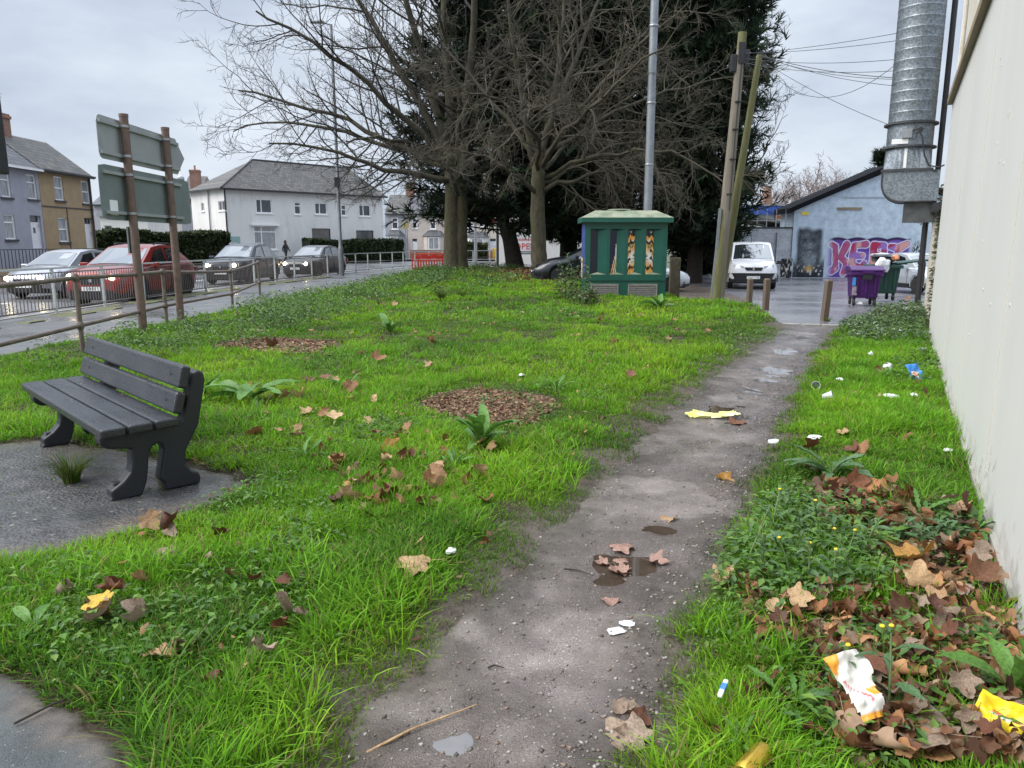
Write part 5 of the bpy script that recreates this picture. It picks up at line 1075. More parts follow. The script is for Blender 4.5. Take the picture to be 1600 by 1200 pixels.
# ================================================================ STREET FURNITURE
# ---- recycled plastic bench
m_bench = M('charcoal_plastic', (.024, .027, .034), .3, .25, 5, bump=.35, bscale=160, rvar=.14, spec=.5, stretch=(.5, 1, 1))
m_bleg = M('moulded_leg_plastic', (.014, .017, .025), .5, .2, 6, bump=.15, bscale=120)
na, fa = at(173, 786, .03), at(64, 698, .03); ax = Vector((fa[0]-na[0], fa[1]-na[1], 0)).normalized()
brz = math.atan2(-ax.y, -ax.x)                            # local +x runs to the near end, +y to the back
BL = Vector((fa[0]-na[0], fa[1]-na[1], 0)).length
bz = float(hgt(na[0]+.4, na[1]+.5))-.005
bench = thing('park_bench', 'dark charcoal plastic plank bench standing on the wet slab', 'bench', (fa[0], fa[1], bz), brz)
prof = [(.02, 0), (.0, .03), (.0, .07), (-.09, .115), (-.14, .165), (-.15, .21), (-.15, .31), (.0, .335), (.035, .37), (.035, .415), (-.42, .425), (-.46, .45), (-.545, .74), (-.58, .755), (-.615, .73), (-.62, .68),
        (-.565, .40), (-.52, .24), (-.54, .15), (-.60, .10), (-.665, .08), (-.68, .04), (-.67, 0), (-.40, 0), (-.395, .045), (-.36, .085), (-.36, .27), (-.335, .315), (-.29, .315), (-.265, .27), (-.265, .09), (-.22, .0)]
prof = [(-a*(.80+.20*min(1, max(0, (z-.08)/.34))), z) for a, z in prof]                     # local y grows towards the back
def BY(y): return y
for x in (.06, BL-.02):
    b = MB(); b.prism([(BY(a), z) for a, z in prof], x-.055, x+.055, 'x'); lg = b.build('leg', m_bleg, bench, bev=.014)
    MB().lathe([(.026, .004), (.03, -.004)], 14, (x, BY(.045), .106), 'z').build('bolt_recess', m_dark, lg)
def plank(y0, z0, y1, z1, th, name):                      # a plank between two lower edges
    d = Vector((0, y1-y0, z1-z0)); L = d.length; an = math.atan2(d.z, d.y)
    b = MB(); b.bb((-.17, .004, 0), (BL+.14, L-.004, th)); 
    return b.build(name, m_bench, bench, bev=.016, rot=(an, 0, 0), loc=(0, y0, z0), seg=3)
plank(-.055, .421, .095, .424, .06, 'seat_plank'); plank(.10, .424, .25, .427, .06, 'seat_plank'); plank(.255, .427, .405, .430, .06, 'seat_plank')
for (ya, za), (yb, zb_) in (((.425, .495), (.463, .635)), ((.468, .652), (.506, .80))):
    d = Vector((0, yb-ya, zb_-za)); L = d.length
    b = MB(); b.bb((-.17, -.065, .004), (BL+.14, -.004, L-.004)); pl = b.build('back_plank', m_bench, bench, bev=.016, rot=(-math.atan2(yb-ya, zb_-za), 0, 0), loc=(0, ya, za), seg=3)
    for x in (.06, BL-.02): MB().lathe([(.011, -.068), (.011, -.063)], 10, (x, 0, L*.5), 'y').build('bolt', m_dark, pl)
# ---- green kiosk with the tiger
m_kg = M('green_kiosk_paint', (.008, .085, .06), .42, .12, 2.5, dirt=(.012, .06, .04), dlo=.62)
m_kr = M('algae_green_roof', (.17, .20, .13), .6, .25, 3, dirt=(.27, .28, .19), dlo=.46, bump=.3)
m_kv = M('louvre_metal', (.33, .30, .28), .5, .2, 8, metal=.4)
m_kb = M('blue_paint', (.03, .06, .22), .5, .2, 3)
KX0, KX1, KY = 2.1, 4.42, 21.5; KW = KX1-KX0
ki = thing('utility_kiosk', 'green substation kiosk with a tiger painted between its folded ribs', 'kiosk', (KX0, KY, -.02))
b = MB(); b.bb((0, .03, 0), (KW, 1.2, .56)); b.build('plinth', m_kg, ki)
nb_ = 4; mgn = .13; zb0, zb1 = .74, 2.02; bw_ = (KW-2*mgn)/nb_; dp = .075
b = MB(); b.bb((0, 0, .565), (KW, .02, zb0)); b.bb((0, 0, zb1), (KW, .02, 2.2)); b.bb((0, 0, zb0), (mgn, .02, zb1)); b.bb((KW-mgn, 0, zb0), (KW, .02, zb1))
b.bb((0, .19, .565), (KW, 1.2, 2.2))
for i in range(nb_+1):
    x = mgn+i*bw_
    if 0 < i < nb_: b.bb((x-.045, 0, zb0), (x+.045, .02, zb1))
for x0, x1 in ((0, mgn), (KW-mgn, KW)): b.bb((x0, .02, zb0), (x1, .19, zb1))
b.build('panel_frame', m_kg, ki)
MB().bb((-.012, .06, .6), (-.002, 1.15, 2.15)).build('side_panel', m_kb, ki)
MB().bb((-.018, .75, .6), (-.0125, 1.1, 1.2)).build('side_mural', M('tiger_cream', (.62, .48, .28), .5), ki)
m_tig = Mattr('tiger_paint', .45, 0, .4)
def tiger(u, v, k):                                       # one strip of the striped face, u across, v up
    n = fbm(u*6+k*9, v*9+k, 3); c = np.zeros(u.shape+(3,))+np.array([.75, .30, .05]); c = mix(c, (.80, .55, .22), sm(.45, .7, n))
    if k == 1:
        a = sm(.05, .0, np.abs(u-.95)-.14*v) ; body = (u > .98-.9*np.clip((.48-v)/.48, 0, 1)**.8) & (v < .50)
        c = mix(c, (.72, .58, .36), sm(.3, .7, u)); st_ = np.sin((u*.9+v*1.2)*26+2*n) > .35; c = np.where(st_[..., None], np.array([.02, .015, .012]), c)
        c = np.where(((u > .84) & (v >= .3) & (v < .62-.3*(1-u)))[..., None], np.array([.74, .72, .66]), c)
        bg = ~(body | ((u > .84) & (v >= .3) & (v < .66))); return np.where(bg[..., None], np.array([.022, .024, .05]), c)
    m_ = u if k == 3 else 1-u                             # distance from the middle of the face
    fx = m_*1.0
    c = mix(c, (.85, .83, .78), gau(fx, v, .25, .40, .38, .10)*1.2+gau(fx, v, .75, .30, .4, .10)*.9+gau(fx, v, .35, .70, .25, .05))
    w_ = np.sin(v*34+4*fx*fx+4*n+1.5*np.sin(fx*6)) ; th_ = .35+.5*gau(fx, v, .1, .5, .35, .12)
    c = np.where(((w_ > th_) & ((v > .66) | (fx > .55) | (v < .26)))[..., None], np.array([.018, .014, .012]), c)
    e = gau(fx, v, .50, .62, .26, .036); c = mix(c, (.02, .015, .01), e*1.6); c = mix(c, (.60, .62, .15), gau(fx, v, .5, .622, .11, .018)*1.5)
    c = mix(c, (.03, .02, .02), gau(fx, v, .0, .40, .22, .022)*1.4+gau(fx, v, .05, .33, .5, .008)); c = mix(c, (.45, .18, .15), gau(fx, v, .0, .43, .2, .02))
    top = .90-.10*(fx-.5)**2*2-.05*n; c = np.where((v > top)[..., None], np.array([.02, .022, .03]), c)
    c = mix(c, (.7, .68, .62), gau(fx, v, .62, .93, .12, .02)*(n > .45)); return c
for i in range(nb_):
    x0, x1 = mgn+i*bw_+(.045 if i else 0), mgn+(i+1)*bw_-(.045 if i < nb_-1 else 0); xm = x0+(x1-x0)*.47
    nu, nv = 22, 90; U, V = np.meshgrid(np.linspace(0, 1, nu), np.linspace(0, 1, nv), indexing='ij')
    col = tiger(U, V, i) if i else np.zeros(U.shape+(3,))+np.array([.022, .026, .04])
    zz = zb0+.05*U+(zb1-zb0-.05*U)*V
    vv = np.stack([x0+(xm-x0)*U, .004+dp*U, zz], -1).reshape(-1, 3); ix = np.arange(nu*nv).reshape(nu, nv); q = np.stack([ix[:-1, :-1], ix[1:, :-1], ix[1:, 1:], ix[:-1, 1:]], -1).reshape(-1, 4)
    fp = put('painted_facet', npmesh('painted_facet', vv, q, mats=[m_tig], col=col.reshape(-1, 3)), ki)
    if i > 1: fp['label'] = 'facet painted with half of a tiger face'
    b = MB(); b.quad((xm, .004+dp, zb0+.05), (x1, .004, zb0), (x1, .004, zb1), (xm, .004+dp, zb1-.05)); b.add([(x0, .003, zb1), (x1, .003, zb1), (xm, .004+dp, zb1-.05)], [(0, 1, 2)]); b.build('green_facet', m_kg, ki)
    b = MB(); b.add([(x0, .003, zb0), (x1, .003, zb0), (xm, .004+dp, zb0+.06)], [(0, 1, 2)]); b.build('sloped_ledge', m_kr, ki)
b = MB(); o = .13; t = .42
b.add([(-o, -o, 2.2), (KW+o, -o, 2.2), (KW+o, 1.2+o, 2.2), (-o, 1.2+o, 2.2), (-o, -o, 2.33), (KW+o, -o, 2.33), (KW+o, 1.2+o, 2.33), (-o, 1.2+o, 2.33)], [(3, 2, 1, 0), (0, 1, 5, 4), (1, 2, 6, 5), (2, 3, 7, 6), (3, 0, 4, 7)])
b.build('roof_fascia', m_kg, ki)
b = MB(); b.add([(-o, -o, 2.331), (KW+o, -o, 2.331), (KW+o, 1.2+o, 2.331), (-o, 1.2+o, 2.331), (t-o, t-o, 2.54), (KW+o-t, t-o, 2.54), (KW+o-t, 1.2+o-t, 2.54), (t-o, 1.2+o-t, 2.54)], [(0, 1, 5, 4), (1, 2, 6, 5), (2, 3, 7, 6), (3, 0, 4, 7), (4, 5, 6, 7)])
b.build('roof', m_kr, ki, bev=.01)
MB().lathe([(.34, 2.541), (.36, 2.56), (.30, 2.585), (.0, 2.60)], 16, (KW/2-.15, .6, 0)).build('roof_vent', m_kr, ki)
for x0, x1 in ((.16, .96), (1.24, 2.08)):
    b = MB()
    for a in ((x0, x1, .06, .09), (x0, x1, .44, .47), (x0, x0+.03, .09, .44), (x1-.03, x1, .09, .44)): b.bb((a[0], -.002, a[2]), (a[1], .028, a[3]))
    f = b.build('vent_frame', m_kv, ki)
    for k in range(6): MB().box(((x0+x1)/2, .012, .125+k*.058), (x1-x0-.065, .04, .012), rot=Matrix.Rotation(.7, 3, 'X')).build('louvre', m_kv, f)
# ---- pipe rail along the lawn edge
m_rust = M('rusty_painted_pipe', (.085, .06, .045), .5, .2, 7, col2=(.17, .14, .115), bump=.4, bscale=60, dirt=(.13, .05, .03), dlo=.56, dscale=3, rvar=.15)
pr_ = thing('pipe_railing', 'rusty two rail pipe barrier along the near edge of lawn', 'railing', (0, 0, 0))
pp = [(125, 550), (258, 507), (362, 479), (405, 459)]; bs = [gat(a, c) for a, c in pp]; tops = [atY(125, 434, bs[0][1]), atY(258, 425, bs[1][1]), atY(362, 424, bs[2][1]), atY(405, 410, bs[3][1])]
bs = [(tops[i][0]+(bs[i][0]-tops[i][0])*.6, bs[i][1], bs[i][2]) for i in range(4)]; tops = [(bs[i][0], bs[i][1], tops[i][2]) for i in range(4)]
d0 = (Vector(bs[0])-Vector(bs[1])).normalized(); pre = [Vector(bs[0])+d0*k for k in (2.6, 5.0)]; pre = [(p.x, p.y, float(hgt(p.x, p.y))) for p in pre]
prt = [(p[0], p[1], p[2]+tops[0][2]-bs[0][2]) for p in pre]
allb = [pre[1], pre[0]]+bs; allt = [prt[1], prt[0]]+tops
for q, t in zip(allb, allt): MB().tube([(q[0], q[1], q[2]-.2), t], .034, 12).build('post', m_rust, pr_, smooth=True)
for a, c in zip(allt[:-1], allt[1:]): MB().tube(spl([a, ((a[0]+c[0])/2, (a[1]+c[1])/2, (a[2]+c[2])/2-.012), c], 9), .033, 12).build('rail', m_rust, pr_, smooth=True)
md = [(q[0], q[1], q[2]+(t[2]-q[2])*.36) for q, t in zip(allb, allt)]
for a, c in zip(md[:-1], md[1:]): MB().tube([a, c], .03, 12).build('rail', m_rust, pr_, smooth=True)
for p in allt+md:
    MB().lathe([(.0, -.062), (.036, -.058), (.05, -.03), (.053, 0), (.05, .03), (.036, .058), (0, .062)], 14, p).build('joint', m_rust, pr_, smooth=True)
# ---- guard rail at the kerb
m_gpost = M('flaking_white_post', (.42, .44, .43), .5, .2, 9, dirt=(.20, .13, .08), dlo=.62, dscale=5); m_gbar = M('weathered_bar', (.10, .085, .075), .55, .3, 9, col2=(.17, .15, .135))
gr = thing('guard_rail', 'galvanised pedestrian guard railing along the kerb with upright bars', 'railing', (0, 0, 0))
RL = np.array(RAIL, float); sg = np.concatenate([[0], np.cumsum(np.hypot(*np.diff(RL, axis=0).T))])
rp2 = lambda s: (float(np.interp(s, sg, RL[:, 0])), float(np.interp(s, sg, RL[:, 1])))
s0 = float(np.interp(9, RL[:, 1], sg)); s = s0; k = 0; nbar = 0
pm = MB().bb((-.028, -.028, -.05), (.028, .028, 1.06)).mesh('post', m_gpost); bmesh_ = MB().bb((-.007, -.007, .14), (.007, .007, .93)).mesh('bar', m_gbar)
while s < sg[-1]-2:
    a = rp2(s); c = rp2(s+2.0); an = math.atan2(c[1]-a[1], c[0]-a[0]); put('post', pm, gr, (a[0], a[1], 0), (0, 0, an)); L = math.hypot(c[0]-a[0], c[1]-a[1])
    for z, th in ((1.04, .042), (.94, .025), (.13, .03)):
        if z == .94 and a[1] > 38: z = .55
        MB().box(((a[0]+c[0])/2, (a[1]+c[1])/2, z), (L-.06, th, th), rot=Matrix.Rotation(an, 3, 'Z')).build('rail', m_gpost if z > 1 else m_gbar, gr)
    if a[1] < 36:
        nb2 = int(L/.112); far = a[1] > 29; b = MB()
        for i in range(1, nb2):
            x, y = a[0]+(c[0]-a[0])*i/nb2, a[1]+(c[1]-a[1])*i/nb2
            if far: b.box((x, y, .535), (.014, .014, .79))
            else: put('bar', bmesh_, gr, (x, y, 0), (0, 0, an)); nbar += 1
        if far: tag(b.build('bars', m_gbar, gr), kind='stuff')
    s += 2.0
# ---- road sign seen from behind
m_sb = M('dull_sign_back', (.34, .36, .36), .55, .12, 2, dirt=(.22, .24, .23), dlo=.58, metal=.3); m_sb2 = M('grey_green_sign_back', (.15, .18, .175), .6, .12, 2, dirt=(.11, .135, .13), dlo=.58)
m_sp = M('rusty_post', (.10, .065, .05), .65, .2, 8, col2=(.17, .11, .085), bump=.5, bscale=50)
pa = at(225, 520, .05); pb = at(285, 505, .05); A0 = Vector((pa[0], pa[1], 0)); Tz = atY(196, 181, pa[1])[2]; A0.x = (pa[0]+atY(196, 181, pa[1])[0])/2-.02
B0 = Vector((pb[0], pb[1], 0)); B0.x = (pb[0]+atY(256, 201, pb[1])[0])/2; dv = (B0-A0); sp_ = dv.length; srz = math.atan2(dv.y, dv.x)
rs = thing('road_sign', 'large direction sign seen from behind on two rusty posts', 'road sign', (A0.x, A0.y, 0), srz)
for i, x in enumerate((0, sp_)): b = MB(); b.tube([(x, 0, -.1), (x, 0, Tz+.02*i)], .07, 14); b.lathe([(.076, Tz-.02), (.076, Tz+.03), (0, Tz+.035)], 14, (x, 0, .02*i)); b.build('post', m_sp, rs, smooth=True)
zA = lambda py: atY(190, py, pa[1])[2]
z3, z2 = zA(188), zA(254); z1_, z0_ = zA(262), zA(345)
PO = .10
def rnd(x0, x1, a, c, arrow=0, cr=.1):
    P = [(x0+cr, a), (x1-cr, a), (x1+arrow, (a+c)/2), (x1-cr, c), (x0+cr, c)] if arrow else [(x0+cr, a), (x1-cr, a), (x1-.03, a+.03), (x1, a+cr), (x1, c-cr), (x1-.03, c-.03), (x1-cr, c), (x0+cr, c)]
    return P+[(x0+.03, c-.03), (x0, c-cr), (x0, a+cr), (x0+.03, a+.03)]
b = MB(); b.prism(rnd(-.72, sp_+.75, z2, z3, .28), PO-.004, PO+.004, 'y'); p1_ = b.build('sign_panel', m_sb, rs)
b = MB(); b.prism(rnd(-.82, sp_+1.15, z0_, z1_, 0, .22), PO-.004, PO+.004, 'y'); p2_ = b.build('sign_panel', m_sb2, rs); p2_['label'] = 'lower grey green panel'; p1_['label'] = 'upper arrow ended panel'
for pan, zz in ((p1_, (z2+.1, z3-.1)), (p2_, (z0_+.12, z1_-.12))):
    for z in zz:
        MB().bb((-.7, PO-.045, z-.025), (sp_+.7, PO-.006, z+.025)).build('channel', m_sb, pan)
        for x in (0, sp_): MB().lathe([(.078, -.02), (.082, -.02), (.082, .02), (.078, .02)], 14, (x, 0, z)).build('clamp', m_metal, rs)
MB().bb((-.55, PO-.012, z0_+.08), (-.3, PO-.006, z0_+.32)).build('sticker', m_upvc, p2_)
MB().bb((-.06, PO-.02, z0_-.55), (.34, PO+.004, z0_-.1)).build('small_plate', m_sb2, rs)
# ---- edge of a traffic signal at the left border of the view
tl = atY(-6, 240, 9.0); ts = thing('traffic_light', 'black traffic signal head cut off by left edge of view', 'traffic light', (tl[0]-.08, 9.0, 0))
MB().tube([(-.3, .0, -.1), (-.3, .0, 3.4)], .05, 10).build('pole', m_dark, ts)
z = atY(-6, 272, 9)[2]; b = MB(); b.bb((-.34, -.12, z), (.15, .1, z+.92)); b.build('signal_head', m_dark, ts, bev=.02)
for i in range(3): b = MB(); b.lathe([(.1, -.13), (.11, -.3), (.1, -.3), (.09, -.13)], 14, (0, 0, z+.16+.3*i), 'y'); b.build('visor', m_dark, ts)
# ---- lamp columns and poles
m_lamp = M('grey_lamp_column', (.24, .25, .26), .5, .15, 4, metal=.5); m_mast = M('galvanised_mast', (.25, .27, .29), .5, .15, 5, metal=.5, dirt=(.3, .31, .32), dlo=.58)
lx, ly = at(534, 431, 0)
lp = thing('street_lamp', 'slim grey lamp column standing at the guard railing left of bare trees', 'street lamp', (lx, ly, 0)); zt = atY(520, 38, ly)[2]
b = MB(); b.tube([(0, 0, -.1), (0, 0, 1.35)], .125, 12); b.tube([(0, 0, 1.35), (0, 0, 1.5), (0, 0, zt)], [.12, .085, .055], 12); b.build('column', m_lamp, lp, smooth=True)
MB().tube([(0, 0, zt-.03), (-.35, -.05, zt+.05)], .035, 8).build('arm', m_lamp, lp); MB().bb((-.95, -.16, zt+.03), (-.3, .06, zt+.13)).build('lantern', m_lamp, lp, bev=.03)
MB().bb((-.13, -.17, 4.3), (.13, -.09, 4.75)).build('control_box', m_dark, lp)
mx_ = atY(1012, 330, 25)[0]
ms = thing('mast', 'tall thick galvanised mast rising straight behind the green kiosk', 'mast', (mx_, 25, -.1))
b = MB(); b.tube([(0, 0, -.1), (0, 0, 14.5)], [.145, .115], 16); b.build('column', m_mast, ms, smooth=True)
for z in (4.2, 6.1, 8.4): MB().lathe([(.146, -.03), (.152, 0), (.146, .03)], 16, (0, 0, z)).build('band', m_metal, ms)
m_pole = M('weathered_pole_wood', (.12, .10, .075), .8, .22, 3, col2=(.22, .195, .16), bump=.6, bscale=14, stretch=(6, 6, .35)); m_polg = M('algae_pole_wood', (.09, .09, .032), .8, .25, 3, col2=(.165, .16, .065), bump=.5, bscale=14, stretch=(6, 6, .35))
ux_, uy_ = at(1120, 473, 0); up_ = thing('utility_pole', 'leaning wooden utility pole with mossy foot beside green kiosk', 'utility pole', (ux_, uy_, 0)); tp_ = atY(1160, 55, uy_); dx_, dz_ = tp_[0]-ux_, tp_[2]
lerp = lambda f, o=(0, 0): (dx_*f+o[0], o[1], dz_*f)
b = MB(); b.tube([lerp(-.03), lerp(.3), lerp(1)], [.17, .15, .105], 16); b.build('pole', m_pole, up_, smooth=True)
b = MB(); n_ = 7
for i in range(6): pass
b.tube([lerp(-.02, (-.045, -.03)), lerp(.16, (-.045, -.02)), lerp(.36, (-.02, -.01))], [.165, .15, .125], 14); b.build('mossy_face', m_polg, up_, smooth=True)
b = MB(); b.tube([lerp(.95), lerp(1.01)], [.112, .108], 16); b.build('pole_cap', m_polg, up_, smooth=True)
b = MB(); b.box(lerp(.185, (-.17, -.1)), (.07, .05, 2.5), rot=Matrix.Rotation(math.atan2(dx_, dz_)*.9, 3, 'Y')); b.build('cable_guard', m_mast, up_)
b = MB(); b.tube([lerp(.36, (.06, -.14)), lerp(.6, (.03, -.12)), lerp(.92, (.02, -.11))], .014, 6); b.build('riser_cable', m_dark, up_)
for f, ox, w_ in ((.90, -.16, .15), (.915, .16, .13)): MB().box(lerp(f, (ox, 0)), (w_, .16, .42)).build('terminal_box', m_dark, up_, bev=.015)
MB().box(lerp(.935, (0, -.11)), (.16, .06, .5)).build('terminal_box', m_dark, up_)
for f in (.42, .55, .66, .76): b = MB(); b.box(lerp(f, (.02, -.125)), (.16, .05, .035)); b.tube([lerp(f, (.02, -.12)), lerp(f, (.02, -.24))], .012, 6); b.build('pole_step', m_dark, up_)
t2 = atY(1187, 86, uy_+.25); s2 = thing('utility_pole', 'thinner green stained pole leaning right against the main utility pole', 'utility pole', (ux_+.14, uy_+.3, 0))
e_ = Vector((t2[0]-ux_-.14, -.05, t2[2])); b = MB(); b.tube([e_*-.03, e_*.4, e_], [.12, .11, .075], 14); b.build('pole', m_polg, s2, smooth=True)
MB().box(e_*1.0+Vector((.03, 0, .02)), (.16, .1, .1)).build('insulator', m_dark, s2)
# wires from the poles to the building
m_wire = M('black_wire', (.035, .037, .042), .5)
P1_ = Vector((tp_[0], uy_, tp_[2]-.55)); P2_ = Vector((t2[0], uy_+.25, t2[2]))
for i, (p, q, sag) in enumerate(((P1_+Vector((0, 0, .1)), atY(1412, 50, 15.6), .05), (P1_+Vector((0, 0, .12)), atY(1412, 62, 15.6), .06), (P1_, atY(1410, 92, 15.6), .1), (P1_-Vector((0, 0, .1)), atY(1408, 110, 15.6), .12), (P2_, atY(1408, 122, 15.6), .1), (P2_-Vector((0, 0, .02)), atY(1408, 124, 15.62), .14),
                                    (P2_, atY(1408, 135, 15.6), .12), (P2_-Vector((0, 0, .1)), atY(1412, 90, 15.7), .85), (P2_-Vector((0, 0, .1)), atY(1402, 200, 15.8), .1))):
    q = Vector(q); pts = [p.lerp(q, f/14)-Vector((0, 0, sag*4*f/14*(1-f/14))) for f in range(15)]
    b = MB(); b.tube(pts, .0085 if i in (4,) else .0062, 5)
    tag(b.build('overhead_wire', m_wire), ['topmost overhead wire from main pole to the duct wall', 'second overhead wire down from the main pole top', 'third overhead wire down, sagging to the duct', 'fourth overhead wire down from main pole', 'thick dark overhead wire from the green pole top', 'thin wire paired just below the thick dark overhead wire',
        'overhead wire dropping gently below the thick pair', 'slack looping overhead wire sagging deep below the others', 'steepest overhead wire running down towards the duct flange'][i], 'wire', 'overhead wires')
# ---- timber bollards
m_bol = M('bollard_wood', (.085, .06, .045), .75, .25, 5, col2=(.15, .11, .08), bump=.5, bscale=16, stretch=(5, 5, .4))
for (bx_, by_, ty, wd, lean), lb_ in zip(((1287, 501, 437, .125, .05), (1170, 479, 435, .12, 0), (1196, 483, 435, .13, 0)), ('square timber bollard standing alone at the end of path', 'thinner square timber bollard in front of the van number plate', 'square timber bollard below the van headlight, right of the pair')):
    x, y = at(bx_, by_, -.03); zt = atY(bx_, ty, y)[2]; bo = thing('bollard', lb_, 'bollard', (x, y, -.03), .2, 'timber bollards by the car park')
    b = MB(); w_ = wd/2; b.add([(-w_, -w_, -.2), (w_, -w_, -.2), (w_, w_, -.2), (-w_, w_, -.2)]+[(a+lean, c, zt+.0) for a, c in ((-w_, -w_), (w_, -w_), (w_, w_), (-w_, w_))]+[(a*.6+lean, c*.6, zt+.03) for a, c in ((-w_, -w_), (w_, -w_), (w_, w_), (-w_, w_))],
                              [(0, 1, 5, 4), (1, 2, 6, 5), (2, 3, 7, 6), (3, 0, 4, 7), (4, 5, 9, 8), (5, 6, 10, 9), (6, 7, 11, 10), (7, 4, 8, 11), (8, 9, 10, 11)]); b.build('post', m_bol, bo, bev=.008)
# ---- wheeled bins
m_pur = M('purple_plastic', (.055, .008, .105), .42, .15, 4); m_grn = M('bottle_green_plastic', (.012, .05, .035), .45, .15, 4); m_rub = M('black_rubber', (.018, .018, .019), .7)
def ebin(label, x, y, z, rz, w_, d_, h_, mat, lid_open):
    t = thing('wheeled_bin', label, 'bin', (x, y, z), rz); b = MB(); a, c = w_/2, d_/2
    b.add([(-a*.86, -c*.82, .22), (a*.86, -c*.82, .22), (a*.86, c*.82, .22), (-a*.86, c*.82, .22), (-a, -c, h_), (a, -c, h_), (a, c, h_), (-a, c, h_)], [(3, 2, 1, 0), (0, 1, 5, 4), (1, 2, 6, 5), (2, 3, 7, 6), (3, 0, 4, 7)]); b.build('body', mat, t, bev=.05, seg=3)
    b = MB()
    for q in ((-a-.04, -c-.05, a+.04, -c+.03), (-a-.04, c-.03, a+.04, c+.05), (-a-.04, -c+.031, -a+.03, c-.031), (a-.03, -c+.031, a+.04, c-.031)): b.bb((q[0], q[1], h_-.09), (q[2], q[3], h_+.005))
    b.build('rim', mat, t, bev=.012)
    for sx_ in (-1, 1):
        for sy_ in (-1, 1):
            b = MB(); b.bb((sx_*a*.7-.035, sy_*c*.66-.03, .14), (sx_*a*.7+.035, sy_*c*.66+.03, .24)); b.lathe([(.0, -.025), (.09, -.025), (.10, 0), (.09, .025), (0, .025)], 14, (sx_*a*.7, sy_*c*.66, .10), 'x'); b.build('castor', m_rub, t)
    for sx_ in (-1, 1): MB().tube([(sx_*(a+.01), 0, h_-.14), (sx_*(a+.10), 0, h_-.14)], .035, 10).build('trunnion', mat, t)
    for i in (-.3, 0, .3): MB().bb((i*w_-.02, -c-.012, .35), (i*w_+.02, -c*.86, h_-.15)).build('rib', mat, t, bev=.008)
    if not lid_open:
        b = MB(); P = [(-c-.07, h_+.01), (-c-.06, h_+.06), (-c*.5, h_+.13), (0, h_+.15), (c*.6, h_+.13), (c+.05, h_+.06), (c+.05, h_+.01)]; b.prism(P, -a-.06, a+.06, 'x'); b.build('lid', mat, t, bev=.02); MB().bb((-.15, -c-.09, h_-.04), (.15, -c-.06, h_+.02)).build('handle', mat, t)
    else:
        b = MB(); b.box((a+.36, .05, h_+.10), (.95, d_*.95, .05), rot=Matrix.Rotation(-.12, 3, 'Y')); b.build('lid', mat, t, bev=.015)
    return t
x, y = at(1354, 478, -.06); pbn = ebin('purple four wheeled bin with a scuffed sticker at the car park edge', x+.05, y+.4, -.08, R(-14), .74, .80, .93, m_pur, False)
MB().bb((-.345, -.408, .56), (-.27, -.36, .78)).build('sticker', M('blue_sticker', (.05, .25, .6), .4), pbn); MB().bb((-.335, -.398, .30), (-.22, -.335, .54)).build('scuff', M('scuffed_grey', (.25, .22, .24), .6, .5, 12), pbn)
MB().bb((-.11, -.47, .73), (.12, -.445, .86)).build('catch', m_rub, pbn)
x2, y2_ = at(1394, 470, -.06); gbn = ebin('dark green wheeled bin overflowing with rubbish, its lid thrown open', x2+.02, y2_+.8, -.10, R(-10), .80, .9, 1.06, m_grn, True)
def crumple(name, label, cat, loc, sz, mat, seed, rz=0, parent=None, n=9, fl=.5):
    r = np.random.default_rng(seed); import bmesh
    bm = bmesh.new(); bmesh.ops.create_icosphere(bm, subdivisions=2, radius=1)
    for v_ in bm.verts: k = 1+r.normal(0, .16); v_.co = Vector((v_.co.x*sz[0]*k, v_.co.y*sz[1]*k, v_.co.z*sz[2]*k*(1 if v_.co.z > 0 else fl)))
    me = bpy.data.meshes.new(name); bm.to_mesh(me); bm.free(); me.materials.append(mat); o = put(name, me, parent, loc, (0, 0, rz)); 
    return tag(o, label, cat) if label else o
m_bagw = M('white_bag_plastic', (.68, .69, .70), .4, .08, 5); m_bagb = M('black_bag_plastic', (.015, .015, .017), .3, .3, 5); m_bago = M('orange_wrapper', (.62, .24, .12), .4)
crumple('rubbish_bag', 'black rubbish bag heaped on top of the green bin', 'rubbish bag', (x2+.02, y2_+.75, 1.10), (.36, .32, .19), m_bagb, 5)
crumple('rubbish_bag', 'pale grey bag lying on the black bag in green bin', 'rubbish bag', (x2-.15, y2_+.62, 1.24), (.30, .22, .08), M('grey_bag_plastic', (.40, .41, .44), .4), 6)
crumple('rubbish_bag', 'orange wrapper sticking out of the green bin', 'wrapper', (x2+.22, y2_+.46, 1.15), (.12, .09, .12), m_bago, 7)
crumple('carrier_bag', 'white carrier bag spilling down the front of green bin', 'carrier bag', (x2-.20, y2_+.30, .98), (.20, .11, .21), m_bagw, 8, fl=1)
crumple('rubbish_bag', 'small white litter below the purple bin', 'litter', (x-.1, y+.2, -.02), (.14, .1, .07), m_bagw, 9)
# ---- orange road barriers
m_or = M('orange_red_plastic', (.62, .07, .025), .5, .12, 3); m_orp = M('reflective_red', (.60, .03, .02), .35)
def barrier(label, x, y, rz):
    t = thing('road_barrier', label, 'barrier', (x, y, .0), rz, 'orange barriers by the railing'); w_ = 1.95
    b = MB(); b.bb((0, -.025, .97), (w_, .025, 1.03)); b.bb((0, -.025, .60), (w_, .025, .66)); b.bb((0, -.025, .13), (w_, .025, .24)); b.bb((0, -.025, .24), (.07, .025, .97)); b.bb((w_-.07, -.025, .24), (w_, .025, .97)); b.build('frame', m_or, t, bev=.008)
    for i in range(11): MB().bb((.16+i*.155, -.018, .24), (.215+i*.155, .018, .60)).build('slat', m_or, t)
    for i in range(3): MB().bb((.20+i*.6, -.03, .72), (.54+i*.6-.02, .03, .93)).build('reflector_panel', m_orp, t)
    for q in (.3, w_-.45): MB().bb((q, -.28, 0), (q+.15, .28, .12)).build('foot', m_rub, t, bev=.02)
bx0 = atY(643, 400, 42.5)[0]
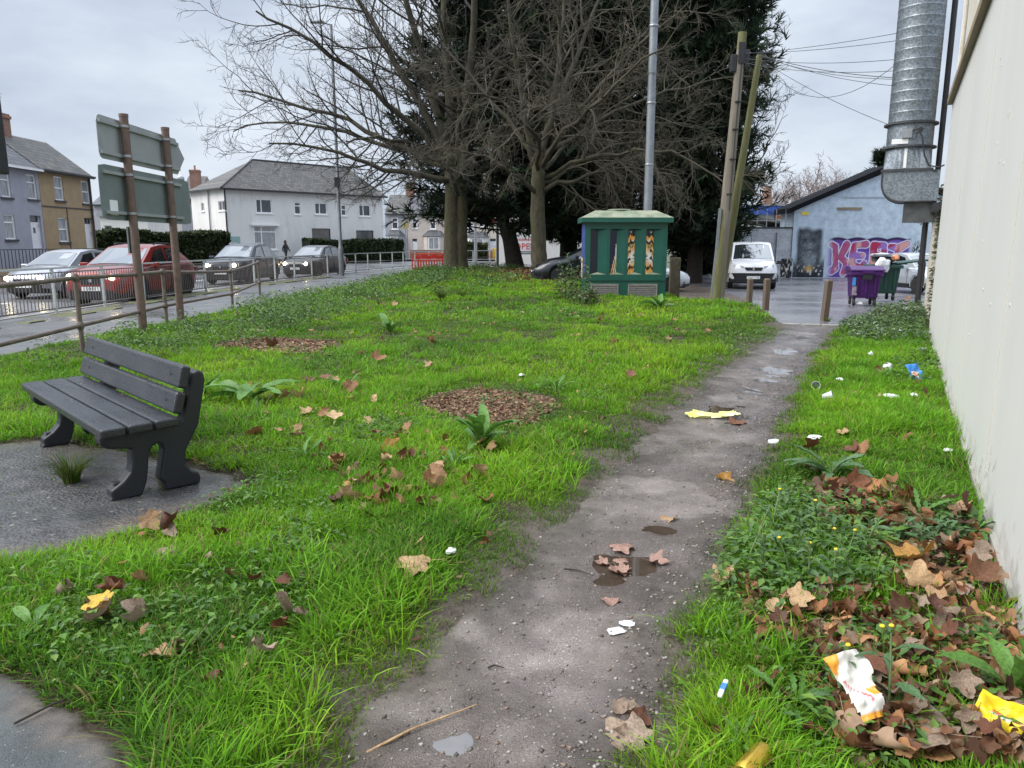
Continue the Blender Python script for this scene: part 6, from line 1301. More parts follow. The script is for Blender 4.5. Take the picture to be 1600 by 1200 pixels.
barrier('orange plastic road barrier facing us, left of the big bare trunk', bx0, 42.5, .02); barrier('orange plastic road barrier turned end on behind the front one', bx0+1.7, 42.7, R(58)); barrier('orange plastic road barrier at the back of the pen', bx0+.15, 44.2, .05)
# ---- signs beyond the trees
nx_, ny_ = atY(765, 380, 66)[0], 66
ne = thing('no_entry_sign', 'round red no entry sign on a grey post between trunks', 'road sign', (nx_, ny_, -.1)); zc_ = atY(765, 345, 66)[2]+.1
MB().tube([(0, 0, -.2), (0, 0, zc_+.35)], .05, 8).build('post', m_metal, ne); MB().lathe([(0, -.08), (.42, -.08), (.42, -.05), (0, -.05)], 24, (0, 0, zc_), 'y').build('sign_disc', m_red, ne); MB().bb((-.28, -.095, zc_-.08), (.28, -.082, zc_+.08)).build('white_bar', m_upvc, ne)
x = atY(743, 380, 62)[0]; o = thing('sign_post', 'plain grey post right of the big bare trunk', 'post', (x, 62, -.1)); MB().tube([(0, 0, -.2), (0, 0, 4.2)], .13, 10).build('pole', m_lamp, o)
x = atY(777.5, 380, 52)[0]; o = thing('sign_post', 'thin black post left of the shop wall', 'post', (x, 52, -.1)); MB().tube([(0, 0, -.2), (0, 0, 4.0)], .09, 10).build('pole', m_dark, o); MB().lathe([(.09, 3.95), (.12, 4.0), (0, 4.1)], 10).build('finial', m_dark, o)
x = atY(634, 380, 72)[0]; o = thing('road_sign', 'round yellowish sign on a thin post before the grey terrace house', 'road sign', (x, 72, -.1)); MB().tube([(0, 0, -.2), (0, 0, 3.7)], .04, 8).build('post', m_metal, o); MB().lathe([(0, -.07), (.36, -.07), (.36, -.05), (0, -.05)], 20, (0, 0, 3.35), 'y').build('sign_disc', M('mustard_sign', (.33, .27, .12), .5), o)
x = atY(774, 380, 80)[0]; o = MB().bb((-.28, -.25, -.6), (.28, .25, 1.0)).build('grit_bin', M('yellow_plastic', (.7, .42, .04), .5), None, bev=.04, loc=(x, 79, .1)); tag(o, 'small yellow roadside bin near the white door', 'bin')
# ---- walker on the far pavement
def person(label, loc, rz, h):
    t = thing('person', label, 'person', loc, rz)
    J = {0: (0, 0, .93), 1: (0, -.01, 1.12), 2: (0, .01, 1.36), 3: (0, -.01, 1.50), 4: (0, -.03, 1.64), 5: (-.10, 0, .90), 6: (-.11, -.12, .50), 7: (-.11, .02, .08), 8: (-.11, -.13, .04), 9: (.10, 0, .90), 10: (.11, .10, .50), 11: (.11, .32, .12), 12: (.11, .20, .04),
         13: (-.19, 0, 1.38), 14: (-.24, .12, 1.12), 15: (-.24, .06, .88), 16: (.19, 0, 1.38), 17: (.24, -.10, 1.12), 18: (.22, -.24, .92)}
    E_ = [(0, 1), (1, 2), (2, 3), (3, 4), (0, 5), (5, 6), (6, 7), (7, 8), (0, 9), (9, 10), (10, 11), (11, 12), (2, 13), (13, 14), (14, 15), (2, 16), (16, 17), (17, 18)]
    Rr_ = {0: .17, 1: .16, 2: .18, 3: .07, 4: .105, 5: .11, 6: .075, 7: .05, 8: .045, 9: .11, 10: .075, 11: .05, 12: .045, 13: .08, 14: .06, 15: .042, 16: .08, 17: .06, 18: .042}
    me = bpy.data.meshes.new('body'); me.from_pydata([J[i] for i in range(19)], E_, []); me.materials.append(M('dark_clothes', (.016, .017, .022), .8)); o = put('body', me, t)
    md = o.modifiers.new('skin', 'SKIN'); sv = me.skin_vertices[0].data
    for i in range(19): sv[i].radius = (Rr_[i], Rr_[i]*(.75 if i < 3 else 1)); sv[i].use_root = i == 0
    o.modifiers.new('sub', 'SUBSURF').levels = 1; o.modifiers['sub'].render_levels = 1
    b = MB(); b.lathe([(.0, 1.78), (.09, 1.74), (.118, 1.66), (.115, 1.58), (.09, 1.5), (.05, 1.48)], 14, (0, .0, 0)); b.build('hood', M('black_hood', (.012, .012, .015), .8), t, smooth=True)
    MB().lathe([(.0, 1.69), (.05, 1.68), (.075, 1.62), (.06, 1.55), (0, 1.53)], 12, (0, -.085, 0)).build('face', M('skin', (.35, .2, .14), .6), t, smooth=True)
    t.scale = (h/1.78,)*3
x = atY(455, 392, 62)[0]; person('person in dark hooded clothes walking past the white building', (x, 60.5, .0), R(75), 1.85)
# ================================================================ VEHICLES
m_tyre = M('tyre', (.014, .014, .015), .8); m_alloy = M('alloy', (.42, .43, .44), .35, .15, 9, metal=.8); m_blackp = M('black_trim', (.014, .014, .016), .45); m_cglass = M('dark_car_glass', (.012, .014, .017), .04, .3, 2, spec=.8)
m_wsc = M('windscreen_glass', (.02, .026, .03), .03, .3, 2, spec=1.0)
for _m in (m_wsc, m_cglass): _m.node_tree.nodes['Principled BSDF'].inputs['IOR'].default_value = 2.1; _m.node_tree.nodes['Principled BSDF'].inputs['Coat Weight'].default_value = .8
m_chr = M('chrome', (.6, .6, .62), .15, .05, 5, metal=1); m_plate = M('number_plate', (.72, .72, .70), .5); m_plk = M('plate_print', (.02, .02, .02), .5)
m_lit = M('lit_headlamp', (.9, .85, .7), .2, .02, 5, emit=(1., .82, .5), es=7); m_lens = M('headlamp_lens', (.35, .37, .40), .08, .3, 9, spec=.9); m_tail = M('tail_lamp', (.35, .01, .012), .15)
def paint(name, c, metal=.25): return M(name, c, .3, .06, 3, metal=metal, coat=.6)
def lint(x, P): return float(np.interp(x, [p[0] for p in P], [p[1] for p in P]))
def car(name, label, cat, loc, rz, L, W, body, top, belt, wheels, wr, pmat, gh, lights='lens', plate=None, lower=.30, clad=m_blackp, rails=None, group=None, mir=True, van=False):
    """nose towards local -x; body: (x, z) of bonnet/boot line, top: unused tail; gh: cowl x, roof front x, roof rear x, tail x, roof z"""
    t = thing(name, label, cat, loc, rz, group); hw = W/2
    xs = sorted(set(list(np.linspace(-L/2, L/2, 46))+[w_+s*(wr+.06)*f for w_ in wheels for s in (-1, 1) for f in (1, .9, .7)])); n = len(xs); vs = []
    for x in xs:
        e = min(1, max(0, (L/2-abs(x))/.55)); wf = 1-(.30 if x < 0 else .20)*(1-e)**2; zt = lint(x, body); zb_ = lint(x, [(-L/2, lower+.02), (-L/2+.3, lower-.06), (L/2-.3, lower-.04), (L/2, lower+.08)])
        for w_ in wheels:
            a = wr+.06
            if abs(x-w_) < a: zb_ = max(zb_, wr+math.sqrt(max(0, a*a-(x-w_)**2))*.98)
        y = hw*wf; zbl = min(lint(x, belt), zt-.02)
        vs += [(x, -y*.92, zb_), (x, -y, zb_+(zbl-zb_)*.25), (x, -y, zb_+(zbl-zb_)*.65), (x, -y*.965, zbl), (x, -y*.86, zt-.015), (x, -y*.45, zt+.022), (x, 0, zt+.03), (x, y*.45, zt+.022), (x, y*.86, zt-.015), (x, y*.965, zbl), (x, y, zb_+(zbl-zb_)*.65), (x, y, zb_+(zbl-zb_)*.25), (x, y*.92, zb_)]
    m = 13; fs = [(i*m+j, i*m+j+1, (i+1)*m+j+1, (i+1)*m+j) for i in range(n-1) for j in range(m-1)]+[tuple(range(m)), tuple(range((n-1)*m, n*m))[::-1]]
    b = MB(); b.add(vs, fs); b.build('body', pmat, t, smooth=True)
    b = MB(); b.bb((-L/2+.2, -hw*.8, lower-.12), (L/2-.2, hw*.8, lower+.3)); b.build('underbody', m_blackp, t)
    # lower bumper and sills
    b = MB(); q = .86; b.add([(-L/2-.012, -hw*.66, lower-.06), (-L/2-.012, hw*.66, lower-.06), (-L/2-.02, hw*.66, lower+.16), (-L/2-.02, -hw*.66, lower+.16), (-L/2+.34, -hw*.95, lower-.08), (-L/2+.34, hw*.95, lower-.08), (-L/2+.3, hw*.955, lower+.12), (-L/2+.3, -hw*.955, lower+.12)], [(0, 1, 2, 3), (0, 3, 7, 4), (1, 5, 6, 2), (3, 2, 6, 7), (0, 4, 5, 1)]); b.build('bumper', clad, t)
    for sg in (-1, 1): MB().bb((wheels[0]+wr+.1, sg*hw*.985-.02, lower-.1), (wheels[1]-wr-.1, sg*hw*.985+.02, lower+.06)).build('sill', clad, t)
    # greenhouse
    c0, r0, r1, t1, rz_ = gh; rw, bw2 = hw*(.80 if van else .72), hw*.93; zb0 = lint(c0, body)-.02; zb1 = lint(t1, body)-.02
    st_ = [(c0, zb0, None), (r0, rz_-.06, 0), ((r0*.65+r1*.35), rz_+.005, 0), ((r0*.3+r1*.7), rz_, 0), (r1, rz_-.05, 0), (t1, zb1, None)]
    def base(x): return lint(x, belt)-.02
    b = MB(); top_ = [(c0+.02, bw2*.94, zb0+.02)]+[(x, rw if i not in (0, 3) else rw*.97, z) for i, (x, z, _) in enumerate(st_[1:-1])]+[(t1-.02, bw2*.90, zb1+.02)]
    vs = []
    for x, y, z in top_: vs += [(x, -y, z), (x, -y*.6, z+.03), (x, y*.6, z+.03), (x, y, z)]
    for x, y, z in top_: zb_ = min(base(x), z); vs += [(x, -bw2, zb_), (x, bw2, zb_)]
    k = len(top_); o_ = 4*k; fs = [(4*i+j, 4*i+j+1, 4*i+j+5, 4*i+j+4) for i in range(k-1) for j in range(3)]+[(o_+2*i, 4*i, 4*i+4, o_+2*i+2) for i in range(k-1)]+[(o_+2*i+1, o_+2*i+3, 4*i+7, 4*i+3) for i in range(k-1)]
    b.add(vs, fs); b.build('cabin', pmat, t, smooth=True)
    def pane(name_, P, mat_, off):                        # glass a few mm proud of the cabin
        P = [Vector(p) for p in P]; nn = (P[1]-P[0]).cross(P[2]-P[0]).normalized(); cc = sum(P, Vector())/len(P)
        if nn.dot(cc-Vector((0, 0, lint(0, belt)))) < 0: nn = -nn
        P = [p+nn*off for p in P]; b_ = MB(); b_.add(P, [tuple(range(len(P)))]); return b_.build(name_, mat_, t)
    T0, T1 = Vector(top_[0]), Vector(top_[1]); f = lambda a, y, z: (a[0], y, z)
    w0 = T0.lerp(T1, .07); w1 = T0.lerp(T1, .93)
    pane('windscreen', [(w0.x, -w0.y*.93, w0.z), (w0.x, -w0.y*.5, w0.z+.03), (w0.x, w0.y*.5, w0.z+.03), (w0.x, w0.y*.93, w0.z), (w1.x, w1.y*.9, w1.z), (w1.x, w1.y*.5, w1.z+.03), (w1.x, -w1.y*.5, w1.z+.03), (w1.x, -w1.y*.9, w1.z)], m_wsc, .03)
    T0, T1 = Vector(top_[-1]), Vector(top_[-2]); w0 = T0.lerp(T1, .15); w1 = T0.lerp(T1, .9)
    if not van: pane('rear_window', [(w0.x, -w0.y*.85, w0.z), (w0.x, w0.y*.85, w0.z), (w1.x, w1.y*.85, w1.z), (w1.x, -w1.y*.85, w1.z)], m_cglass, .03)
    def sidept(x, f_, sg):                                # on the cabin flank at fraction f_ of its height
        xs_ = [p[0] for p in top_]; zt = float(np.interp(x, xs_, [p[2] for p in top_])); yt = float(np.interp(x, xs_, [p[1] for p in top_])); zb_ = base(x); return (x, sg*(bw2+(yt-bw2)*f_), zb_+(zt-zb_)*f_)
    xa = c0+(r0-c0)*.42; bpil = r0+(r1-r0)*.40; xe = r1+(t1-r1)*(.35)
    spans = [(xa, r0+.05, bpil-.05)] if van else [(xa, r0+.05, bpil-.04), (bpil+.04, bpil+.1, r1-.06 if r1-bpil < 1.1 else (bpil+r1)/2+.25)]
    if not van and r1-bpil >= 1.1: spans.append(((bpil+r1)/2+.31, (bpil+r1)/2+.33, r1+.05))
    for sg in (-1, 1):
        for i, (a, c, d) in enumerate(spans):
            tf = .86
            pane('side_window', [sidept(a, .12, sg), sidept(d, .12, sg), sidept(d-.02, tf, sg), sidept(max(c, a+.04), tf if i else .82, sg)], m_cglass, .012)
    for sg in (-1, 1):                                    # wheels
        for w_ in wheels:
            b = MB(); yo = sg*(hw-.115); b.lathe([(wr*.62, -.105), (wr*.95, -.10), (wr, -.06), (wr, .06), (wr*.95, .10), (wr*.62, .105)], 24, (w_, yo, wr), 'y'); wh = b.build('wheel', m_tyre, t, smooth=True)
            b = MB(); yf = yo+sg*.085; b.lathe([(wr*.64, -.01), (wr*.66, .015*sg), (wr*.58, .0)], 24, (w_, yf, wr), 'y'); b.lathe([(0, .01*sg), (.06, .01*sg), (.07, -.01)], 12, (w_, yf, wr), 'y')
            for s_ in range(5):
                an = s_*2*math.pi/5; b.box((w_+math.cos(an)*wr*.33, yf, wr+math.sin(an)*wr*.33), (wr*.56, .03, .075), rot=Matrix.Rotation(-an, 3, 'Y'))
            b.build('rim', m_alloy, wh); MB().lathe([(0, -.03*sg), (wr*.62, -.03*sg)], 20, (w_, yf, wr), 'y').build('brake_shadow_disc', m_blackp, wh)
    for sg in (-1, 1):                                    # door seams and arch lips
        for x in ([c0+.30, bpil, r1+.02] if not van else [c0+.45, bpil]):
            if min(abs(x-w_) for w_ in wheels) < wr+.08: continue
            zt_ = lint(x, belt); P = [(x, sg*(hw+.001), lower+.02), (x, sg*(hw+.003), lower+(zt_-lower)*.62), (x+.03, sg*(hw*.972), zt_-.02)]; MB().tube(P, .008, 4).build('door_seam', m_blackp, t)
        for w_ in wheels: a_ = wr+.055; MB().tube([(w_+a_*math.cos(R(q)), sg*(hw*.985), wr+a_*math.sin(R(q))) for q in range(-10, 191, 20)], .028 if rails else .012, 6).build('arch_lip', clad if rails else pmat, t)
    zl = lint(-L/2+.12, body)-.10; lw2 = .36 if not van else .34
    for sg in (-1, 1):
        b = MB(); y0 = sg*hw*.40; y1 = sg*hw*.80
        b.add([(-L/2-.012, y0, zl-.05), (-L/2+.13, y1, zl-.06), (-L/2+.17, y1, zl+.09), (-L/2+.005, y0, zl+.025), (-L/2+.1, y0, zl-.05), (-L/2+.25, y1*.95, zl-.06), (-L/2+.28, y1*.95, zl+.08), (-L/2+.1, y0, zl+.02)], [(0, 1, 2, 3), (4, 7, 6, 5), (0, 4, 5, 1), (3, 2, 6, 7), (0, 3, 7, 4), (1, 5, 6, 2)])
        hl = b.build('headlight', m_lens, t)
        if lights == 'lit': MB().lathe([(0, -.04), (.075, -.035), (.09, .0), (.07, .03)], 14, (-L/2+.02, sg*hw*.63, zl+.005), 'x').build('lamp', m_lit, hl, smooth=True)
        MB().bb((L/2-.14, sg*hw*.78-.14, lint(L/2-.1, body)-.3), (L/2-.005, sg*hw*.78+.06, lint(L/2-.1, body)-.12)).build('tail_light', m_tail, t)
        if mir:
            b = MB(); b.box((c0+.34, sg*(hw+.12), lint(c0, belt)+.10), (.12, .22, .15)); b.box((c0+.36, sg*(hw+.0), lint(c0, belt)+.05), (.06, .1, .05)); b.build('wing_mirror', pmat if not van else m_blackp, t, bev=.03)
        for x in ([bpil-.28, r1-.1] if not van else [bpil-.28]): MB().box((x, sg*hw*.995, lint(x, belt)-.10), (.2, .035, .035)).build('door_handle', pmat, t, bev=.01)
        if rails: MB().tube([(r0+.25, sg*rw*.9, rz_+.02), (r0+.4, sg*rw*.93, rz_+.06), (r1-.3, sg*rw*.93, rz_+.055), (r1-.1, sg*rw*.9, rz_+.0)], .018, 6).build('roof_rail', rails, t)
    b = MB(); gz = zl-.06; b.add([(-L/2-.022, -hw*.38, gz+.03), (-L/2-.022, hw*.38, gz+.03), (-L/2-.022, hw*.30, gz-.13 if not van else gz-.09), (-L/2-.022, -hw*.30, gz-.13 if not van else gz-.09)], [(0, 1, 2, 3)]); b.add([(-L/2+.1, -hw*.38, gz+.03), (-L/2+.1, hw*.38, gz+.03), (-L/2+.1, hw*.30, gz-.13), (-L/2+.1, -hw*.30, gz-.13)], [(3, 2, 1, 0)]); g_ = b.build('grille', m_blackp, t)
    MB().bb((-L/2-.03, -hw*.36, gz+.025), (-L/2-.015, hw*.36, gz+.045)).build('grille_trim', m_chr, g_)
    MB().lathe([(.0, -.02), (.05, -.018), (.055, .0)], 14, (-L/2-.02, 0, gz-.03), 'x').build('badge', m_chr, g_)
    if plate:
        zp = plate[1]; pl_ = MB().bb((-L/2-.045, -.26, zp-.056), (-L/2-.028, .26, zp+.056)).build('number_plate', m_plate, t)
        if plate[0]: text(plate[0], pl_, (-L/2-.046, 0, zp), (R(90), 0, -R(90)), .105, m_plk, 'plate_lettering', .001)
    return t
hatch = dict(body=[(-2.05, .62), (-1.98, .72), (-1.5, .90), (-.95, .99), (1.5, 1.0), (1.95, .98), (2.05, .70)], belt=[(-2.05, .60), (-1.5, .78), (-.9, .90), (1.4, .99), (2.05, .95)])
suv = dict(body=[(-2.3, .72), (-2.22, .90), (-1.7, 1.03), (-1.05, 1.10), (1.8, 1.12), (2.2, 1.08), (2.3, .75)], belt=[(-2.3, .70), (-1.8, .92), (-1.0, 1.02), (1.6, 1.10), (2.3, 1.0)])
RT = R(90)                                                # nose (-x local) turned towards -y
x, y = -14.9, 25.2
car('car', 'silver grey hatchback in the far lane, cut off by left edge', 'car', (x, y, -.12), R(84), 4.1, 1.78, hatch['body'], None, hatch['belt'], (-1.25, 1.3), .31, paint('silver_grey_paint', (.36, .37, .40), .5), (-1.0, -.15, 1.15, 1.92, 1.49), 'lit', ('', .42), group='cars waiting in the road')
car('car', 'red estate SUV with its headlight on behind the guard railing', 'car', (-11.35, 22.6, -.12), R(88), 4.6, 1.85, suv['body'], None, suv['belt'], (-1.4, 1.35), .36, paint('metallic_red_paint', (.22, .018, .013), .35), (-1.15, -.2, 1.2, 2.15, 1.66), 'lit', ('D H3', .50), rails=m_blackp, group='cars waiting in the road')
car('car', 'dark navy SUV with roof rails, second in the queue', 'car', (-12.0, 33.6, -.12), R(86), 4.6, 1.86, suv['body'], None, suv['belt'], (-1.4, 1.35), .36, paint('navy_paint', (.012, .016, .028), .2), (-1.15, -.25, 1.25, 2.15, 1.66), 'lit', ('', .50), rails=m_chr, group='cars waiting in the road')
car('car', 'dark grey car with two bright headlights beside the lamp column', 'car', (-10.35, 39.6, -.12), R(78), 4.4, 1.8, hatch['body'] if 0 else [(-2.2, .66), (-2.1, .80), (-1.6, .94), (-1.0, 1.02), (1.6, 1.04), (2.1, 1.0), (2.2, .7)], None, [(-2.2, .64), (-1.6, .84), (-1, .94), (1.5, 1.02), (2.2, .95)], (-1.35, 1.35), .34, paint('graphite_paint', (.03, .028, .029), .3), (-1.05, -.2, 1.2, 2.05, 1.58), 'lit', ('', .48), group='cars waiting in the road')
vb = [(-2.35, .85), (-2.28, 1.02), (-1.95, 1.13), (-1.45, 1.22), (2.2, 1.25), (2.35, 1.2)]
vx_, vy_ = 10.55, 33.4
vt = car('van', 'white panel van parked in front of the white brick wall', 'van', (vx_, vy_, float(lot_z(31))), R(77), 4.7, 1.98, vb, None, [(-2.35, .82), (-1.6, 1.0), (-1.2, 1.1), (2.35, 1.15)], (-1.45, 1.6), .34, M('white_van_paint', (.66, .67, .69), .28, .05, 2, coat=.6), (-1.6, -.70, 2.0, 2.33, 1.93), 'lens', ('WH17 LRE', .50), lower=.36, van=True)
b = MB(); b.add([(-2.365, -.68, .30), (-2.365, .68, .30), (-2.385, .74, .68), (-2.385, -.74, .68), (-1.95, -.97, .30), (-1.95, .97, .30), (-1.95, .985, .66), (-1.95, -.985, .66)], [(0, 1, 2, 3), (0, 3, 7, 4), (1, 5, 6, 2), (3, 2, 6, 7), (0, 4, 5, 1)]); b.build('front_bumper', m_blackp, vt)
MB().bb((-2.3, -.99, .32), (-2.1, -.97, .6)).build('bumper_corner', m_blackp, vt)
b = MB(); b.tube([(-.4, 0, 1.93), (-.1, 0, 2.25)], .012, 5); b.build('aerial', m_dark, vt)
sx_, sy_ = atY(1418, 440, 27)[0]+1.45, 29.0
car('car', 'silver car parked beyond the green bin behind downpipe', 'car', (sx_, sy_, float(lot_z(27))), R(94), 4.1, 1.76, hatch['body'], None, hatch['belt'], (-1.25, 1.3), .31, paint('pale_silver_paint', (.48, .51, .55), .4), (-1.0, -.15, 1.15, 1.92, 1.46), 'lens', ('', .42))
cx_ = atY(1054, 420, 29)[0]
car('car', 'silver hatchback with red tail light right of the green kiosk', 'car', (cx_-1.45, 29.6, float(lot_z(29))), R(186), 4.1, 1.76, hatch['body'], None, hatch['belt'], (-1.25, 1.3), .31, paint('light_silver_paint', (.52, .54, .57), .4), (-1.0, -.15, 1.15, 1.92, 1.46))
cx_ = atY(868, 425, 27.5)[0]
car('car', 'black car parked behind the right bare trunk and kiosk', 'car', (cx_+1.3, 27.6, .12), R(3), 4.3, 1.78, hatch['body'], None, hatch['belt'], (-1.25, 1.3), .33, paint('black_paint', (.015, .017, .022), .2), (-1.0, -.15, 1.15, 1.92, 1.42))
gx_ = atY(1070, 420, 23.5)[0]; pn = thing('wooden_post', 'short dark wooden post standing beside the kiosk right side', 'post', (gx_-.2, 24, -.2)); MB().bb((-.16, -.1, 0), (.16, .1, 1.35)).build('post', m_bark, pn, bev=.02)
# ================================================================ FALLEN LEAVES, WEEDS, LITTER
m_leaf = Mattr('fallen_leaf', .48, .12, .45, obrand=[(.13, .058, .03), (.26, .115, .045), (.37, .185, .08), (.43, .27, .15)], bump=.5)
m_leafr = Mattr('red_brown_leaf', .45, .1, .45, obrand=[(.11, .04, .022), (.19, .07, .03)], bump=.5); m_leaft = Mattr('tan_leaf', .55, .1, .4, obrand=[(.44, .28, .15), (.50, .33, .18)], bump=.5)
m_leafy = Mattr('yellow_leaf', .45, .2, .4, obrand=[(.60, .36, .03), (.62, .40, .05)], bump=.3); m_leafp = Mattr('wet_pinkish_leaf', .2, .05, .6, obrand=[(.30, .17, .13), (.36, .21, .16)], bump=.4); m_leafg = Mattr('grey_brown_leaf', .6, .1, .3, obrand=[(.26, .19, .14), (.32, .24, .18)], bump=.4)
m_leafo = Mattr('golden_leaf', .45, .15, .4, obrand=[(.42, .22, .05), (.46, .25, .07)], bump=.4)
OUT = [(-90, .36), (-70, .52), (-48, .66), (-36, .74), (-22, .64), (-8, .70), (8, .84), (22, .95), (32, .74), (46, .66), (58, .78), (72, .94), (90, 1.10)]
OUT = OUT+[(180-a, r_) for a, r_ in OUT[-2:0:-1]]
def _fine(O):                                             # rounder, toothed outline
    n = len(O); o = []
    for i in range(n):
        (a0, r0), (a1, r1), (a2, r2), (a3, r3) = O[i-1], O[i], O[(i+1) % n], O[(i+2) % n]; da = (a2-a1) % 360
        o += [(a1, r1), (a1+da*.5, max(.3, (9*(r1+r2)-r0-r3)/16*(1.0 if i % 2 else .97)))]
    return o
OUT = _fine(OUT)
def leaf_mesh(sd, curl, fold, roll):
    r = np.random.default_rng(sd); n = len(OUT); V = [(0, 0, 0)]; FR = (.3, .66, 1.)
    for f in FR:
        for a, q in OUT:
            q = q*(1+r.normal(0, .035)) if f == 1 else f*(.45*q+.35)
            V.append((q*math.cos(R(a)), q*math.sin(R(a)), 0))
    V = np.array(V)*.5; x, y = V[:, 0].copy(), V[:, 1].copy(); d = np.hypot(x, y); an = np.arctan2(y, x)
    z = curl*d**2*1.6+fold*np.abs(x)*.9+.22*(fbm(x*4+sd*7.3, y*4+3*sd, 3)-.5)*sm(.05, .4, d)+.030*np.cos(an*5-np.pi/2)*sm(.1, .5, d)*(-1 if curl < 0 else 1)
    z = z+np.where(r.random(len(V)) < .10, .05, 0)*sm(.35, .5, d)
    if roll: rr = .5/roll; t_ = x/rr; x = np.sin(t_)*rr; z = z+(1-np.cos(t_))*rr
    V = np.stack([x, y, z], -1); V[:, 2] -= np.quantile(V[:, 2], .1)
    t = [(0, 1+i, 1+(i+1) % n) for i in range(n)]; q = [(1+k*n+i, 1+(k+1)*n+i, 1+(k+1)*n+(i+1) % n, 1+k*n+(i+1) % n) for k in range(2) for i in range(n)]
    k = len(V); c0 = V[0]; V = np.concatenate([V, [[-.010, -.05, c0[2]], [.010, -.05, c0[2]], [.007, -.55, c0[2]+.08], [-.007, -.55, c0[2]+.08]]]); q.append((k, k+1, k+2, k+3))
    return V, q, t
LSH = [leaf_mesh(1, .10, 0, 0), leaf_mesh(2, .45, 0, 0), leaf_mesh(3, -.5, .1, 0), leaf_mesh(4, .2, .55, 0), leaf_mesh(5, .1, 0, 2.6), leaf_mesh(6, -.3, 0, 1.6), leaf_mesh(7, .6, .25, 0), leaf_mesh(8, .1, .1, 3.6)]
_lm = {}
def lmesh(i, mat):
    if (i, mat.name) not in _lm: v, q, t = LSH[i]; _lm[(i, mat.name)] = npmesh('fallen_leaf', v, q, t, mats=[mat], smooth=True)
    return _lm[(i, mat.name)]
lr = np.random.default_rng(77)
def leaf(px, py, size, label, mat=None, shp=None, lift=.0, tilt=.35, group=None, rz=None, wid=1.):
    x, y, z = gat(px, py); dd = float(path_d(np.array(x), np.array(y))); z = float(path_z(x, y)) if dd > .02 else float(lawn_z(x, y))
    lift = lift if lift is not None else 0
    o = put('fallen_leaf', lmesh(int(lr.integers(0, 8)) if shp is None else shp, mat or m_leaf), None, (x, y, z+lift), (lr.normal(0, tilt), lr.normal(0, tilt), lr.random()*6.28 if rz is None else rz), (size*wid, size, size))
    return tag(o, label, 'leaf', group)
for a in ((652, 898, .235, 'large tan leaf lying flat on the muddy grass left of path', m_leaft, 2, .05, .12), (165, 969, .16, 'bright yellow leaf in the grass near the bottom left', m_leafy, 0, .10, .25), (1047, 801, .15, 'curled orange brown leaf alone on the middle of path', m_leaft, 5, .0, .2),
          (1130, 742, .17, 'long curled orange leaf on the path above the puddle', m_leafo, 4, .0, .15), (1266, 738, .24, 'big dark red brown leaf standing at verge edge by the path', m_leafr, 2, .05, .4), (1272, 706, .2, 'dark red brown leaf just behind the biggest red one', m_leafr, 6, .05, .5),
          (1428, 893, .27, 'largest golden brown leaf on top of the drift by wall', m_leafo, 3, .08, .35), (1452, 1172, .26, 'pale grey brown leaf at the bottom right edge', m_leafg, 0, .06, .2), (1155, 654, .2, 'dark brown leaf beside the yellow bag on path', m_leafr, 1, .0, .1),
          (955, 926, .11, 'small pinkish leaf pressed into the path below the puddle', m_leafp, 0, .002, .03), (595, 790, .21, 'wide dark brown leaf folded in the grass left of path', m_leafr, 3, .05, .4), (258, 1042, .15, 'cream backed curled leaf in the grass at lower left', m_leaft, 5, .05, .3),
          (605, 712, .2, 'upright rusty leaf standing in grass below the mulch patch', m_leafo, 3, .06, .8), (234, 830, .15, 'orange brown leaf at the edge of grass by the bench slab', m_leaf, 3, .07, .5), (990, 1140, .2, 'wide wet brown leaf at the lower right path edge', m_leafg, 0, .004, .06), (1240, 637, .14, 'small dark leaf on right path edge by the plastic cups', m_leafr, 6, .0, .2)):
    leaf(a[0], a[1], a[2], a[3], a[4], a[5], a[6], a[7])
def leaves(reg, n, size, label, group, lift, tilt, mats=None, dens=None, seed=0):
    global lr; lr = np.random.default_rng(seed); P = np.array(reg, float); k = 0
    while k < n:
        q = P.min(0)+(P.max(0)-P.min(0))*lr.random(2)
        if poly_sd(P, q[0:1], q[1:2])[0] > 0: continue
        mt = (mats or [m_leaf])[int(lr.integers(0, len(mats or [1])))]; sh = int(lr.integers(0, 8)); k += 1
        wd = {'fallen_leaf': 'brown', 'red_brown_leaf': 'dark red brown', 'tan_leaf': 'pale tan', 'grey_brown_leaf': 'grey brown', 'wet_pinkish_leaf': 'wet pinkish'}[mt.name]
        leaf(q[0], q[1], size*(.6+.6*lr.random()), wd+' '+['flat', 'cupped', 'humped', 'folded', 'curled', 'arched', 'cupped', 'tightly curled'][sh]+' leaf '+label, mt, sh, lift*(.1+.8*lr.random()), tilt, group)
leaves([(960, 845), (1020, 838), (1040, 870), (960, 890), (940, 870)], 6, .15, 'in the brown puddle on path', 'leaves in the puddle', .012, .03, [m_leafp], seed=1)
leaves([(950, 1090), (1010, 1075), (1020, 1160), (970, 1150)], 5, .12, 'on the gritty right edge of path at bottom', 'leaves at the bottom of path', .004, .08, [m_leafg, m_leafr], seed=2)
leaves([(500, 690), (640, 680), (770, 700), (760, 790), (600, 810), (480, 780)], 40, .165, 'in the grass below the front mulch patch', 'leaves in the middle of lawn', .11, .5, [m_leaf, m_leaf, m_leaft, m_leafr], seed=3)
leaves([(50, 880), (240, 800), (420, 830), (500, 950), (330, 1150), (150, 1020)], 24, .14, 'tucked in the near left grass', 'leaves in the near left grass', .10, .5, [m_leaf, m_leafr, m_leafg], seed=4)
leaves([(380, 600), (560, 590), (640, 640), (500, 700), (380, 690)], 20, .17, 'in the grass right of the bench', 'leaves to the right of bench', .12, .5, [m_leaf, m_leaft], seed=5)
leaves([(330, 480), (700, 470), (1150, 500), (1040, 600), (760, 600), (420, 560)], 18, .2, 'on the far lawn', 'leaves on the far lawn', .13, .5, [m_leaf, m_leaft], seed=6)
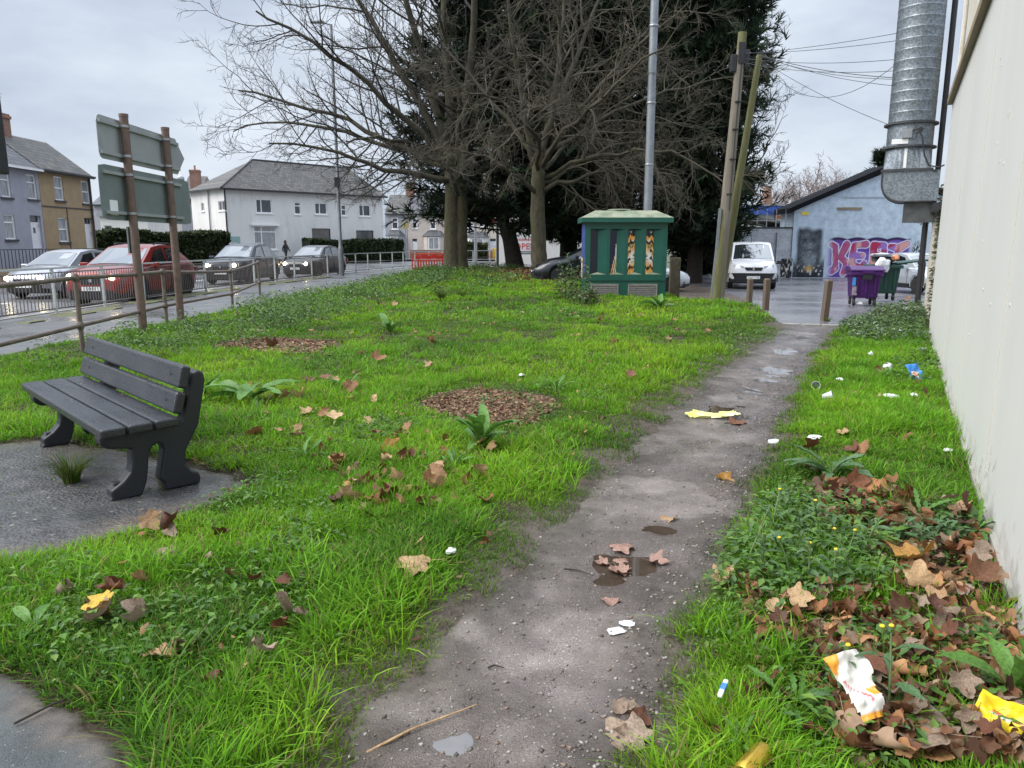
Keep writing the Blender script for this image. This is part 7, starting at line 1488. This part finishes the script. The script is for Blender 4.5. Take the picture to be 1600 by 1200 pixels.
leaves([(820, 700), (960, 590), (1010, 620), (900, 720), (760, 860), (700, 870)], 9, .12, 'on the worn grass beside path', 'leaves on the worn grass', .02, .3, [m_leafr, m_leafg], seed=7)
leaves([(1280, 765), (1390, 760), (1440, 790), (1360, 830), (1290, 825)], 22, .145, 'heaped in the upper drift of verge', 'leaves in the upper verge drift', .11, .6, [m_leaf, m_leafr, m_leafr], seed=8)
leaves([(1370, 830), (1500, 800), (1545, 870), (1575, 1000), (1450, 1000), (1380, 900)], 40, .135, 'piled in the drift against white wall', 'leaves in the drift against the wall', .15, .6, [m_leaf, m_leaf, m_leafr, m_leafg, m_leaft], seed=9)
leaves([(1125, 905), (1240, 920), (1380, 930), (1440, 1000), (1300, 1040), (1180, 1000)], 30, .125, 'lying under the weeds of near verge', 'leaves under the verge weeds', .11, .5, [m_leaf, m_leafr, m_leafg, m_leaft], seed=10)
leaves([(1330, 1040), (1500, 1020), (1598, 1040), (1598, 1195), (1360, 1198), (1290, 1120)], 32, .13, 'in the bottom right corner litter', 'leaves in the bottom right corner', .13, .5, [m_leaf, m_leafr, m_leafg], seed=11)
leaves([(1120, 1080), (1260, 1030), (1300, 1140), (1200, 1198), (1100, 1190)], 14, .13, 'among the grass at verge corner', 'leaves at the verge corner', .05, .5, [m_leaf, m_leafr], seed=12)
leaves([(1300, 530), (1440, 560), (1490, 700), (1330, 720), (1250, 680)], 18, .15, 'in the bright grass of middle verge', 'leaves in the middle verge', .07, .5, [m_leaf, m_leafr, m_leaft], seed=13)
leaves([(1390, 500), (1430, 470), (1420, 462), (1380, 480)], 10, .2, 'on the ground beside the bins', 'leaves beside the bins', .05, .4, [m_leaf, m_leafr], seed=14)
# the rest of the litter, trodden and half buried, past counting
def litter_mass(reg, n, size, lift, seed, cols):
    r = np.random.default_rng(seed); P = np.array(reg, float); VV, QQ, TT, CC, o = [], [], [], [], 0; k = 0
    while k < n:
        q = P.min(0)+(P.max(0)-P.min(0))*r.random(2)
        if poly_sd(P, q[0:1], q[1:2])[0] > 0: continue
        x, y, z = gat(q[0], q[1]); v, qq, tt = LSH[int(r.integers(0, 8))]; e = Matrix.Rotation(r.random()*6.28, 3, 'Z') @ Matrix.Rotation(r.normal(0, .5), 3, 'X') @ Matrix.Rotation(r.normal(0, .5), 3, 'Y'); s_ = size*(.4+.8*r.random())
        VV.append((v*s_) @ np.array(e).T+np.array([x, y, float(lawn_z(x, y))+lift*r.random()])); QQ.append(np.array(qq)+o); TT.append(np.array(tt)+o); CC.append(np.tile(np.array(cols[int(r.integers(0, len(cols)))])*(.6+.7*r.random()), (len(v), 1))); o += len(v); k += 1
    tag(put('leaf_litter', npmesh('leaf_litter', np.concatenate(VV), np.concatenate(QQ), np.concatenate(TT), mats=[m_litter], col=np.concatenate(CC), smooth=True)), kind='stuff')
LC = [(.16, .07, .036), (.27, .12, .055), (.36, .19, .09), (.11, .055, .035), (.30, .20, .13)]
litter_mass([(1360, 830), (1500, 795), (1550, 870), (1600, 1010), (1600, 1200), (1340, 1200), (1280, 1110), (1320, 960)], 480, .12, .075, 31, LC)
litter_mass([(1265, 770), (1390, 755), (1430, 800), (1350, 840), (1280, 830)], 130, .13, .07, 32, LC)
litter_mass([(1130, 900), (1240, 915), (1350, 940), (1300, 1040), (1190, 1010)], 170, .11, .06, 33, LC)
litter_mass([(480, 690), (640, 680), (770, 710), (760, 800), (600, 820), (470, 780)], 60, .12, .07, 34, LC)
# ---- weeds with leaves of their own
def strap(L, W_, arch, jag, seed, n=9, fold=.35, tipw=.0):
    r = np.random.default_rng(seed); V = []; t = np.linspace(0, 1, n)
    for i, a in enumerate(t):
        w_ = W_*(math.sin(math.pi*min(1, a*.92+.06))**.7)*(.35+.65*a if jag < .3 else .25+.75*a)*(1-jag*(i % 2)); x = L*a; z = arch*L*(a*1.1-1.35*a*a)
        V += [(x, -w_/2, z+fold*w_*.5), (x, 0, z), (x, w_/2, z+fold*w_*.5)]
    V = np.array(V)+r.normal(0, W_*.03, (3*n, 3)); q = []
    for i in range(n-1): q += [(3*i, 3*i+1, 3*i+4, 3*i+3), (3*i+1, 3*i+2, 3*i+5, 3*i+4)]
    return V, q
def mleaf(name, c, c2, tr=.25): m = Mattr(name, .42, tr, .4, obrand=[c, c2], bump=.25, bscale=40); return m
m_dock = mleaf('dock_leaf', (.07, .18, .025), (.13, .27, .05)); m_dand = mleaf('dandelion_leaf', (.07, .18, .025), (.12, .25, .04)); m_thi = mleaf('sowthistle_leaf', (.07, .15, .055), (.12, .21, .09)); m_stem = M('weed_stem', (.10, .15, .05), .6, .2, 5); m_fl = M('yellow_petals', (.75, .52, .02), .5, .1, 5); m_buds = M('green_bud', (.10, .17, .04), .6)
LEAF = {'dock': [npmesh('leaf', *strap(1, .36, .45, 0, i), mats=[m_dock], smooth=True) for i in range(3)], 'dand': [npmesh('leaf', *strap(1, .24, .35, .45, i+5, 13), mats=[m_dand], smooth=True) for i in range(3)], 'thi': [npmesh('leaf', *strap(1, .40, .40, .28, i+9, 11), mats=[m_thi], smooth=True) for i in range(3)]}
wr_ = np.random.default_rng(91)
def rosette(name, label, cat, px, py, n, L, kind, group=None, up=(.1, .9), dz=.0):
    x, y, z = gat(px, py); z = float(lawn_z(x, y)) if float(path_d(np.array(x), np.array(y))) < .02 else float(path_z(x, y)); T = thing(name, label, cat, (x, y, z+dz), wr_.random()*6, group)
    for i in range(n):
        put('leaf', LEAF[kind][i % 3], T, (wr_.normal(0, .012), wr_.normal(0, .012), .01+.02*wr_.random()), (wr_.normal(0, .25), -(up[0]+(up[1]-up[0])*wr_.random()), i*2.39996+wr_.normal(0, .25)), L*(.6+.55*wr_.random()))
    return T
rosette('dock_plant', 'broad leaved dock plant just below the front mulch patch', 'plant', 752, 702, 18, .34, 'dock', up=(.15, 1.1)); rosette('dock_plant', 'broad leaved dock plant in the lawn right of bench', 'plant', 392, 628, 16, .42, 'dock', up=(.1, .8)); rosette('dock_plant', 'pale dock plant at the left border below bench slab', 'plant', 48, 992, 8, .17, 'dock', up=(.1, .7))
rosette('dock_plant', 'dock plant in the grass behind the bench backrest', 'plant', 318, 622, 10, .32, 'dock', up=(.3, 1.)); rosette('dock_plant', 'dock plant far up the lawn near green kiosk plants', 'plant', 1030, 484, 14, .5, 'dock', up=(.3, 1.)); rosette('dock_plant', 'pale green dock plant on the far left lawn by the nettles', 'plant', 610, 522, 12, .4, 'dock', up=(.3, 1.))
rosette('dock_plant', 'long leaved dock plant leaning at the wall in bottom right corner', 'plant', 1580, 1105, 7, .30, 'dock', up=(.6, 1.2))
for px, py, L, lb in ((1236, 1112, .17, 'dandelion rosette left of the white and orange wrapper'), (1296, 748, .30, 'grey green thistle like rosette beside the big red leaf'), (1215, 925, .16, 'dandelion rosette at path edge of the near verge'), (1525, 835, .2, 'dandelion rosette below the cracked paint of wall'), (1440, 815, .24, 'dandelion rosette above the golden leaf drift'), (1350, 850, .2, 'dandelion rosette in middle of the leaf drifts'),
                      (1160, 1180, .13, 'small dandelion rosette by the gold tube'), (540, 610, .3, 'dandelion rosette on the lawn between the two mulch patches'), (870, 612, .26, 'dandelion rosette right of the front mulch patch'), (705, 735, .18, 'dandelion rosette just left of the front dock plant'), (1500, 1130, .16, 'dandelion rosette left of the yellow packet'), (480, 720, .2, 'dandelion rosette in the leafy grass right of bench feet')):
    rosette('dandelion', lb, 'plant', px, py, 13, L, 'thi' if 'thistle' in lb else 'dand', up=(.1, .85))
def stem_plant(label, px, py, h, n, L, kind='thi', flower=1, group=None, lean=.15, thin=1.):
    x, y, z = gat(px, py); z = float(lawn_z(x, y)); T = thing('sowthistle', label, 'plant', (x, y, z), wr_.random()*6, group); l = wr_.normal(0, lean, 2)*h
    pts = spl([(0, 0, 0), (l[0]*.3, l[1]*.3, h*.5), (l[0], l[1], h)], 7); MB().tube([tuple(p) for p in pts], list(np.linspace(.006, .003, 7)*thin), 6).build('stem', m_stem, T)
    for i in range(n):
        f = (i+.5)/n; k = f*6; a = min(int(k), 5); p = pts[a]+(pts[a+1]-pts[a])*(k-a); put('leaf', LEAF[kind][i % 3], T, tuple(p), (wr_.normal(0, .2), -(.15+.5*wr_.random()), i*2.39996+wr_.normal(0, .3)), L*(1.1-.6*f)*(.75+.4*wr_.random()))
    for i in range(flower):
        q = pts[-1]+np.array([wr_.normal(0, .03), wr_.normal(0, .03), .015+.02*wr_.random()]) if i else pts[-1]; b = MB(); b.lathe([(.0, -.012), (.010, -.01), (.009, .006), (.0, .007)], 8, q); b.build('bud', m_buds, T)
        if i % 2 == 0: MB().lathe([(.004, .006), (.009, .009), (.007, .013), (.0, .011)], 9, q).build('flower', m_fl, T)
    return T
SP = [(1386, 1135, .30, 10, .17, 'tall pale sowthistle with a yellow flower right of white wrapper'), (1310, 1105, .20, 8, .11, 'slim sowthistle left of the tall flowering one')]
for a in SP: stem_plant(a[5], a[0], a[1], a[2], a[3], a[4], flower=3)
GR = 'leafy weeds at the path side of the near verge'
for i, (px, py) in enumerate(((1165, 890), (1190, 905), (1215, 870), (1235, 912), (1250, 850), (1262, 925), (1285, 880), (1300, 935), (1310, 860), (1330, 915), (1345, 880), (1205, 840), (1180, 860), (1275, 835), (1240, 885), (1320, 890))):
    stem_plant(('leafy green weed with small yellow flowers' if i % 2 else 'flowerless leafy green weed')+(' with broad leaves' if i % 3 else ' with jagged leaves')+' at path side of near verge', px, py, .16+.10*wr_.random(), 14, .11, 'thi' if i % 3 else 'dand', 2 if i % 2 else 0, GR, .35)
for i, (px, py) in enumerate(((1395, 848), (1425, 838), (1460, 845), (1490, 850), (1440, 860))): stem_plant('low dark leafy weed close to wall beyond the leaf drift', px, py, .12, 12, .12, 'thi', 0, 'leafy weeds close to the wall', .3)
for lb, px, py, h, k in (('wispy tall weed growing in front of the green kiosk left corner', 903, 470, 1.25, 0), ('wispy tall weed left of the kiosk, second of the pair', 885, 466, .95, 1), ('bushy weed at the foot of the kiosk left corner', 915, 478, .55, 2)):
    T_ = stem_plant(lb, px, py, h, 22, .26 if k < 2 else .3, 'thi', 0, None, .12, 2.)
    fo = clover('foliage', np.array([(0, 0, 0)]+[(.12*math.cos(q), .12*math.sin(q), 0) for q in (0, 2, 4)]), 70, .10, [(.09, .14, .05), (.14, .16, .07), (.06, .11, .03), (.17, .15, .09)], 300+k, h*.95, .26); fo.parent = T_
# ---- tuft of grass growing through the slab below the bench
def tuft(label, px, py, n, h, seed):
    r = np.random.default_rng(seed); x, y, z = gat(px, py); z = float(hgt(x, y))-.01; th = r.random(n)*6.28; ln = .2+.7*r.random(n); hh = h*(.5+.6*r.random(n)); K = 6; P = np.empty((n, K, 3)); rr = .05*np.sqrt(r.random(n))
    for k in range(K): a = k/(K-1); P[:, k, 0] = np.cos(th)*(rr+ln*hh*a**1.8); P[:, k, 1] = np.sin(th)*(rr+ln*hh*a**1.8); P[:, k, 2] = hh*a*(1-.45*ln*a)
    Rr_ = np.full((n, 1), .0026)*np.linspace(1, .2, K); v, q = tubes(P, Rr_, 3); c = np.where((r.random(n) < .2)[:, None], [.30, .24, .10], [.10, .19, .03]); return tag(put('grass_tuft', npmesh('grass_tuft', v, q, mats=[m_grass], col=np.repeat(c, K*3, 0), smooth=True), None, (x, y, z)), label, 'grass tuft')
tuft('tuft of long grass growing from the slab crack under the bench', 112, 752, 190, .27, 1); tuft('small grass tuft by the near bench foot', 262, 756, 50, .14, 2); tuft('dense dark grass tuft standing up on the far left lawn', 690, 470, 240, .5, 3); tuft('second dark grass tuft right of the dense one on the far lawn', 722, 466, 160, .42, 4); tuft('grass tuft at the foot of right bollard', 1293, 502, 60, .14, 5)
# ---- litter
m_litc = Mattr('printed_wrapper', .35, .08, .5)
def sheetlit(name, label, cat, px, py, w_, h_, fn, rot, seed, crumple_=.05, nx=14, ny=20, lift=.05):
    x, y, z = gat(px, py); dd = float(path_d(np.array(x), np.array(y))); z = float(path_z(x, y)) if dd > .02 else float(lawn_z(x, y)); U, V = np.meshgrid(np.linspace(0, 1, nx), np.linspace(0, 1, ny), indexing='ij')
    zz = crumple_*(fbm(U*3+seed, V*4+seed, 3)-.5)*2*1.3+crumple_*.5*(np.abs(((U*2+V*1.3+seed) % 1)-.5)-.25); X = (U-.5)*w_*(1+.1*(vn(V*5+seed, V*0)-.5)); Y = (V-.5)*h_
    ix = np.arange(nx*ny).reshape(nx, ny); q = np.stack([ix[:-1, :-1], ix[1:, :-1], ix[1:, 1:], ix[:-1, 1:]], -1).reshape(-1, 4); c, a = fn(U, V); k = (a[:-1, :-1] > .5).ravel(); o = put(name, npmesh(name, np.stack([X, Y, zz], -1).reshape(-1, 3), q[k], mats=[m_litc], col=c.reshape(-1, 3), smooth=True), None, (x, y, z+lift), rot)
    return tag(o, label, cat)
def full(U, k): return np.zeros(U.shape+(3,))+np.array(k)
def f_w(U, V):
    c = full(U, (.70, .69, .66)); c = np.where(((V > .72) & (U < .25+.6*(V-.72)) | (V < .10) | ((V > .3) & (V < .42) & (U > .70)))[..., None], np.array([.75, .32, .03]), c)
    c = np.where(((np.abs(U-.42-.2*np.sin(V*7)) < .035) & (V > .22) & (V < .62))[..., None], np.array([.62, .04, .07]), c); a = ((U-.5)**2*3.2 < .22+.75*V) & (U > .12*(1-V)); return c, a*1.
sheetlit('snack_wrapper', 'crumpled white and orange snack wrapper lying in the weeds, bottom right', 'wrapper', 1332, 1140, .13, .21, f_w, (.75, -.1, .25), 3, .03, 22, 30, .16)
def f_y(U, V):
    c = full(U, (.80, .60, .02)); c = np.where(((np.abs(V-.45-.1*np.sin(U*3)) < .09) & (U > .2) & (U < .8) & (fbm(U*26, V*20, 2) > .46))[..., None], np.array([.62, .64, .74]), c); c = np.where(((np.abs(V-.62) < .04) & (U > .25) & (U < .75) & (fbm(U*30, V*8, 2) > .45))[..., None], np.array([.62, .10, .05]), c); return c, np.ones(U.shape)
sheetlit('sweet_packet', 'bright yellow sweet packet at the bottom right corner', 'packet', 1568, 1160, .17, .11, f_y, (.42, .12, -.75), 5, .032, 26, 18, .085)
x, y, z = gat(1557, 1134); crumple('sweet_packet_ball', 'pink crumpled foil ball behind the yellow packet', 'wrapper', (x, y, z+.07), (.028, .022, .018), M('pink_foil', (.75, .18, .30), .3), 12)
x, y, z = gat(1176, 1216); t = thing('drink_can', 'gold tube of a drink can lying at the bottom of verge', 'can', (x, y, z+.055), R(48)); m_gold = M('gold_metal', (.62, .42, .06), .25, .2, 9, metal=.8)
b = MB(); b.lathe([(.0, -.075), (.026, -.075), (.032, -.066), (.033, -.05), (.033, .05), (.027, .066), (.026, .07)], 18, (0, 0, 0), 'x'); b.build('can_body', m_gold, t, smooth=True); MB().lathe([(.026, .066), (.0, .062)], 18, (0, 0, 0), 'x').build('can_end', m_metal, t)
x, y, z = gat(1128, 1112); t = thing('lighter', 'small white and blue plastic stick in the grass by path', 'litter', (x, y, z+.09), R(62)); MB().bb((-.055, -.008, -.006), (.045, .008, .006)).build('stick', m_upvc, t, bev=.003); MB().bb((-.02, -.0085, -.0065), (.02, .0085, .0065)).build('blue_band', M('blue_print', (.05, .2, .6), .4), t)
def f_b(U, V):
    c = full(U, (.05, .25, .70)); c = np.where(((U-.5)**2/.12+(V-.42)**2/.05 < 1)[..., None], np.array([.75, .75, .78]), c); c = np.where(((U-.52)**2/.05+(V-.40)**2/.02 < 1)[..., None], np.array([.75, .22, .05]), c); return c, np.ones(U.shape)
sheetlit('crisp_packet', 'blue crisp packet with an orange patch in the far verge grass', 'packet', 1428, 597, .17, .21, f_b, (.9, 0, .2), 7, .03, 16, 18, .11)
def f_yb(U, V):
    c = full(U, (.72, .70, .22)); c = mix(c, (.80, .80, .55), sm(.5, .7, fbm(U*5, V*6, 3))); return c, ((V-.5)**2/.25+(U-.5)**2/.22 < 1.0+.3*np.sin(U*9))*1.
sheetlit('plastic_bag', 'flattened pale yellow plastic bag on the wet path', 'plastic bag', 1112, 645, .52, .17, f_yb, (0.1, 0, -.12), 9, .035, 24, 16, .025)
sheetlit('paper_scrap', 'white wet paper scrap pressed flat on the path', 'paper', 962, 976, .085, .06, lambda U, V: (full(U, (.66, .67, .70)), ((U-.5)**2+(V-.5)**2 < .24)*1.), (0, 0, .3), 10, .003, 10, 10, .006)
sheetlit('paper_scrap', 'white rounded paper scrap touching the flat one on path', 'paper', 978, 966, .075, .06, lambda U, V: (full(U, (.68, .69, .72)), ((U-.5)**2+(V-.5)**2 < .22)*1.), (0, 0, -.2), 11, .003, 10, 10, .009)
def cup(label, px, py, r_, h_, tilt, mat=None, name='plastic_cup'):
    x, y, z = gat(px, py); b = MB(); b.lathe([(r_*.72, 0), (r_*.76, .002), (r_, h_), (r_*1.07, h_), (r_*1.07, h_+.006), (r_*.97, h_+.006), (r_*.70, .006), (0, .006)], 16); o = b.build(name, mat or m_cupm, None, smooth=True, loc=(x, y, z+.05), rot=(tilt, .2, px*.7)); return tag(o, label, 'plastic cup')
m_cupm = M('clear_plastic', (.55, .58, .60), .12, .1, 20, spec=.7)
cup('clear plastic cup on its side at path edge, lower of the two', 1285, 629, .045, .09, 1.2); cup('clear plastic cup behind the lower one at path edge', 1274, 609, .045, .08, 1.45); cup('white plastic tub upside down in the far verge by the wall', 1441, 556, .07, .05, .5, m_bagw, 'plastic_tub'); cup('white cup with brown stain in the verge grass', 1386, 584, .055, .08, 1.35, m_bagw); cup('small white pot lying in the verge near the far path edge', 1357, 561, .04, .05, 1.0, m_bagw)
for px, py, s_, lb in ((1391, 627, .07, 'scrap of white plastic in the middle of verge grass'), (1428, 624, .05, 'thin white plastic strip right of the white scrap'), (1312, 599, .05, 'cream scrap of litter at left of the verge grass'), (1426, 488, .16, 'white bag caught in the ivy by the bins'), (1409, 524, .10, 'white litter on the near edge of ivy'), (1340, 526, .06, 'small white litter at the left end of ivy'), (1272, 692, .05, 'white pink rimmed litter on the verge edge behind red leaf'), (1207, 699, .05, 'white plastic shard on the right side of path'), (705, 873, .035, 'grey blue plastic scrap in the mud left of path'), (815, 592, .05, 'pale scrap among leaves behind the front mulch patch'), (1480, 712, .04, 'pale scrap close to the wall in the verge')):
    x, y, z = gat(px, py); crumple('litter_scrap', lb, 'litter', (x, y, z+.03+.3*s_), (s_, s_*.7, s_*.4), m_bagw, int(px), px)
# sticks
for px, py, L, a, lb in ((662, 1122, .42, .65, 'thin pale stick lying on the near path'), (1285, 566, .5, .3, 'pale stick lying from path into the verge'), (905, 885, .16, -.5, 'short dark twig on the path left of puddle'), (1225, 655, .3, -1.1, 'bent dark twig on the right edge of path'), (100, 1100, .3, .9, 'dark twig on the mud beside the near asphalt'), (775, 1030, .06, .1, 'tiny dark twig on middle of the near path')):
    x, y, z = gat(px, py); z = float(path_z(x, y)) if float(path_d(np.array(x), np.array(y))) > .02 else z; b = MB(); b.tube([(-L/2, 0, .008), (-L*.1, .01, .012), (L/2, -.008, .01)], [.0045, .004, .002], 6); tag(b.build('stick', m_twig if 'dark' in lb else m_leaft, None, loc=(x, y, z), rot=(0, 0, a)), lb, 'stick')
